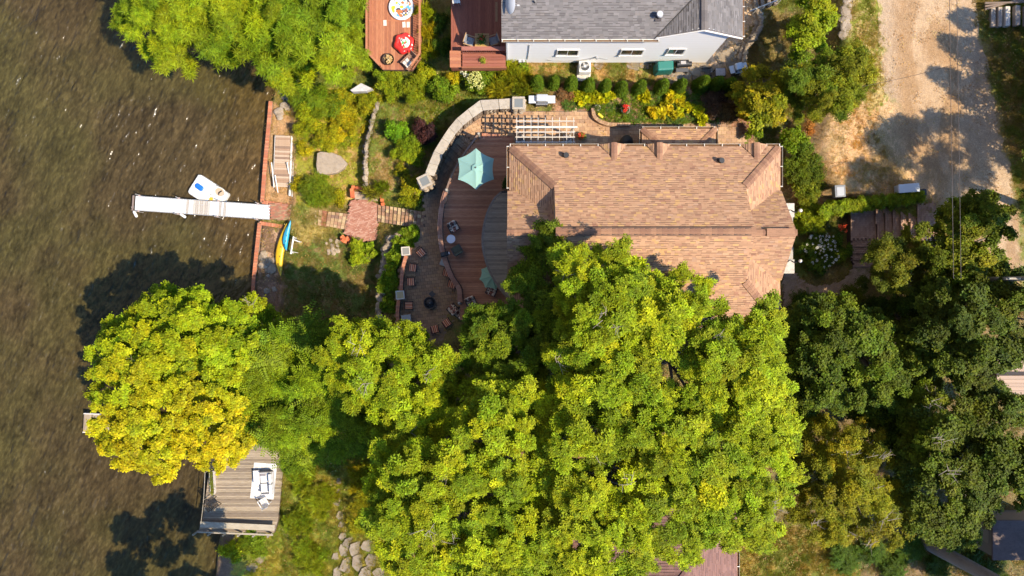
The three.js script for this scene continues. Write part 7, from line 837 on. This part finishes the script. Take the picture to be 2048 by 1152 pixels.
// ---- shrubs
const S = shrub;
S('smoke_bush', 'dark purple smoke bush against the curved stone wall', 846, 263, 27, 1.9, 'fine', [0.06, 0.022, 0.02], { n: 6, dens: 260 });
S('round_shrub', 'large rounded lime green shrub beside the purple bush', 815, 302, 36, 1.6, 'fine', [0.223, 0.276, 0.007], { n: 9, dens: 230 });
S('leafy_shrub', 'vivid green leafy shrub behind the purple bush', 790, 262, 26, 1.5, 'maple', [0.135, 0.262, 0.007], { n: 6, dens: 110, size: 0.8 });
S('golden_shrub', 'golden green shrub at the foot of the curved wall', 822, 368, 26, 1.5, 'fine', [0.297, 0.276, 0.007], { n: 6, dens: 230 });
S('golden_shrub', 'golden green shrub overhanging the upper brick flight', 822, 402, 20, 1.1, 'fine', [0.243, 0.262, 0.007], { n: 5, dens: 230 });
S('juniper_bush', 'feathery green juniper beside the lower brick steps', 636, 382, 36, 1.4, 'frond', [0.162, 0.207, 0.007], { n: 9, dens: 70, size: 0.6 });
S('round_shrub', 'light green shrub beside the red brick heap', 722, 503, 30, 1.2, 'maple', [0.203, 0.276, 0.007], { n: 6, dens: 120, size: 0.7 });
for (const [px, py, r, c, k, l] of [[606, 192, 30, [0.162, 0.221, 0.007], 'willow', 'green willow sucker beside the rock pile'], [655, 205, 38, [0.176, 0.235, 0.007], 'willow', 'green leafy shrub below the overhanging willow'], [612, 238, 34, LIM, 'fine', 'lime shrub above the stored boardwalk'], [684, 238, 40, GOL, 'fine', 'golden flowering shrub below the concrete slab'], [652, 272, 34, [0.351, 0.317, 0.007], 'fine', 'yellow green shrub behind the flat boulder'], [604, 300, 18, [0.405, 0.331, 0.007], 'fine', 'small golden shrub beside the white rails'], [744, 200, 30, [0.324, 0.304, 0.007], 'fine', 'golden shrub at the head of the low stone wall'], [690, 190, 24, [0.297, 0.29, 0.007], 'fine', 'golden shrub wrapped round the concrete slab'], [596, 368, 16, [0.338, 0.304, 0.007], 'fine', 'small yellow shrub at the end of the boardwalk'], [678, 395, 20, [0.324, 0.29, 0.007], 'fine', 'yellow green bush beside the red brick seat'], [762, 372, 18, [0.203, 0.235, 0.007], 'reed', 'spiky leaved plant beside the red brick seat'], [745, 388, 12, [0.27, 0.276, 0.02], 'reed', 'small spiky plant on the brick landing edge'], [800, 342, 16, [0.216, 0.221, 0.007], 'fine', 'low shrub between lime shrub and stone wall']]) S('garden_shrub', l, px, py, r, r > 28 ? 1.3 : 0.8, k, c, { n: r > 20 ? 7 : 3, dens: k === 'reed' ? 40 : 200, size: k === 'willow' ? 0.8 : 1 });
for (const [px, py, r, c, k, l] of [[852, 24, 18, LIM, 'reed', 'tall lime grass beside the picket deck rail'], [862, 62, 18, GOL, 'reed', 'golden grass between the two neighbouring decks'], [856, 104, 16, [0.27, 0.276, 0.007], 'reed', 'yellow green grass at the picket deck corner'], [880, 40, 20, DG, 'fine', 'dark bush in the shade of the wine red deck'], [884, 92, 20, DG, 'fine', 'dark bush below the wine red deck'], [848, 142, 22, LIM, 'fine', 'lime shrub at the foot of the picket deck'], [782, 168, 34, [0.216, 0.262, 0.007], 'fine', 'green shrub in front of the picket deck'], [830, 176, 32, [0.203, 0.248, 0.007], 'fine', 'bushy green shrub above the smoke bush'], [884, 176, 30, [0.135, 0.207, 0.007], 'maple', 'broad leaved shrub behind the curved wall'], [908, 148, 20, GOL, 'fine', 'golden shrub below the wine red deck steps'], [978, 152, 22, [0.162, 0.235, 0.007], 'maple', 'green shrub beside the white hydrangea'], [1018, 150, 26, [0.257, 0.262, 0.007], 'reed', 'clump of yellow green ornamental grass by the downspout'], [1000, 178, 24, [0.297, 0.262, 0.007], 'reed', 'clump of bronze ornamental grass above the coping'], [1045, 172, 22, [0.23, 0.235, 0.007], 'reed', 'ornamental grass clump beside the first cedar'], [1048, 140, 16, [0.176, 0.235, 0.007], 'fine', 'small green shrub below the meter boxes']]) S('garden_shrub', l, px, py, r, r > 28 ? 1.3 : 0.9, k, c, { n: r > 20 ? 6 : 4, dens: k === 'reed' ? 60 : 200, size: k === 'maple' ? 0.8 : 1 });
S('hydrangea', 'hydrangea with creamy white flower heads behind the curved wall', 955, 166, 22, 1.1, 'maple', [0.162, 0.235, 0.007], { n: 5, dens: 120, size: 0.8, flowers: { n: 22, s: 1.6, c: [0.5, 0.5, 0.16] } });
S('hydrangea', 'hydrangea bed with white flowers beside the front porch', 1642, 500, 42, 1.1, 'maple', [0.095, 0.145, 0.007], { n: 10, dens: 130, size: 0.8, flowers: { n: 70, s: 0.8, c: [0.75, 0.75, 0.7] } });
S('hydrangea', 'small white flower cluster beneath the wine red deck', 930, 148, 12, 0.8, 'maple', GRN, { n: 3, dens: 130, size: 0.7, flowers: { n: 5, s: 1.4, c: [0.7, 0.7, 0.5] } });
// bed beside the patio
cover('ivy_cover', 'dark green ground cover filling the patio planting bed', 'ground cover', [[1122, 200], [1160, 190], [1220, 185], [1300, 180], [1400, 185], [1440, 200], [1440, 246], [1300, 248], [1215, 246], [1196, 236], [1188, 218], [1130, 222]], 'fine', mixn([0.101, 0.166, 0.02], [0.135, 0.193, 0.007], 0.06), 75, 0.75, 0.22);
const HG = 'hostas in the patio bed';
for (const [px, py, r, c] of [[1152, 190, 13, 0], [1166, 200, 12, 0], [1180, 192, 14, 0], [1196, 198, 14, 0], [1216, 192, 11, 0], [1290, 190, 9, 0], [1305, 222, 13, 1], [1318, 230, 13, 1], [1333, 215, 14, 1], [1347, 228, 13, 1], [1340, 198, 12, 1], [1362, 206, 11, 1], [1360, 226, 12, 0], [1378, 216, 11, 0], [1395, 224, 11, 0], [1404, 238, 8, 0], [1345, 185, 12, 0], [1358, 192, 10, 0]]) S('hosta', c ? 'golden yellow hosta in the patio bed below the cedars' : 'lime green hosta in the patio bed below the cedars', px, py, r, 0.55, 'hosta', c ? [0.42, 0.36, 0.007] : [0.405, 0.414, 0.007], { n: 4, dens: 26, size: 0.62, group: HG, category: 'plant' });
S('brown_shrub', 'reddish brown shrub behind the gas grill', 1132, 182, 18, 0.6, 'fine', [0.27, 0.138, 0.05], { n: 5, dens: 150 }); S('brown_shrub', 'dry russet shrub beneath the amber tree', 1432, 205, 28, 0.7, 'fine', [0.13, 0.075, 0.04], { n: 6, dens: 130 }); S('brown_shrub', 'dark russet shrub at the shaded end of the bed', 1458, 225, 24, 0.8, 'fine', [0.121, 0.083, 0.03], { n: 6, dens: 130 });
cover('tall_grass', 'lush tall green grass between the curved wall and the decks', 'grass', [[772, 152], [840, 150], [900, 165], [960, 180], [940, 205], [895, 240], [868, 280], [845, 225], [800, 225], [775, 200]], 'reed', mixn([0.2, 0.26, 0.007], [0.32, 0.32, 0.01], 0.04), 26, 0.55, 0.02);
cover('golden_cover', 'golden flowering ground cover on the bank above the flat boulder', 'ground cover', [[592, 190], [640, 180], [735, 185], [742, 235], [728, 290], [680, 300], [620, 295], [592, 260]], 'fine', mixn([0.42, 0.34, 0.01], [0.24, 0.28, 0.008], 0.03), 26, 1.0, 0.25);
// hostas along the lower patio
for (const [px, py, r, l] of [[822, 468, 22, 'green hosta clump beside the rockery top'], [800, 490, 18, 'green hosta clump against the pale framed lantern pier'], [785, 515, 17, 'green hosta clump below the pale framed lantern pier'], [782, 540, 14, 'light green hosta clump halfway along the brick wall'], [776, 566, 22, 'dark green hosta clump above the yellowish lantern pier'], [778, 608, 20, 'dark green hosta clump below the yellowish lantern pier']]) S('hosta', l, px, py, r, 0.6, 'hosta', l.includes('light') ? [0.216, 0.276, 0.007] : [0.135, 0.207, 0.007], { n: 7, dens: 34, size: 0.6, category: 'plant', hy: 2.75 });
// east side
S('tall_shrub', 'leafy bright shrub at the north east corner of the brown house', 1600, 285, 34, 1.9, 'maple', [0.176, 0.241, 0.007], { n: 7, dens: 110 }); S('tall_shrub', 'dark clipped shrub along the brown house end wall', 1608, 330, 44, 1.9, 'fine', [0.121, 0.159, 0.007], { n: 11, dens: 220 }); S('tall_shrub', 'olive shrub beside the grey bin', 1622, 375, 36, 1.6, 'fine', [0.162, 0.179, 0.007], { n: 9, dens: 220 }); S('tall_shrub', 'lime leaved shrub beside the porch end', 1508, 265, 16, 1.4, 'maple', [0.203, 0.262, 0.007], { n: 4, dens: 110, size: 0.8 });
S('privet_bush', 'bright lime bush below the ivy hedge', 1632, 430, 40, 1.6, 'fine', [0.27, 0.31, 0.007], { n: 9, dens: 240 }); S('privet_bush', 'lime bush next to the front porch lamp', 1606, 448, 20, 1.2, 'fine', [0.23, 0.276, 0.007], { n: 5, dens: 240 }); S('box_ball', 'clipped green box ball beside the garden stairs', 1691, 503, 19, 1.3, 'fine', [0.121, 0.179, 0.007], { n: 4, dens: 330, size: 0.8 });
S('orange_shrub', 'small orange leaved shrub at the driveway edge', 1622, 254, 14, 0.9, 'fine', [0.4, 0.17, 0.03], { n: 3, dens: 220 });
{ const t = thing('ivy_hedge', 'long trimmed green ivy hedge beside the road stairs', 'hedge', V(0, 0, 0)), list = [], q = polyAlong(P([[1655, 420], [1700, 410], [1760, 402], [1810, 396], [1848, 392]], 7.1), 26); q.forEach((p, i) => { const g = G(p.x, p.z); for (let y = Math.min(g, 5.6) + 0.3; y < 7.0; y += 0.5) lobe(list, V(p.x, y, p.z), rr(0.36, 0.5), 40, [0.203, 0.262, 0.007], 0.6, 0.8); }); part('stem', tube(q.map(p => V(p.x, 5.6, p.z)), 0.05), bark, t); scatterL('foliage', 'maple', list, t); }
for (const [px, py, r, c, l] of [[1610, 605, 20, DG, 'dark fern clump at the house end of the front path'], [1655, 612, 24, [0.135, 0.166, 0.007], 'fern clump on the outer edge of the front path'], [1700, 600, 24, [0.149, 0.166, 0.007], 'spiky fern under the small yellowish tree'], [1740, 630, 30, DRK, 'dark fern beneath the rounded maple'], [1840, 640, 34, DRK, 'dark undergrowth bush beside the garage path'], [1860, 740, 36, DRK, 'dark undergrowth bush behind the rounded maple'], [1750, 1110, 30, DG, 'dark bush at the foot of the olive tree'], [1790, 1140, 30, DG, 'dark bush beside the thick pale trunk'], [1880, 1130, 26, DRK, 'dark bush below the thick pale trunk'], [1950, 1110, 24, DRK, 'dark bush beside the mauve roofed shed'], [1820, 1100, 34, DG, 'dark green bush above the thick pale trunk'], [1925, 1080, 34, DRK, 'dark bush between thick pale trunk and mauve shed'], [1990, 1150, 36, DRK, 'dark bush in front of the mauve shed'], [1700, 1120, 34, DG, 'dark bush at the lawn corner by the olive tree']]) S('fern_bush', l, px, py, r, 0.8, 'frond', c, { n: 6, dens: 44, size: 0.75 });
S('leafy_shrub', 'yellow green shrub on the bank below the lakeside deck', 462, 1105, 26, 1.2, 'fine', LIM, { n: 6, dens: 200 }); S('leafy_shrub', 'green grassy mound below the bench rail', 505, 1090, 34, 0.8, 'fine', GRN, { n: 8, dens: 170 });
for (const [px, py, r, c, l] of [[600, 950, 34, [0.216, 0.262, 0.007], 'tall green weeds beside the white rug'], [640, 1000, 40, [0.257, 0.276, 0.007], 'mound of yellow green weeds above the flagstones'], [600, 1040, 36, [0.203, 0.248, 0.007], 'mound of green weeds beside the bench rail end'], [730, 960, 40, [0.324, 0.29, 0.007], 'golden weeds between flagstones and oak'], [730, 1030, 40, [0.297, 0.276, 0.007], 'golden brown weeds above the flagstone patch'], [620, 1110, 40, [0.203, 0.248, 0.007], 'low green weeds beside the flagstone patch']]) S('weed_clump', l, px, py, r, 0.6, 'reed', c, { n: 9, dens: 40, size: 0.5, category: 'plant' });
// ---- grass on the lawns
{
  const list = [], bad = [PATIO, LOWP].map(xz); let k = 0; const road = xz(P(ROAD, LR));
  while (list.length < 26000 && k++ < 80000) {
    const x = rr(-19, 38), z = rr(-21.5, 21.5), y = G0(x, z); if (y < 0.45) continue; const p = toPx(x, y, z); if (p[0] < -10 || p[0] > 2060 || p[1] < -10 || p[1] > 1162) continue;
    if (p[0] > 1040 && p[0] < 1560 && p[1] > 300 && p[1] < 640) continue; if (p[0] > 1030 && p[0] < 1470 && p[1] > 1010) continue; if (p[0] > 1030 && p[0] < 1420 && p[1] < 118) continue;
    if (sdist([x, z], road) > 0.5 * (vn(x * 2, z * 2) - 0.35) || bad.some(b => inside([x, z], b))) continue; const c = groundAt(p[0], p[1]); if (rnd() > c[3]) continue;
    const d = rnd() < 0.3 ? [0.5, 0.37, 0.11] : [0.23, 0.27, 0.02], col = mixc([c[0] * 1.7, c[1] * 1.7, c[2] * 1.1], d, 0.42); list.push([V(x, G(x, z), z), V(rr(-0.3, 0.3), 1, rr(-0.3, 0.3)).normalize(), rr(0.6, 1.25), jit(col, 0.25, 0.1)]);
  }
  const m = scatter('lawn_grass', 'turf', list, scene); m.userData = { kind: 'stuff', label: 'short patchy grass of the lawns and verges', category: 'grass' };
}
{ // fallen leaves
  const list = []; let k = 0; while (list.length < 5200 && k++ < 40000) { const px = rr(500, 2048), py = rr(0, 1152), p = onG(px, py); if (p.y < 0.45 || (px > 1040 && px < 1570 && py > 290 && py < 650)) continue; if (fbm(px * 0.02, py * 0.02, 2) < 0.42) continue; list.push([V(p.x, p.y + 0.07, p.z), V(rr(-0.5, 0.5), 1, rr(-0.5, 0.5)).normalize(), rr(0.5, 1), [[0.42, 0.24, 0.07], [0.34, 0.17, 0.06], [0.45, 0.33, 0.12], [0.25, 0.14, 0.06]][k % 4]]); }
  const m = scatter('fallen_leaves', 'litter', list, scene, dryM); m.userData = { kind: 'stuff', label: 'scattered dry brown leaves on lawns and beds', category: 'leaves' };
}
renderer.render(scene, camera);
